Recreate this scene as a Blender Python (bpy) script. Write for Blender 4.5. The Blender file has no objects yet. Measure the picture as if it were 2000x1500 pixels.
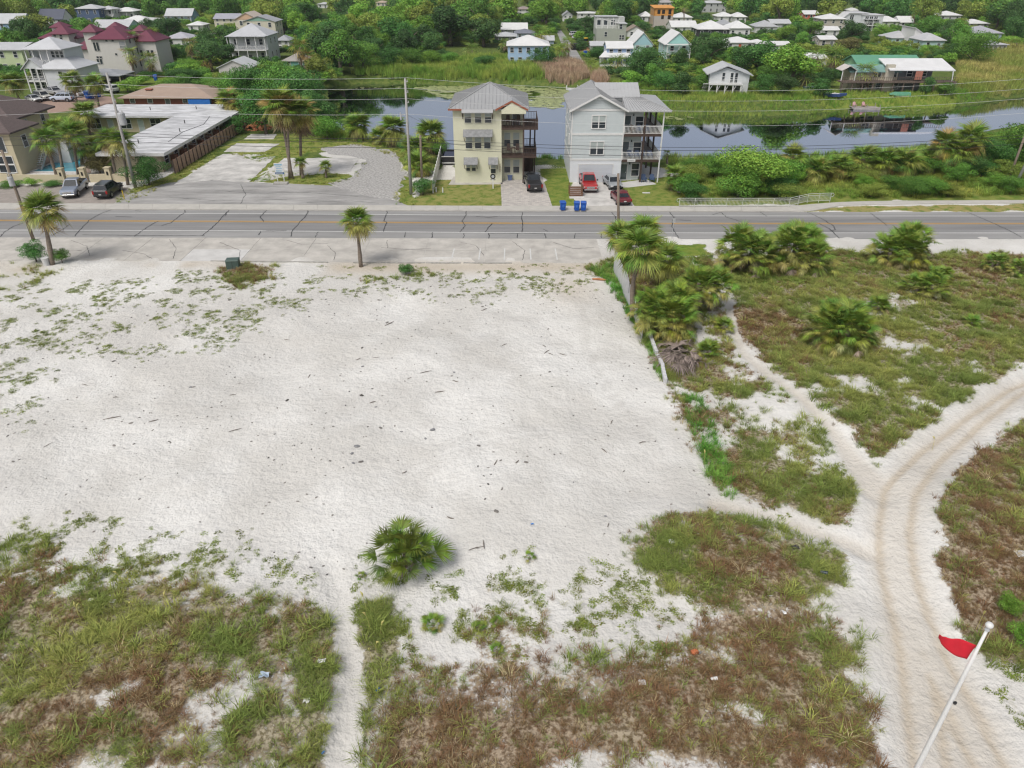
import bpy, bmesh, math, random
import numpy as np
from mathutils import Vector

random.seed(11)
rng = np.random.default_rng(11)
scn = bpy.context.scene
COL = scn.collection
rad = math.radians

# ------------------------------------------------------------------ camera
H = 27.0                       # drone height above the street, metres
PITCH = rad(31.0)
F = 1388.0                     # focal length in pixels of a 2000 px wide frame
cam_data = bpy.data.cameras.new('camera')
cam_data.sensor_width = 36.0
cam_data.lens = 36.0 * F / 2000.0
cam_data.clip_start = 0.5
cam_data.clip_end = 6000.0
cam = bpy.data.objects.new('camera', cam_data)
cam.location = (0, 0, H)
cam.rotation_euler = (math.pi / 2 - PITCH, 0, 0)
COL.objects.link(cam)
scn.camera = cam

# ------------------------------------------------------------------ sky and sun (bright, thinly overcast)
SUN_EL, SUN_AZ = rad(56), rad(215)       # azimuth clockwise from +Y
world = bpy.data.worlds.new('World')
scn.world = world
world.use_nodes = True
wn, wl = world.node_tree.nodes, world.node_tree.links
wn.clear()
sky = wn.new('ShaderNodeTexSky')
sky.sky_type = 'NISHITA'
sky.sun_disc = False
sky.sun_elevation = SUN_EL
sky.sun_rotation = SUN_AZ
sky.air_density = 1.0
sky.dust_density = 4.0
sky.ozone_density = 1.0
hs = wn.new('ShaderNodeHueSaturation')
hs.inputs['Saturation'].default_value = 0.42
bg = wn.new('ShaderNodeBackground')
bg.inputs['Strength'].default_value = 0.09
wo = wn.new('ShaderNodeOutputWorld')
wl.new(sky.outputs[0], hs.inputs['Color'])
wl.new(hs.outputs[0], bg.inputs['Color'])
wl.new(bg.outputs[0], wo.inputs[0])

sun_data = bpy.data.lights.new('sun', 'SUN')
sun_data.energy = 1.5
sun_data.angle = rad(24)
sun_data.color = (1.0, 0.96, 0.9)
sun = bpy.data.objects.new('sun', sun_data)
sd = Vector((math.sin(SUN_AZ) * math.cos(SUN_EL), math.cos(SUN_AZ) * math.cos(SUN_EL), math.sin(SUN_EL)))
sun.rotation_euler = (-sd).to_track_quat('-Z', 'Y').to_euler()
sun.location = (0, 0, 80)
COL.objects.link(sun)

scn.view_settings.view_transform = 'Standard'
scn.view_settings.look = 'None'
scn.view_settings.gamma = 1.0
scn.view_settings.use_curve_mapping = False
scn.view_settings.exposure = 0.58
scn.cycles.filter_width = 1.25
scn.cycles.max_bounces = 5
scn.cycles.diffuse_bounces = 2
scn.cycles.glossy_bounces = 2
scn.cycles.transparent_max_bounces = 6

# ------------------------------------------------------------------ photograph pixel -> place
CP, SP = math.cos(PITCH), math.sin(PITCH)

def ray(px, py):
 dx, dy = (px - 1000.0) / F, -(py - 750.0) / F
 return Vector((dx, CP + dy * SP, -SP + dy * CP))

def G(px, py, z=0.0):
 d = ray(px, py)
 t = (z - H) / d.z
 return Vector((d.x * t, d.y * t, z))

def AT(px, py, Y):
 d = ray(px, py)
 t = Y / d.y
 return Vector((d.x * t, Y, H + d.z * t))

def PX(x, y, z):
 """world -> photograph pixel (numpy friendly)"""
 zc = y * CP - (z - H) * SP
 yc = y * SP + (z - H) * CP
 return 1000 + F * x / zc, 750 - F * yc / zc

def scale_at(px, py):
 p = G(px, py)
 return F / (p.y * CP + H * SP)          # pixels per metre there

# ------------------------------------------------------------------ noise and distance fields (numpy)
_perm = np.random.default_rng(5).random((256, 256))

def vnoise(x, y):
 xi, yi = np.floor(x).astype(int), np.floor(y).astype(int)
 fx, fy = x - xi, y - yi
 fx, fy = fx * fx * (3 - 2 * fx), fy * fy * (3 - 2 * fy)
 a = _perm[xi & 255, yi & 255]
 b = _perm[(xi + 1) & 255, yi & 255]
 c = _perm[xi & 255, (yi + 1) & 255]
 d = _perm[(xi + 1) & 255, (yi + 1) & 255]
 return (a * (1 - fx) + b * fx) * (1 - fy) + (c * (1 - fx) + d * fx) * fy

def fbm(x, y, size, octaves=4, off=0.0):
 f, amp, tot = np.zeros_like(x, dtype=float), 1.0, 0.0
 s = 1.0 / size
 for o in range(octaves):
  f += amp * vnoise(x * s + off + 17.3 * o, y * s + off * 1.7 + 9.1 * o)
  tot += amp
  amp *= 0.5
  s *= 2.03
 return f / tot

def sstep(a, b, v):
 t = np.clip((v - a) / (b - a), 0, 1)
 return t * t * (3 - 2 * t)

def wpoly(pts, z=0.0):
 return np.array([G(p[0], p[1], z)[:2] for p in pts])

def sdf_poly(poly, x, y):
 """signed distance in metres, negative inside"""
 d = np.full(x.shape, 1e18)
 inside = np.zeros(x.shape, bool)
 n = len(poly)
 for i in range(n):
  ax, ay = poly[i]
  bx, by = poly[(i + 1) % n]
  ex, ey = bx - ax, by - ay
  wx, wy = x - ax, y - ay
  t = np.clip((wx * ex + wy * ey) / (ex * ex + ey * ey + 1e-12), 0, 1)
  d = np.minimum(d, (wx - ex * t) ** 2 + (wy - ey * t) ** 2)
  c = ((ay <= y) & (by > y)) | ((by <= y) & (ay > y))
  xi = ax + (y - ay) / (by - ay + 1e-12) * ex
  inside ^= c & (x < xi)
 d = np.sqrt(d)
 return np.where(inside, -d, d)

def sdf_line(pts, x, y):
 """distance minus half width for a polyline of (px, py, width_px)"""
 best = np.full(x.shape, 1e9)
 w = [(G(p[0], p[1]), 0.5 * p[2] / scale_at(p[0], p[1])) for p in pts]
 for (a, ra), (b, rb) in zip(w[:-1], w[1:]):
  ex, ey = b.x - a.x, b.y - a.y
  t = np.clip(((x - a.x) * ex + (y - a.y) * ey) / (ex * ex + ey * ey), 0, 1)
  d = np.hypot(x - a.x - ex * t, y - a.y - ey * t) - (ra + (rb - ra) * t)
  best = np.minimum(best, d)
 return best

# ------------------------------------------------------------------ materials
_mats = {}

def nt(m):
 m.use_nodes = True
 return m.node_tree.nodes, m.node_tree.links

def mat(name, col, rough=0.75, vary=0.12, scale=3.0, bump=0.0, bscale=30.0, metal=0.0, spec=0.4, stretch=None):
 """plain surface with mottled colour and a little relief, in object space"""
 if name in _mats:
  return _mats[name]
 col = [c * .82 for c in col]
 m = bpy.data.materials.new(name)
 N, L = nt(m)
 b = N['Principled BSDF']
 b.inputs['Roughness'].default_value = rough
 b.inputs['Metallic'].default_value = metal
 b.inputs['Specular IOR Level'].default_value = spec
 tc = N.new('ShaderNodeTexCoord')
 src = tc.outputs['Object']
 if stretch:
  mp = N.new('ShaderNodeMapping')
  mp.inputs['Scale'].default_value = stretch
  L.new(src, mp.inputs['Vector'])
  src = mp.outputs['Vector']
 n = N.new('ShaderNodeTexNoise')
 n.inputs['Scale'].default_value = scale
 n.inputs['Detail'].default_value = 6
 n.inputs['Roughness'].default_value = 0.65
 L.new(src, n.inputs['Vector'])
 r = N.new('ShaderNodeValToRGB')
 r.color_ramp.elements[0].position = 0.3
 r.color_ramp.elements[1].position = 0.7
 lo = [max(0, c * (1 - vary)) for c in col]
 hi = [min(1, c * (1 + vary)) for c in col]
 r.color_ramp.elements[0].color = (*lo, 1)
 r.color_ramp.elements[1].color = (*hi, 1)
 L.new(n.outputs['Fac'], r.inputs['Fac'])
 L.new(r.outputs['Color'], b.inputs['Base Color'])
 if bump:
  n2 = N.new('ShaderNodeTexNoise')
  n2.inputs['Scale'].default_value = bscale
  n2.inputs['Detail'].default_value = 4
  L.new(src, n2.inputs['Vector'])
  bp = N.new('ShaderNodeBump')
  bp.inputs['Strength'].default_value = bump
  bp.inputs['Distance'].default_value = 0.05
  L.new(n2.outputs['Fac'], bp.inputs['Height'])
  L.new(bp.outputs['Normal'], b.inputs['Normal'])
 _mats[name] = m
 return m

def leaf_mat(name, source='object', rough=0.55, vary=0.35, trans=0.25):
 """foliage: colour from the object (or the instance), each leaf a little different"""
 if name in _mats:
  return _mats[name]
 m = bpy.data.materials.new(name)
 N, L = nt(m)
 b = N['Principled BSDF']
 b.inputs['Roughness'].default_value = rough
 b.inputs['Specular IOR Level'].default_value = 0.25
 if source == 'object':
  oi = N.new('ShaderNodeObjectInfo')
  col = oi.outputs['Color']
 else:
  at = N.new('ShaderNodeAttribute')
  at.attribute_type = 'INSTANCER'
  at.attribute_name = 'col'
  col = at.outputs['Color']
 ge = N.new('ShaderNodeNewGeometry')
 hsv = N.new('ShaderNodeHueSaturation')
 mr = N.new('ShaderNodeMapRange')
 mr.inputs['To Min'].default_value = 1 - vary
 mr.inputs['To Max'].default_value = 1 + vary * 1.3
 L.new(ge.outputs['Random Per Island'], mr.inputs['Value'])
 L.new(mr.outputs['Result'], hsv.inputs['Value'])
 mh = N.new('ShaderNodeMapRange')
 mh.inputs['To Min'].default_value = 0.515
 mh.inputs['To Max'].default_value = 0.48
 wn_ = N.new('ShaderNodeTexWhiteNoise')
 wn_.noise_dimensions = '1D'
 L.new(ge.outputs['Random Per Island'], wn_.inputs['W'])
 L.new(wn_.outputs['Value'], mh.inputs['Value'])
 L.new(mh.outputs['Result'], hsv.inputs['Hue'])
 L.new(col, hsv.inputs['Color'])
 L.new(hsv.outputs['Color'], b.inputs['Base Color'])
 if trans:
  tr = N.new('ShaderNodeBsdfTranslucent')
  L.new(hsv.outputs['Color'], tr.inputs['Color'])
  mx = N.new('ShaderNodeMixShader')
  mx.inputs[0].default_value = trans
  L.new(b.outputs[0], mx.inputs[1])
  L.new(tr.outputs[0], mx.inputs[2])
  L.new(mx.outputs[0], N['Material Output'].inputs['Surface'])
 _mats[name] = m
 return m

def glass_mat(name, col=(0.035, 0.045, 0.055), rough=0.08):
 m = mat(name, col, rough=rough, vary=0.3, scale=0.8, spec=0.6)
 return m

def seam_roof(name, col, pitch=0.45, rough=0.45):
 """standing-seam metal sheet, seams running down local Y"""
 if name in _mats:
  return _mats[name]
 m = mat(name, col, rough=rough, vary=0.08, scale=0.5, spec=0.5)
 return m

# ------------------------------------------------------------------ mesh builder
class MB:
 def __init__(self):
  self.v, self.f = [], []

 def add(self, vs, fs):
  o = len(self.v)
  self.v += [tuple(p) for p in vs]
  self.f += [tuple(i + o for i in f) for f in fs]
  return self

 def box(self, x0, x1, y0, y1, z0, z1):
  x0, x1 = min(x0, x1), max(x0, x1)
  y0, y1 = min(y0, y1), max(y0, y1)
  z0, z1 = min(z0, z1), max(z0, z1)
  return self.add([(x0, y0, z0), (x1, y0, z0), (x1, y1, z0), (x0, y1, z0), (x0, y0, z1), (x1, y0, z1), (x1, y1, z1), (x0, y1, z1)],
      [(0, 3, 2, 1), (4, 5, 6, 7), (0, 1, 5, 4), (1, 2, 6, 5), (2, 3, 7, 6), (3, 0, 4, 7)])

 def hexa(self, bot, top):
  """solid from two quads with matching corners"""
  return self.add(list(bot) + list(top), [(0, 3, 2, 1), (4, 5, 6, 7), (0, 1, 5, 4), (1, 2, 6, 5), (2, 3, 7, 6), (3, 0, 4, 7)])

 def prism(self, poly, axis, a, b):
  """extrude polygon given in the other two axes from a to b"""
  n = len(poly)

  def P(p, t):
   return {'x': (t, p[0], p[1]), 'y': (p[0], t, p[1]), 'z': (p[0], p[1], t)}[axis]
  vs = [P(p, a) for p in poly] + [P(p, b) for p in poly]
  fs = [tuple(range(n))[::-1], tuple(range(n, 2 * n))] + [(i, (i + 1) % n, n + (i + 1) % n, n + i) for i in range(n)]
  return self.add(vs, fs)

 def beam(self, p, q, w, h=None):
  """square bar between two points"""
  h = h or w
  p, q = Vector(p), Vector(q)
  d = (q - p).normalized()
  s = d.cross(Vector((0, 0, 1)))
  s = Vector((1, 0, 0)) if s.length < 1e-4 else s.normalized()
  u = s.cross(d).normalized()
  s, u = s * w / 2, u * h / 2
  return self.hexa([p - s - u, p + s - u, p + s + u, p - s + u], [q - s - u, q + s - u, q + s + u, q - s + u])

 def tube(self, pts, rs, n=8, cap=True):
  pts = [Vector(p) for p in pts]
  if not isinstance(rs, (list, tuple)):
   rs = [rs] * len(pts)
  o = len(self.v)
  ref = None
  for i, p in enumerate(pts):
   d = (pts[min(i + 1, len(pts) - 1)] - pts[max(i - 1, 0)]).normalized()
   a = d.cross(Vector((0, 1, 0.01)) if abs(d.y) < 0.9 else Vector((1, 0, 0))).normalized()
   b = d.cross(a)
   for k in range(n):
    t = 2 * math.pi * k / n
    self.v.append(tuple(p + a * math.cos(t) * rs[i] + b * math.sin(t) * rs[i]))
  for i in range(len(pts) - 1):
   for k in range(n):
    k2 = (k + 1) % n
    self.f.append((o + i * n + k, o + i * n + k2, o + (i + 1) * n + k2, o + (i + 1) * n + k))
  if cap:
   self.f.append(tuple(o + k for k in range(n))[::-1])
   self.f.append(tuple(o + (len(pts) - 1) * n + k for k in range(n)))
  return self

 def loft(self, rings, cap=True):
  o, n = len(self.v), len(rings[0])
  for r in rings:
   self.v += [tuple(p) for p in r]
  for i in range(len(rings) - 1):
   for k in range(n):
    k2 = (k + 1) % n
    self.f.append((o + i * n + k, o + i * n + k2, o + (i + 1) * n + k2, o + (i + 1) * n + k))
  if cap:
   self.f.append(tuple(o + k for k in range(n))[::-1])
   self.f.append(tuple(o + (len(rings) - 1) * n + k for k in range(n)))
  return self

 def mesh(self, name, m, smooth=False, bevel=0.0, segs=1):
  me = bpy.data.meshes.new(name)
  me.from_pydata(self.v, [], self.f)
  if bevel:
   bm = bmesh.new()
   bm.from_mesh(me)
   bmesh.ops.remove_doubles(bm, verts=bm.verts, dist=1e-4)
   es = [e for e in bm.edges if len(e.link_faces) == 2 and e.calc_face_angle(0) > 0.4]
   bmesh.ops.bevel(bm, geom=es, offset=bevel, segments=segs, affect='EDGES', clamp_overlap=True)
   bmesh.ops.recalc_face_normals(bm, faces=bm.faces)
   bm.to_mesh(me)
   bm.free()
  if smooth:
   me.polygons.foreach_set('use_smooth', [True] * len(me.polygons))
  if m is not None:
   me.materials.append(m)
  me.update()
  return me

 def build(self, name, m, parent=None, smooth=False, bevel=0.0, segs=1, loc=None):
  return link(name, self.mesh(name, m, smooth, bevel, segs), parent, loc)

def link(name, me, parent=None, loc=None, rot=None, scale=None, color=None):
 o = bpy.data.objects.new(name, me)
 COL.objects.link(o)
 if parent is not None:
  o.parent = parent
 if loc is not None:
  o.location = loc
 if rot is not None:
  o.rotation_euler = rot
 if scale is not None:
  o.scale = scale
 if color is not None:
  o.color = (*color, 1)
 return o

def tag(o, label, cat=None, group=None, kind=None):
 o['label'] = label
 if cat:
  o['category'] = cat
 if group:
  o['group'] = group
 if kind:
  o['kind'] = kind
 return o

def thing(name, label, cat, loc=(0, 0, 0), rz=0.0, group=None, scale=None):
 o = link(name, None, None, loc, (0, 0, rz), scale)
 o.empty_display_size = 0.3
 return tag(o, label, cat, group)

def structure(o, label=None):
 o['kind'] = 'structure'
 if label:
  o['label'] = label
 return o

def grid_mesh(name, V, Fq, m, smooth=False):
 me = bpy.data.meshes.new(name)
 V = np.asarray(V, dtype=np.float32)
 Fq = np.asarray(Fq, dtype=np.int32)
 me.vertices.add(len(V))
 me.vertices.foreach_set('co', V.ravel())
 k = Fq.shape[1]
 me.loops.add(Fq.size)
 me.loops.foreach_set('vertex_index', Fq.ravel())
 me.polygons.add(len(Fq))
 me.polygons.foreach_set('loop_start', np.arange(0, Fq.size, k, dtype=np.int32))
 me.polygons.foreach_set('use_smooth', np.full(len(Fq), smooth))
 me.update(calc_edges=True)
 me.validate()
 if m is not None:
  me.materials.append(m)
 return me
# ================================================================== the ground: fields
WZ = -2.1                      # the pond lies below the street
_far = [(640, 170), (700, 164), (800, 163), (900, 168), (1000, 165), (1050, 170), (1110, 172), (1160, 185), (1230, 205), (1300, 226),
   (1400, 224), (1500, 226), (1600, 222), (1650, 212), (1730, 210), (1800, 212), (1880, 207), (1940, 198), (2000, 188), (2180, 172)]
_nearb = [(2180, 222), (2000, 240), (1920, 255), (1850, 275), (1750, 295), (1600, 306), (1450, 311), (1320, 311), (1100, 311), (1050, 306),
   (900, 300), (800, 288), (730, 272), (660, 242), (630, 215)]
POND = np.array([G(p[0], p[1], WZ)[:2] for p in _far] + [(G(p[0], p[1], -.2) + Vector((0, 3, 0)))[:2] for p in _nearb])

PATH_R = [(1397, 505, 9), (1412, 550, 12), (1421, 600, 13), (1431, 640, 15), (1454, 690, 17), (1500, 738, 20), (1570, 790, 23), (1632, 850, 30), (1672, 905, 48), (1715, 960, 80)]
PATH_X = [(1400, 985, 44), (1470, 1003, 30), (1540, 1022, 26), (1610, 1046, 30), (1700, 1080, 50)]
PATH_L = [(640, 1105, 40), (655, 1150, 38), (672, 1215, 27), (684, 1270, 26), (688, 1320, 24), (680, 1380, 27), (672, 1430, 34), (664, 1520, 52)]
TRACK = [(2060, 730, 62), (1990, 760, 74), (1900, 825, 84), (1810, 900, 100), (1755, 970, 118), (1745, 1040, 124), (1755, 1120, 136), (1780, 1200, 150), (1815, 1300, 180), (1850, 1400, 230), (1885, 1520, 280)]

VEG = [  # polygon px, density, edge softness m, dryness, bareness of the patches
 ([(1395, 497), (1480, 500), (1620, 492), (1800, 492), (2100, 498), (2100, 690), (2000, 718), (1930, 765), (1860, 820), (1790, 868), (1735, 905), (1700, 912), (1660, 850), (1590, 790), (1510, 728), (1455, 675), (1436, 620), (1425, 560)], 1.0, 0.8, 0.28, 0.25),
 ([(1150, 522), (1190, 505), (1395, 503), (1408, 570), (1412, 640), (1440, 700), (1510, 765), (1590, 830), (1650, 900), (1690, 950), (1690, 1000), (1650, 1040), (1560, 1005), (1440, 978), (1395, 935), (1355, 850), (1318, 780), (1280, 705), (1258, 670), (1228, 600), (1190, 555)], 0.95, 0.7, 0.18, 0.36),
 ([(1235, 1075), (1290, 1015), (1430, 1000), (1490, 1015), (1580, 1070), (1660, 1080), (1650, 1150), (1540, 1200), (1400, 1190), (1290, 1150)], 1.0, 0.8, 0.1, 0.26),
 ([(705, 1180), (760, 1160), (880, 1165), (1010, 1190), (1130, 1170), (1290, 1170), (1450, 1190), (1560, 1160), (1640, 1185), (1680, 1240), (1700, 1330), (1735, 1420), (1770, 1530), (690, 1530), (700, 1330)], 0.62, 1.2, 0.5, 0.47),
 ([(699, 1185), (765, 1175), (790, 1240), (775, 1330), (735, 1400), (725, 1530), (688, 1530), (700, 1400), (697, 1300)], .95, .4, 0.1, .12),
 ([(600, 1180), (648, 1200), (660, 1270), (656, 1360), (648, 1440), (636, 1530), (560, 1530), (590, 1400), (580, 1280)], .95, .4, 0.2, .2),
 ([(690, 1330), (800, 1345), (1000, 1330), (1200, 1310), (1330, 1290), (1400, 1230), (1500, 1170), (1600, 1180), (1660, 1240), (1690, 1330), (1735, 1430), (1770, 1530), (690, 1530)], 1.0, 1.4, 0.72, 0.22),
 ([(-60, 1150), (60, 1120), (150, 1135), (300, 1140), (420, 1150), (520, 1170), (600, 1180), (640, 1215), (655, 1270), (650, 1360), (636, 1530), (-60, 1530)], 0.95, 1.3, 0.42, 0.34),
 ([(-60, 1065), (50, 1020), (140, 1050), (240, 1085), (340, 1110), (480, 1130), (420, 1160), (200, 1160), (-60, 1180)], .62, 1.2, 0.05, .46),
 ([(-60, 1330), (100, 1310), (300, 1300), (440, 1330), (420, 1400), (300, 1470), (200, 1530), (-60, 1530)], 1.0, 1.5, 1.0, 0.25),
 ([(2080, 790), (2000, 812), (1930, 858), (1860, 920), (1812, 1000), (1805, 1090), (1825, 1180), (1862, 1250), (1930, 1290), (2080, 1310)], 1.0, 0.7, 0.8, 0.14),
 ([(-60, 520), (60, 516), (130, 530), (70, 560), (-60, 580)], 0.75, 0.8, 0.1, 0.45),
 ([(430, 525), (470, 515), (535, 520), (520, 545), (470, 562), (430, 545)], 0.9, 0.7, 0.2, 0.3),
 ([(670, 525), (760, 520), (860, 525), (840, 545), (700, 555)], 0.55, 0.9, 0.25, 0.45),
]
SPARSE = [  # thin scattered weeds on sand: polygon, density, dryness
 ([(0, 560), (200, 545), (420, 525), (640, 540), (600, 610), (420, 680), (250, 700), (100, 690), (-40, 680)], 0.6, 0.15),
 ([(640, 520), (1160, 520), (1160, 570), (900, 590), (640, 570)], 0.55, 0.25),
 ([(-40, 1040), (150, 1005), (320, 1040), (430, 1040), (500, 1060), (640, 1140), (640, 1200), (400, 1170), (200, 1150), (-40, 1160)], 1.0, 0.06),
 ([(700, 1150), (720, 1110), (860, 1095), (1010, 1100), (1240, 1090), (1420, 1170), (1300, 1330), (1000, 1330), (760, 1320), (700, 1300)], 0.8, 0.2),
 ([(1400, 950), (1500, 900), (1640, 890), (1690, 960), (1660, 1040), (1500, 1000)], 0.7, 0.15),
 ([(1860, 1270), (2100, 1250), (2100, 1530), (1960, 1530), (1900, 1400)], 0.6, 0.45),
 ([(-40, 680), (120, 690), (60, 830), (-40, 840)], 0.5, 0.1),
]
LAWN = [  # polygon, dryness
 ([(790, 410), (840, 352), (980, 352), (985, 410)], 0.55),
 ([(1075, 410), (1056, 330), (1110, 330), (1120, 362), (1118, 410)], 0.1),
 ([(1225, 410), (1205, 355), (1310, 345), (1345, 410)], 0.25),
 ([(1330, 400), (1330, 330), (2100, 320), (2100, 398), (1750, 392), (1600, 400)], 0.2),
 ([(1560, 413), (1650, 402), (2200, 398), (2200, 412)], 0.9),
 ([(480, 355), (520, 335), (680, 340), (690, 355), (640, 362)], 0.35),
 ([(430, 290), (500, 262), (640, 258), (800, 278), (860, 300), (800, 345), (770, 300), (690, 285), (600, 300), (540, 320), (500, 345), (500, 310)], 0.35),
 ([(225, 398), (255, 370), (330, 345), (380, 310), (400, 320), (330, 365), (270, 395)], 0.4),
 ([(770, 400), (785, 340), (800, 345), (815, 404)], 0.3),
 ([(225, 160), (330, 140), (340, 165), (240, 178)], 0.0),
 ([(1085, 150), (1090, 122), (1170, 118), (1200, 150)], 0.05),
 ([(1300, 130), (1440, 110), (1500, 140), (1400, 160)], 0.3),
 ([(1620, 215), (1640, 130), (1870, 175), (1880, 210)], 0.05),
 ([(1310, 478), (1380, 476), (1390, 500), (1320, 500)], 0.8),
]
BARE = [[(620, 300), (690, 283), (790, 297), (800, 345), (780, 402), (600, 402), (640, 350), (700, 320)], [(420, 345), (470, 285), (545, 275), (560, 300), (500, 350)],
  [(330, 372), (420, 310), (520, 300), (500, 360), (700, 375), (780, 404), (220, 404)], [(865, 360), (870, 300), (888, 300), (892, 362)]]

_vegw = [(wpoly(p), d, s, dr, b) for p, d, s, dr, b in VEG]
_sprw = [(wpoly(p), d, dr) for p, d, dr in SPARSE]
_laww = [(wpoly(p), dr) for p, dr in LAWN]
_barw = [wpoly(p) for p in BARE]
_MOUND = [(G(1400, 1085), 4.2, 0.9), (G(1560, 760), 6.0, 0.5), (G(1650, 560), 9.0, 0.6), (G(300, 1330), 8.0, 0.5), (G(1250, 1400), 6.0, 0.45), (G(1930, 1050), 7.0, 0.7)]

def near_paths(x, y):
 d = np.minimum(sdf_line(PATH_R, x, y), sdf_line(PATH_L, x, y))
 d = np.minimum(d, sdf_line(PATH_X, x, y))
 return d, sdf_line(TRACK, x, y)

def fields(x, y):
 """vegetation cover, dryness, weeds, for points in front of the street"""
 n1 = fbm(x, y, 3.2, 4, 3.0)
 n2 = fbm(x, y, 1.1, 3, 31.0)
 n3 = fbm(x, y, 6.0, 3, 77.0)
 wob = (n1 - 0.5) * 3.0 + (n2 - 0.5) * 1.2
 veg, dry, wd = np.zeros_like(x), np.zeros_like(x), np.zeros_like(x)
 for poly, dens, soft, dr, bare in _vegw:
  bare = bare + .085
  s = sdf_poly(poly, x, y) + wob * soft
  ins = sstep(soft, -soft, s)
  cov = ins * dens * sstep(bare - 0.06, bare + 0.16, n1 * 0.6 + n3 * 0.25 + n2 * 0.25)
  d = np.clip(dr + (n3 - 0.5) * 2.2 + (n2 - 0.5) * 0.7, 0, 1)
  dry = np.where(cov > veg, d, dry)
  veg = np.maximum(veg, cov)
 for poly, dens, dr in _sprw:
  s = sdf_poly(poly, x, y) + wob * 1.2
  cov = sstep(1.5, -1.5, s) * dens * sstep(0.47, 0.66, n2 * 0.75 + n1 * 0.27)
  wd = np.maximum(wd, cov)
  dry = np.where((cov > veg) & (veg < 0.2), dr, dry)
 dp, dt = near_paths(x, y)
 keep = sstep(-0.05, 0.25, dp + (n2 - 0.5) * 0.7) * sstep(0.0, 0.6, dt + (n2 - 0.5) * 1.2)
 keep = keep * sstep(74.5, 72.5, y + (n1 - 0.5) * 2)
 return veg * keep, dry, wd * keep, dp, dt

TYRE = [[(850, 630, 1), (900, 668, 1), (960, 700, 1), (1040, 738, 1), (1120, 772, 1), (1200, 812, 1), (1290, 880, 1)], [(780, 925, 1), (840, 885, 1), (930, 850, 1), (1040, 838, 1)], [(800, 940, 1), (870, 900, 1), (960, 868, 1), (1060, 858, 1)], [(1130, 600, 1), (1150, 680, 1), (1190, 760, 1), (1260, 850, 1)]]

def tyre(x, y):
 d = np.full(x.shape, 9.0)
 for t in TYRE:
  q = np.abs(sdf_line(t, x, y))
  d = np.minimum(d, np.minimum(q, np.abs(q - .32)))
 return d

def terrain(x, y):
 x, y = np.asarray(x, float), np.asarray(y, float)
 n = fbm(x, y, 9.0, 3, 5.0) - 0.5
 n2 = fbm(x, y, 1.7, 3, 55.0) - 0.5
 n3 = fbm(x, y, 0.55, 2, 91.0) - 0.5
 m = sstep(68.0, 58.0, y)
 z = m * (n * 0.9 + n2 * 0.16 + n3 * 0.10)
 for c, r, h in _MOUND:
  z = z + h * m * np.exp(-((x - c.x) ** 2 + (y - c.y) ** 2) / (r * r) * 1.6)
 dp, dt = near_paths(x, y)
 z = z - m * 0.22 * sstep(0.5, -0.5, dp) - m * 0.2 * sstep(0.6, -0.8, dt)
 rut = np.minimum(np.abs(dt + 1.0), np.abs(dt + 2.2))
 z = z - m * 0.11 * sstep(0.4, 0.0, rut)
 drift = fbm(x, y, 2.2, 3, 13.0) - .44
 z = z + .12 * np.maximum(drift, 0) * np.exp(-((y - 69.6) / 1.1) ** 2) * 2.2 + .09 * np.maximum(drift, 0) * np.exp(-((y - 76.2) / .8) ** 2) * (x > 13) * 2.0
 far = y > 95
 if np.any(far):
  dpond = np.full(x.shape, 50.0)
  dpond[far] = sdf_poly(POND, x[far], y[far])
  z = np.where(far, 2 * WZ * sstep(4.5, -4.5, dpond + (n2 * 1.5)), z)
 return z

def T(p, dz=0.0):
 z = float(terrain(np.array([p[0]]), np.array([p[1]]))[0])
 return Vector((p[0], p[1], z + dz))

def lines(*segs):
 out = []
 for a, b, s in segs:
  out.append(np.arange(a, b, s))
 return np.concatenate(out)

gx = lines((-3200, -400, 400), (-400, -160, 20), (-160, -56, 2.0), (-56, 56, 0.3), (56, 160, 2.0), (160, 400, 20), (400, 3600, 400))
gy = lines((-400, 0, 100), (0, 13, 3), (13, 75, 0.28), (75, 118, 0.6), (118, 205, 1.1), (205, 330, 5), (330, 600, 30), (600, 5000, 400))
GX, GY = np.meshgrid(gx, gy)
fx, fy = GX.ravel(), GY.ravel()
gz = terrain(fx, fy)
nearm = (fy < 76) & (fy > 10) & (np.abs(fx) < 75)
veg = np.zeros_like(fx)
dry = np.zeros_like(fx)
weed = np.zeros_like(fx)
dpth = np.full_like(fx, 50.0)
dtrk = np.full_like(fx, 50.0)
veg[nearm], dry[nearm], weed[nearm], dpth[nearm], dtrk[nearm] = fields(fx[nearm], fy[nearm])
lawn = np.zeros_like(fx)
wild = sstep(104, 112, fy + (fbm(fx, fy, 5, 3) - 0.5) * 12)
wild[fy > 125] = 1
midm = (fy > 70) & (fy < 420) & (np.abs(fx) < 420)
n_mid = fbm(fx[midm], fy[midm], 2.5, 3, 8.0) - 0.5
lw, ld = np.zeros(midm.sum()), np.zeros(midm.sum())
for poly, dr in _laww:
 s = sdf_poly(poly, fx[midm], fy[midm]) + n_mid * 1.6
 c = sstep(0.5, -0.4, s)
 ld = np.where(c > lw, dr, ld)
 lw = np.maximum(lw, c)
lawn[midm] = lw
dry[midm] = np.where(fy[midm] > 76, ld, dry[midm])
wl_ = wild[midm]
for poly in _barw:
 wl_ = wl_ * sstep(-0.8, 0.8, sdf_poly(poly, fx[midm], fy[midm]) + n_mid * 2)
wild[midm] = wl_
tan = np.zeros_like(fx)
s_tan = np.minimum(dpth, dtrk)
dR = np.full_like(fx, 50.0)
dR[nearm] = np.minimum(sdf_line(PATH_R, fx[nearm], fy[nearm]), sdf_line(PATH_X, fx[nearm], fy[nearm]))
tan = np.maximum(sstep(0.3, -0.4, dR) * 0.4, sstep(0.2, -1.0, dtrk) * 0.36)
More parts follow.
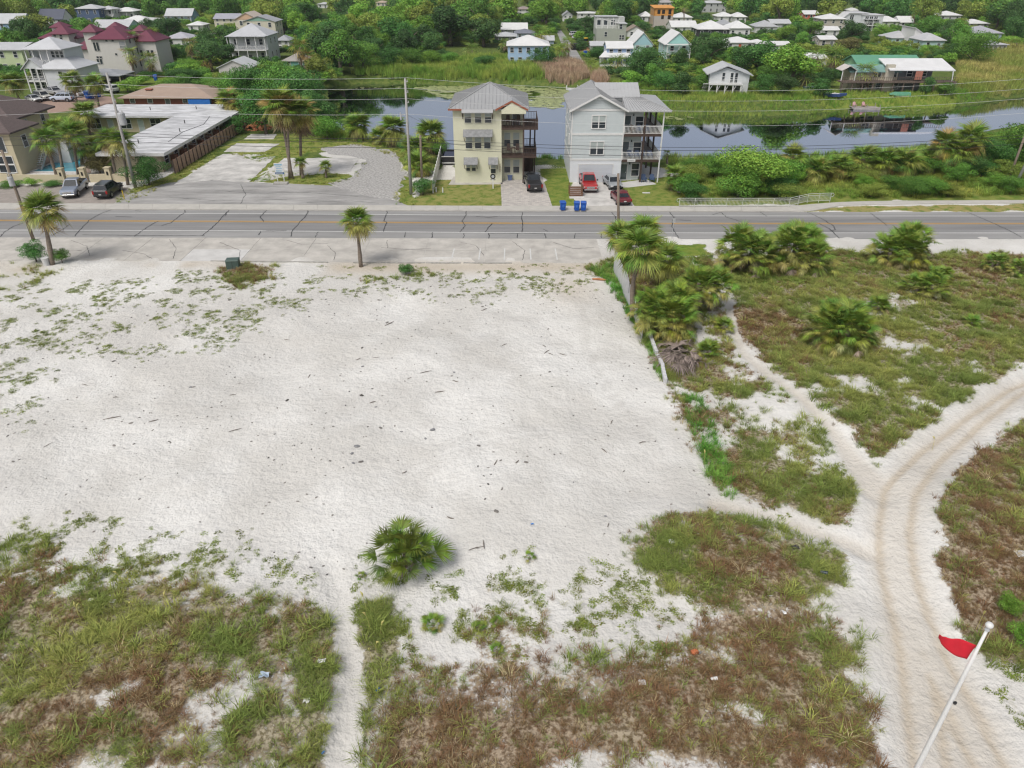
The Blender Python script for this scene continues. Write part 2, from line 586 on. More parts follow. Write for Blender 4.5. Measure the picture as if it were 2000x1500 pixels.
rutm = np.minimum(np.abs(dtrk + 1.0), np.abs(dtrk + 2.2))
tan = np.maximum(tan, 0.85 * sstep(0.45, 0.05, rutm) * (dtrk < 0))
tan = np.maximum(tan, 0.75 * np.exp(-((fy - 68.0) / 2.0) ** 2) * sstep(0.35, 0.6, fbm(fx, fy, 7, 3, 12.0)))
gpx, gpy = PX(fx, np.maximum(fy, 5), 0 * fx)
tan = np.maximum(tan, 0.5 * np.exp(-(((gpx - 1110) / 60) ** 2 + ((gpy - 560) / 35) ** 2)))
grey = sstep(0.42, 0.75, fbm(fx, fy, 11, 3, 23.0)) * 0.7 + sstep(.5, .72, fbm(fx, fy, 3.5, 3, 71.0)) * .3
grey = grey + .7 * np.exp(-(((gpx - 600) / 130) ** 2 + ((gpy - 640) / 45) ** 2)) + .5 * np.exp(-(((gpx - 20) / 110) ** 2 + ((gpy - 930) / 120) ** 2))
tk = np.full_like(fx, 9.0)
tk[nearm] = tyre(fx[nearm], fy[nearm])
grey = np.clip(grey + .55 * sstep(.16, .03, tk), 0, 1.3)

# ------------------------------------------------------------------ ground material
gm = bpy.data.materials.new('sand_and_dune_ground')
N, L = nt(gm)
bs = N['Principled BSDF']
bs.inputs['Roughness'].default_value = 0.95
bs.inputs['Specular IOR Level'].default_value = 0.1

def attr(n):
 a = N.new('ShaderNodeAttribute')
 a.attribute_name = n
 return a.outputs['Fac']

def noise(scale, detail=5, rough=0.6, nodes=None):
 n = N.new('ShaderNodeTexNoise')
 n.noise_dimensions = '2D'
 n.inputs['Scale'].default_value = scale
 n.inputs['Detail'].default_value = detail
 n.inputs['Roughness'].default_value = rough
 L.new(pos, n.inputs['Vector'])
 return n.outputs['Fac']

def math_(op, a, b=None, clamp=False):
 m = N.new('ShaderNodeMath')
 m.operation = op
 m.use_clamp = clamp
 for i, v in enumerate((a, b)):
  if v is None:
   continue
  if isinstance(v, (int, float)):
   m.inputs[i].default_value = v
  else:
   L.new(v, m.inputs[i])
 return m.outputs[0]

def mixc(f, a, b):
 m = N.new('ShaderNodeMix')
 m.data_type = 'RGBA'
 if isinstance(f, (int, float)):
  m.inputs['Factor'].default_value = f
 else:
  L.new(f, m.inputs['Factor'])
 for k, v in (('A', a), ('B', b)):
  s = [i for i in m.inputs if i.name == k and i.type == 'RGBA'][0]
  if isinstance(v, tuple):
   s.default_value = (*v, 1)
  else:
   L.new(v, s)
 return [o for o in m.outputs if o.type == 'RGBA'][0]

def ramp(f, a, b):
 m = N.new('ShaderNodeMapRange')
 m.interpolation_type = 'SMOOTHSTEP'
 m.inputs['From Min'].default_value = a
 m.inputs['From Max'].default_value = b
 L.new(f, m.inputs['Value'])
 return m.outputs['Result']

geo = N.new('ShaderNodeNewGeometry')
pos = geo.outputs['Position']
n_big, n_mid_, n_fin, n_gr = noise(0.12, 3), noise(0.9, 3), noise(5.0, 3), noise(26.0, 1)
sand = mixc(ramp(n_big, 0.35, 0.65), (0.535, 0.52, 0.49), (0.63, 0.62, 0.595))
sand = mixc(math_('MULTIPLY', attr('grey'), 0.5), sand, (0.42, 0.405, 0.38))
sand = mixc(math_('MULTIPLY', ramp(n_mid_, 0.45, 0.8), 0.2), sand, (0.45, 0.435, 0.41))
sand = mixc(math_('MULTIPLY', ramp(n_fin, 0.5, 0.75), 0.22), sand, (0.35, 0.33, 0.295))
sand = mixc(math_('MULTIPLY', ramp(n_gr, 0.62, 0.78), 0.35), sand, (0.24, 0.225, 0.2))
sand = mixc(attr('tan'), sand, (0.42, 0.36, 0.28))
litter = mixc(ramp(n_fin, 0.35, 0.65), (0.125, 0.11, 0.06), (0.33, 0.30, 0.215))
litter_d = mixc(ramp(n_fin, 0.35, 0.65), (0.13, 0.09, 0.055), (0.34, 0.275, 0.2))
litter = mixc(attr('dry'), litter, litter_d)
cover = ramp(math_('ADD', attr('veg'), math_('MULTIPLY', math_('SUBTRACT', n_fin, 0.5), 1.1)), 0.38, 0.75)
c1 = mixc(cover, sand, litter)
wcov = ramp(math_('ADD', attr('weed'), math_('MULTIPLY', math_('SUBTRACT', n_fin, 0.5), 1.0)), 0.42, 0.65)
c1 = mixc(math_('MULTIPLY', wcov, 0.2), c1, (0.22, 0.21, 0.12))
grass = mixc(ramp(n_mid_, 0.35, 0.65), (0.11, 0.175, 0.028), (0.19, 0.23, 0.045))
grass = mixc(math_('MULTIPLY', attr('dry'), ramp(n_mid_, 0.25, 0.6)), grass, (0.34, 0.275, 0.12))
grass = mixc(ramp(n_gr, 0.3, 0.8), grass, mixc(0.5, grass, (0.08, 0.12, 0.02)))
lawnf = ramp(math_('ADD', attr('lawn'), math_('MULTIPLY', math_('SUBTRACT', n_fin, 0.5), 0.8)), 0.35, 0.65)
wildc = mixc(ramp(n_mid_, 0.3, 0.7), (0.06, 0.10, 0.022), (0.12, 0.15, 0.038))
wildf = ramp(math_('ADD', attr('wild'), math_('MULTIPLY', math_('SUBTRACT', n_fin, 0.5), 0.8)), 0.35, 0.65)
c1 = mixc(wildf, c1, wildc)
c1 = mixc(lawnf, c1, grass)
L.new(c1, bs.inputs['Base Color'])
# dimpled, trodden sand
vor = N.new('ShaderNodeTexVoronoi')
vor.voronoi_dimensions = '2D'
vor.feature = 'F1'
vor.inputs['Scale'].default_value = 2.3
L.new(pos, vor.inputs['Vector'])
dim = math_('POWER', vor.outputs['Distance'], 1.6)
hgt = math_('ADD', math_('MULTIPLY', dim, 0.2), math_('MULTIPLY', noise(2.7, 2, 0.55), 0.75))
hgt = math_('ADD', hgt, math_('MULTIPLY', noise(7.5, 2, 0.5), 0.28))
bp = N.new('ShaderNodeBump')
bp.inputs['Strength'].default_value = 0.7
bp.inputs['Distance'].default_value = 0.17
L.new(hgt, bp.inputs['Height'])
L.new(bp.outputs['Normal'], bs.inputs['Normal'])

# ------------------------------------------------------------------ ground sheet, cut along the trodden ways
nxg, nyg = len(gx), len(gy)
ii = np.arange((nyg - 1) * (nxg - 1))
r, c = ii // (nxg - 1), ii % (nxg - 1)
quads = np.stack([r * nxg + c, r * nxg + c + 1, (r + 1) * nxg + c + 1, (r + 1) * nxg + c], 1)
fdp, fdt = dpth[quads].mean(1), dtrk[quads].mean(1)
cls = np.where(fdt < 0, 2, np.where(fdp < 0, 1, 0))
vall = np.stack([fx, fy, gz], 1)
for k, nm in ((0, 'ground'), (1, 'foot_path'), (2, 'sand_track')):
 q = quads[cls == k]
 used, inv = np.unique(q, return_inverse=True)
 me = grid_mesh(nm, vall[used], inv.reshape(-1, 4), gm, smooth=True)
 for an, arr in (('veg', veg), ('dry', dry), ('weed', weed), ('tan', tan), ('grey', grey), ('lawn', lawn), ('wild', wild)):
  a = me.attributes.new(an, 'FLOAT', 'POINT')
  a.data.foreach_set('value', arr[used].astype(np.float32))
 o = link(nm, me)
 structure(o, {'ground': 'pale sand lot, dunes and grassy ground reaching to the far trees', 'foot_path': 'narrow trodden sand foot paths winding through the dune grass',
    'sand_track': 'wide curving sand track with wheel ruts through the dunes'}[nm])

# ------------------------------------------------------------------ pond water
wm = bpy.data.materials.new('pond_water')
N, L = nt(wm)
b = N['Principled BSDF']
b.inputs['Base Color'].default_value = (0.43, 0.48, 0.62, 1)
b.inputs['Metallic'].default_value = 1.0
b.inputs['Roughness'].default_value = 0.03
b.inputs['IOR'].default_value = 1.5
geo = N.new('ShaderNodeNewGeometry')
pos = geo.outputs['Position']
mp = N.new('ShaderNodeMapping')
mp.inputs['Scale'].default_value = (0.35, 1.3, 1)
L.new(pos, mp.inputs['Vector'])
n = N.new('ShaderNodeTexNoise')
n.inputs['Scale'].default_value = 1.5
n.inputs['Detail'].default_value = 3
L.new(mp.outputs['Vector'], n.inputs['Vector'])
bp = N.new('ShaderNodeBump')
bp.inputs['Strength'].default_value = 0.03
bp.inputs['Distance'].default_value = 0.02
L.new(n.outputs['Fac'], bp.inputs['Height'])
L.new(bp.outputs['Normal'], b.inputs['Normal'])
pc = POND.mean(0)
me = bpy.data.meshes.new('water')
xs0, xs1, ys0, ys1 = POND[:, 0].min() - 6, POND[:, 0].max() + 6, POND[:, 1].min() - 4, POND[:, 1].max() + 4
me.from_pydata([(xs0, ys0, WZ), (xs1, ys0, WZ), (xs1, ys1, WZ), (xs0, ys1, WZ)], [], [(0, 1, 2, 3)])
me.materials.append(wm)
structure(link('water', me), 'still dark pond behind the two tall houses')

# ------------------------------------------------------------------ street
def yline(pts):
 xs, ys = zip(*pts)
 return lambda x: float(np.interp(x, xs, ys))

FAR_EDGE = yline([(-300, 408.5), (0, 409.5), (500, 411), (900, 413), (1340, 414), (2300, 414.5)])
FAR_LINE = yline([(-300, 414.8), (0, 415.8), (500, 417.6), (900, 420.3), (1100, 421.3), (1340, 422), (2300, 422.4)])
YELLOW = yline([(-300, 429.8), (0, 430.7), (500, 433), (900, 435.7), (1100, 436.7), (1340, 436.8), (2300, 437)])
NEAR_LINE = yline([(-300, 448.8), (0, 449.5), (500, 451), (900, 454), (1100, 455), (2300, 455.3)])
NEAR_EDGE = yline([(-300, 463.8), (0, 464), (500, 464.5), (900, 466), (1100, 467), (2300, 467.3)])
WALK_FAR = yline([(-300, 397), (0, 398), (500, 401), (900, 403.5), (1300, 404), (1540, 404.5)])
LOT_NEAR = yline([(-300, 514), (0, 514), (130, 508.5), (265, 509), (500, 510.5), (700, 513), (1000, 514), (1170, 514.5)])

def strip(name, f_far, f_near, x0, x1, z, m, step=40, thick=0.0, parent=None):
 xs = np.arange(x0, x1 + 1, step)
 V, Q = [], []
 for x in xs:
  a, b = G(x, f_far(x)), G(x, f_near(x))
  b.x = a.x if abs(x - 1000) < 1 else b.x
  V += [(a.x, a.y, z), (b.x, b.y, z)]
 for i in range(len(xs) - 1):
  Q.append((2 * i, 2 * i + 1, 2 * i + 3, 2 * i + 2))
 if thick:
  n = len(V)
  V += [(p[0], p[1], z - thick) for p in V[:n]]
  for i in range(len(xs) - 1):
   Q.append((2 * i + 1, n + 2 * i + 1, n + 2 * i + 3, 2 * i + 3))
   Q.append((2 * i, 2 * i + 2, n + 2 * i + 2, n + 2 * i))
 me = bpy.data.meshes.new(name)
 me.from_pydata(V, [], Q)
 me.materials.append(m)
 return link(name, me, parent)

M_ASPH = mat('asphalt', (0.25, 0.247, 0.245), 0.9, 0.24, 0.35, 0.3, 40, stretch=(0.12, 1.6, 1))
M_SHOUL = mat('shoulder_asphalt', (0.31, 0.307, 0.30), 0.9, 0.2, 0.5, 0.3, 40, stretch=(0.15, 1.4, 1))
M_WHITE = mat('road_paint_white', (0.62, 0.62, 0.60), 0.7, 0.18, 6)
M_YELL = mat('road_paint_yellow', (0.52, 0.30, 0.06), 0.7, 0.15, 6)
M_SEAL = mat('crack_sealant', (0.02, 0.02, 0.022), 0.5, 0.2, 4)
M_CONC = mat('concrete', (0.50, 0.475, 0.435), 0.9, 0.2, 0.6, 0.2, 30)
M_CONC2 = mat('pale_concrete', (0.6, 0.59, 0.57), 0.9, 0.12, 0.8, 0.2, 30)
M_WALK = mat('sidewalk_concrete', (0.50, 0.48, 0.44), 0.9, 0.1, 0.9, 0.2, 30)

road = strip('road', FAR_EDGE, NEAR_EDGE, -300, 2300, 0.012, M_ASPH)
structure(road, 'grey two-lane street with sealed cracks')
off = lambda f, d: (lambda x: f(x) + d)
strip('shoulder_strip', off(NEAR_LINE, 0.8), off(NEAR_EDGE, -0.1), -300, 2300, 0.016, M_SHOUL, parent=road)
strip('shoulder_strip', off(FAR_EDGE, 0.1), off(FAR_LINE, -0.6), -300, 2300, 0.016, M_SHOUL, parent=road)
strip('edge_line', off(FAR_LINE, -0.45), off(FAR_LINE, 0.45), -300, 2300, 0.021, M_WHITE, parent=road)
strip('edge_line', off(NEAR_LINE, -0.55), off(NEAR_LINE, 0.55), -300, 2300, 0.021, M_WHITE, parent=road)
strip('centre_line', off(YELLOW, -1.15), off(YELLOW, -0.25), -300, 2300, 0.021, M_YELL, parent=road)
strip('centre_line', off(YELLOW, 0.3), off(YELLOW, 1.2), -300, 2300, 0.021, M_YELL, parent=road)

CR = [[(0, 463), (12, 451), (30, 441), (58, 431)], [(103, 460), (125, 447), (137, 438)], [(146, 462), (156, 450), (175, 430), (195, 418), (217, 410)],
 [(262, 462), (285, 446), (300, 437), (310, 432)], [(313, 442), (334, 435), (352, 421), (362, 415), (361, 411)], [(394, 461), (412, 447), (427, 433), (437, 421), (447, 412)],
 [(447, 411), (440, 421)], [(521, 411), (508, 424), (515, 433)], [(568, 462), (572, 449), (588, 432), (602, 416), (601, 411)],
 [(505, 459), (509, 452), (560, 451)], [(615, 464), (622, 453)], [(749, 453), (751, 445), (756, 435), (749, 432), (757, 415), (753, 411)],
 [(790, 464), (792, 454)], [(843, 465), (845, 454)], [(898, 454), (908, 441), (902, 432), (911, 420), (911, 412)], [(930, 423), (955, 425), (972, 423)],
 [(948, 454), (953, 445), (961, 437)], [(903, 466), (907, 460), (906, 456)], [(1020, 454), (1021, 437), (1019, 425), (1020, 415)], [(955, 467), (955, 456), (1063, 456), (1066, 466)],
 [(1011, 465), (1010, 456)], [(1122, 466), (1123, 456), (1174, 456), (1175, 465)], [(1195, 415), (1203, 425), (1202, 434), (1190, 446)],
 [(1307, 414), (1316, 424), (1313, 433), (1312, 441), (1318, 454), (1326, 466)], [(1318, 430), (1350, 431)], [(1392, 420), (1408, 415), (1418, 424), (1447, 433)],
 [(1485, 414), (1497, 423)], [(1577, 415), (1600, 425), (1628, 441), (1631, 449), (1622, 451)], [(1600, 437), (1620, 447), (1640, 466)], [(1700, 416), (1716, 428), (1732, 441)],
 [(1890, 415), (1930, 432), (1970, 450), (1995, 464)], [(265, 412), (276, 413)], [(225, 423), (258, 424)], [(160, 459), (400, 461)], [(1062, 448), (1070, 452)]]
def draw_crack(pts, w0, w1, zc, m, parent, name):
 b = MB()
 dense = []
 for (ax, ay), (bx, by) in zip(pts[:-1], pts[1:]):
  k = max(2, int(abs(bx - ax) / 6 + abs(by - ay) / 2.2))
  for i in range(k):
   t = i / k
   dense.append((ax + (bx - ax) * t + random.uniform(-1.1, 1.1), ay + (by - ay) * t + random.uniform(-.3, .3)))
 dense.append(pts[-1])
 w = [G(*p) for p in dense]
 V, Q = [], []
 for i, p in enumerate(w):
  d = (w[min(i + 1, len(w) - 1)] - w[max(i - 1, 0)]).normalized()
  s = Vector((-d.y, d.x, 0)) * random.uniform(w0, w1)
  V += [(p.x - s.x, p.y - s.y, zc), (p.x + s.x, p.y + s.y, zc)]
 for i in range(len(w) - 1):
  Q.append((2 * i, 2 * i + 1, 2 * i + 3, 2 * i + 2))
 b.add(V, Q).build(name, m, parent)

for pts in CR:
 draw_crack(pts, .03, .06, .026, M_SEAL, road, 'crack_seal')

# far sidewalk, slab by slab with a real kerb
walk = link('sidewalk', None)
structure(walk, 'pale concrete sidewalk along the far side of the street')
xs = list(range(-300, 1541, 46))
for a, b_ in zip(xs[:-1], xs[1:]):
 p = [G(a + .15, WALK_FAR(a)), G(b_ - .15, WALK_FAR(b_)), G(b_ - .15, FAR_EDGE(b_) - .1), G(a + .15, FAR_EDGE(a) - .1)]
 z = .12 + random.uniform(-.004, .004)
 MB().hexa([(q.x, q.y, -.05) for q in p[::-1]], [(q.x, q.y, z) for q in p[::-1]]).build('slab', M_WALK, walk)
# it bends back behind the railing and goes on as a narrower walk
bend = [(1540, 404.5, 414), (1585, 400, 413), (1640, 396, 403), (1700, 394, 400.5), (1800, 393, 399), (1900, 392.5, 398), (2020, 392, 397.5), (2300, 391, 396.5)]
for (a, f0, n0), (b_, f1, n1) in zip(bend[:-1], bend[1:]):
 p = [G(a, f0), G(b_ - .2, f1), G(b_ - .2, n1), G(a, n0)]
 MB().hexa([(q.x, q.y, -.05) for q in p[::-1]], [(q.x, q.y, .1) for q in p[::-1]]).build('slab', M_WALK, walk)

# near concrete parking strip
lot = link('parking_strip', None)
structure(lot, 'cracked pale concrete parking strip beside the sand lot')
jx = [-330, -220, -120, -10, 100, 205, 300, 402, 510, 618, 725, 838, 950, 1062, 1165]
MIDJ = lambda x: 0.5 * NEAR_EDGE(x) + 0.5 * LOT_NEAR(x)

def persp_x(x, y0, y1):
 """follow a line running straight away from the camera"""
 return 1000 + (x - 1000) * (y1 + 84.0) / (y0 + 84.0)

for i, (a, b_) in enumerate(zip(jx[:-1], jx[1:])):
 for f0, f1 in ((off(NEAR_EDGE, .15), MIDJ), (off(MIDJ, .12), LOT_NEAR)):
  def corner(x, f):
   y = f(x)
   return G(persp_x(x, NEAR_EDGE(x), y), y)
  p = [corner(a + .3, f0), corner(b_ - .3, f0), corner(b_ - .3, f1), corner(a + .3, f1)]
  z = .03 + random.uniform(-.006, .006)
  mm = M_CONC2 if i in (7,) and f1 is LOT_NEAR else M_CONC
  MB().hexa([(q.x, q.y, -.06) for q in p[::-1]], [(q.x, q.y, z) for q in p[::-1]]).build('slab', mm, lot)
for x in (885, 937, 985.5, 1036, 1086):
 a, b_ = G(persp_x(x, 490, 478), 486), G(persp_x(x, 490, 506), 508)
 w = .07
 MB().add([(a.x - w, a.y, .045), (a.x + w, a.y, .045), (b_.x + w, b_.y, .045), (b_.x - w, b_.y, .045)], [(0, 3, 2, 1)]).build('stall_line', M_WHITE, lot)
for pts in ([(140, 470), (170, 482), (175, 500)], [(330, 468), (345, 485), (338, 506)], [(560, 470), (590, 478), (640, 476)], [(640, 480), (655, 495), (652, 508)], [(745, 484), (800, 488), (842, 486)], [(756, 470), (757, 485)], [(900, 474), (930, 480), (945, 500)], [(1000, 472), (1025, 490), (1020, 508)], [(430, 474), (470, 490), (466, 508)], [(60, 480), (100, 492), (160, 490)], [(1080, 474), (1120, 486), (1160, 484)], [(240, 490), (280, 496), (300, 508)]):
 draw_crack(pts, .012, .03, .044, M_SEAL, lot, 'crack')
for pts in ([(420, 372), (500, 378), (600, 376), (700, 384)], [(330, 385), (420, 392), (560, 390)], [(600, 396), (680, 392), (740, 397)], [(470, 360), (480, 380), (470, 398)]):
 draw_crack(pts, .02, .05, .02, M_SEAL, lot, 'crack')
# low broken kerb between the strip and the sand
M_KERB = mat('old_kerb', (0.40, 0.39, 0.36), 0.95, 0.25, 3)
for a, b_ in ((412, 640), (690, 735), (737, 830), (832, 900), (905, 1000)):
 p, q = G(a, LOT_NEAR(a) + 1), G(b_, LOT_NEAR(b_) + 1)
 MB().beam((p.x, p.y, .05), (q.x, q.y, .05), .16, .14).build('kerb_piece', M_KERB, lot)

def sheet(name, pts, z, m, label, jit=0.25, thick=0.06, parent=None):
 """paved patch with slightly broken outline, laid on the ground"""
 w = [G(*p) for p in pts]
 out = []
 for a, b_ in zip(w, w[1:] + w[:1]):
  k = max(1, int((b_ - a).length / 0.9))
  for i in range(k):
   p = a.lerp(b_, i / k)
   out.append((p.x + random.uniform(-jit, jit) * (i > 0), p.y + random.uniform(-jit, jit) * (i > 0)))
 o = MB().prism(out, 'z', z - thick, z).build(name, m, parent)
 me = o.data
 bm = bmesh.new()
 bm.from_mesh(me)
 bmesh.ops.recalc_face_normals(bm, faces=bm.faces)
 bmesh.ops.triangulate(bm, faces=[f for f in bm.faces if len(f.verts) > 4])
 bm.to_mesh(me)
 bm.free()
 if parent is None:
  structure(o, label)
 return o

M_LOTA = mat('worn_asphalt', (0.36, 0.352, 0.34), 0.95, 0.34, 0.5, 0.3, 30, stretch=(0.3, 1, 1))
M_GRAV = mat('grey_gravel', (0.40, 0.39, 0.375), 0.95, 0.45, 3.2, 0.8, 9)
M_SLABW = mat('weathered_slab', (0.56, 0.545, 0.52), 0.9, 0.3, 0.5, 0.2, 30)
M_BRICKP = mat('terracotta_pavers', (0.36, 0.25, 0.20), 0.9, 0.2, 2.5, 0.3, 12)
M_DECK = mat('pool_deck_pavers', (0.38, 0.29, 0.24), 0.9, 0.15, 2.0, 0.3, 12)
M_PARK = mat('brown_grey_paving', (0.33, 0.295, 0.265), 0.95, 0.16, 1.0, 0.3, 14)

def paver_mat(name, c1, c2, c3, sc):
 m = bpy.data.materials.new(name)
 N, L = nt(m)
 b = N['Principled BSDF']
 b.inputs['Roughness'].default_value = .9
 tc = N.new('ShaderNodeTexCoord')
 br = N.new('ShaderNodeTexBrick')
 br.inputs['Scale'].default_value = sc
 br.inputs['Color1'].default_value = (*c1, 1)
 br.inputs['Color2'].default_value = (*c2, 1)
 br.inputs['Mortar'].default_value = (*c3, 1)
 br.inputs['Mortar Size'].default_value = .012
 L.new(tc.outputs['Object'], br.inputs['Vector'])
 L.new(br.outputs['Color'], b.inputs['Base Color'])
 bp = N.new('ShaderNodeBump')
 bp.inputs['Strength'].default_value = .4
 bp.inputs['Distance'].default_value = .01
 bp.invert = True
 L.new(br.outputs['Fac'], bp.inputs['Height'])
 L.new(bp.outputs['Normal'], b.inputs['Normal'])
 return m

M_PAVER = paver_mat('grey_pavers', (.50, .46, .42), (.33, .31, .29), (.26, .25, .24), 1.1)
sheet('asphalt_lot', [(222, 398.5), (255, 378), (330, 357), (420, 352), (520, 357), (640, 362), (700, 372), (760, 388), (800, 402.5), (500, 400), (300, 399)], .012, M_LOTA, 'worn grey asphalt apron in front of the empty lot')
sheet('gravel_patch', [(628, 289), (695, 281), (772, 296), (792, 340), (775, 392), (720, 384), (660, 366), (640, 358), (690, 345), (714, 312), (690, 306), (640, 300)], .02, M_GRAV, 'grey gravel yard beside the white fence', .42)
sl = link('old_floor_slab', None)
structure(sl, 'bare weathered concrete floor slabs left on the empty lot')
for pts in ([(496, 355), (555, 309), (702, 309), (683, 336), (625, 340), (560, 345), (524, 353)], [(437, 297), (462, 280), (546, 281), (516, 297)],
   [(340, 361), (392, 330), (442, 313), (538, 306), (486, 356), (420, 351)], [(420, 308), (436, 301), (520, 302), (470, 311)], [(476, 272), (490, 262), (540, 262), (534, 272)], [(400, 322), (412, 314), (446, 314), (440, 320)]):
 sheet('slab', pts, .034 + random.uniform(-.012, .012), M_SLABW, '', .15, parent=sl)
sheet('paved_parking', [(-200, 398), (-200, 362), (0, 362), (130, 363), (250, 366), (262, 372), (222, 398)], .014, M_PARK, 'brown-grey paved parking in front of the pool wall', .05)
sheet('pool_deck', [(-60, 338), (-40, 310), (60, 305), (90, 285), (150, 290), (172, 300), (178, 338)], .016, M_DECK, 'terracotta paved pool deck behind the low cream wall', .05)
sheet('brick_yard', [(40, 222), (40, 196), (150, 178), (220, 190), (230, 205), (160, 214), (110, 220)], .016, M_BRICKP, 'terracotta brick yard where white cars are parked', .2)
dw = sheet('driveway', [(980, 403.8), (978, 357), (1000, 352), (1060, 348), (1079, 403.8)], .03, M_PAVER, 'grey paver driveway beside the yellow house', .03)
sheet('driveway', [(1136, 403.8), (1114, 382), (1112, 364), (1212, 366), (1226, 384), (1240, 403.8)], .03, M_SLABW, 'pale concrete driveway in front of the garage', .1)
sheet('patio', [(1200, 367), (1206, 358), (1262, 350), (1282, 360), (1230, 366)], .034, M_CONC2, 'concrete patio under the grey house balconies', .03)
sheet('side_walk_pad', [(876, 361), (886, 345), (980, 354), (982, 360)], .03, M_CONC, 'concrete apron along the foot of the yellow house', .03)
sheet('street', [(1103, 130), (1145, 130), (1127, 100), (1112, 80), (1098, 62), (1090, 50), (1084, 50), (1088, 64), (1096, 84), (1106, 105)], .02, M_SHOUL, 'narrow grey side street running away between the far houses', .05)
sheet('street', [(1450, 172), (1480, 172), (1400, 138), (1350, 118), (1335, 120)], .02, M_SHOUL, 'short grey lane behind the white house on stilts', .05)
sheet('street', [(390, 75), (440, 72), (420, 64), (395, 68)], .02, M_SHOUL, 'short grey lane among the houses beyond the villas', .05)
# ================================================================== plants: shared shapes
M_LEAF = leaf_mat('tree_leaves', 'object', 0.6, 0.38, 0.2)
M_FROND = leaf_mat('palm_fronds', 'object', 0.5, 0.25, 0.2)
M_GRASS = leaf_mat('dune_grass_blades', 'instance', 0.7, 0.35, 0.3)
M_INST_LEAF = leaf_mat('far_wood_leaves', 'instance', 0.6, 0.38, 0.2)
M_BARK = mat('bark', (0.19, 0.155, 0.12), 0.95, 0.3, 5, 0.8, 18)
M_PALMTRUNK = mat('palm_trunk_bark', (0.25, 0.205, 0.165), 0.95, 0.3, 4, 1.0, 9, stretch=(1, 1, 3))

def tris_mesh(name, V, Fc, m):
 me = bpy.data.meshes.new(name)
 me.from_pydata([tuple(v) for v in V], [], Fc)
 me.materials.append(m)
 me.update()
 return me

def fan_frond(seed, nleaf=22, droop=0.25, spread=112, fold=0.15, petiole=0.48):
 """costapalmate fan leaf, stalk along +X, about 1.1 long"""
 r = random.Random(seed)
 V, Fc = [], []
 hub = petiole

 def pt(x, y):
  z = fold * abs(y) - droop * max(0, x - hub * 0.6) ** 2 - 0.35 * droop * y * y
  return (x, y, z)
 w = 0.012
 V += [(0, -w, 0), (0, w, 0), (hub, w, 0), (hub, -w, 0)]
 Fc.append((0, 1, 2, 3))
 for i in range(nleaf):
  a = math.radians(-spread + 2 * spread * i / (nleaf - 1) + r.uniform(-2.5, 2.5))
  ln = (0.56 + 0.1 * math.cos(a)) * r.uniform(0.88, 1.08)
  ca, sa = math.cos(a), math.sin(a)
  hw = 0.022 + 0.007 * r.random()
  tipd = r.uniform(0.03, 0.16) + droop * .15
  o = len(V)
  bx, by = hub - 0.02 + ca * 0.03, sa * 0.03
  mx, my = hub + ca * ln * 0.5, sa * ln * 0.5
  tx, ty = hub + ca * ln, sa * ln
  x, y, z = pt(mx, my)
  tz = pt(tx, ty)[2] - tipd
  V += [pt(bx + sa * .006, by - ca * .006), pt(bx - sa * .006, by + ca * .006), (mx - sa * hw, my + ca * hw, z), (mx + sa * hw, my - ca * hw, z), (tx, ty, tz)]
  Fc += [(o, o + 3, o + 2, o + 1), (o + 3, o + 4, o + 2)]
 return tris_mesh('frond', V, Fc, M_FROND)

FRONDS = [fan_frond(s, 24, d, sp, fo) for s, d, sp, fo in ((1, .18, 105, .16), (2, .3, 118, .1), (3, .45, 110, .2), (4, .12, 95, .25))]
FR_LONG = [fan_frond(s, 24, d, sp, .18, .72) for s, d, sp in ((14, .1, 88), (15, .2, 100), (16, .3, 80))]
FR_DEAD = [fan_frond(9, 12, .9, 60, .5, .5), fan_frond(10, 11, 1.1, 50, .6, .45)]
FR_FAR = [fan_frond(s, 9, d, 110, .12) for s, d in ((5, .25), (6, .4))]

def fr_col(level, r):
 """level 1 = young top leaf, 0 = old low leaf"""
 g = (0.125, 0.23, 0.034)
 yg = (0.25, 0.32, 0.06)
 ol = (0.30, 0.265, 0.085)
 if level > 0.55:
  c = [a + (b - a) * r.random() * 0.6 for a, b in zip(g, yg)]
 elif level > 0.2:
  c = [a + (b - a) * r.random() for a, b in zip(yg, ol)] if r.random() < .55 else [a + (b - a) * r.random() for a, b in zip(g, yg)]
 else:
  c = [a + (b - a) * r.random() for a, b in zip(yg, (0.34, 0.26, 0.14))]
 k = r.uniform(.8, 1.2)
 return tuple(x * k for x in c)

def put_fronds(root, top, L, n, seed, lo=-50, hi=80, dead=0, protos=None, level_of=None, gold=0.0):
 r = random.Random(seed)
 for i in range(n):
  t = (i + .5) / n                        # golden-angle spread
  el = lo + (hi - lo) * (1 - t) ** 0.85 + r.uniform(-7, 7)
  az = i * 2.39996 + r.uniform(-.25, .25)
  lev = (el - lo) / (hi - lo)
  c = fr_col(lev, r)
  if gold and r.random() < gold:
   c = (.30 * r.uniform(.8, 1.1), .22, .07)
  p = (protos or FRONDS)
  me = p[r.randrange(len(p))] if lev > .35 else p[min(len(p) - 1, 2)]
  s = L * r.uniform(.85, 1.12) * (0.8 if lev > .9 else 1)
  link('frond', me, root, top, (r.uniform(-.35, .35), -rad(el), az), (s, s, s), c)
 for i in range(dead):
  el = r.uniform(-88, -62)
  s = L * r.uniform(.8, 1.05)
  k = r.uniform(.75, 1.2)
  link('dead_frond', FR_DEAD[i % 2], root, top, (0, -rad(el), i * 2.4 + r.random()), (s, s, s), (.30 * k, .225 * k, .15 * k))

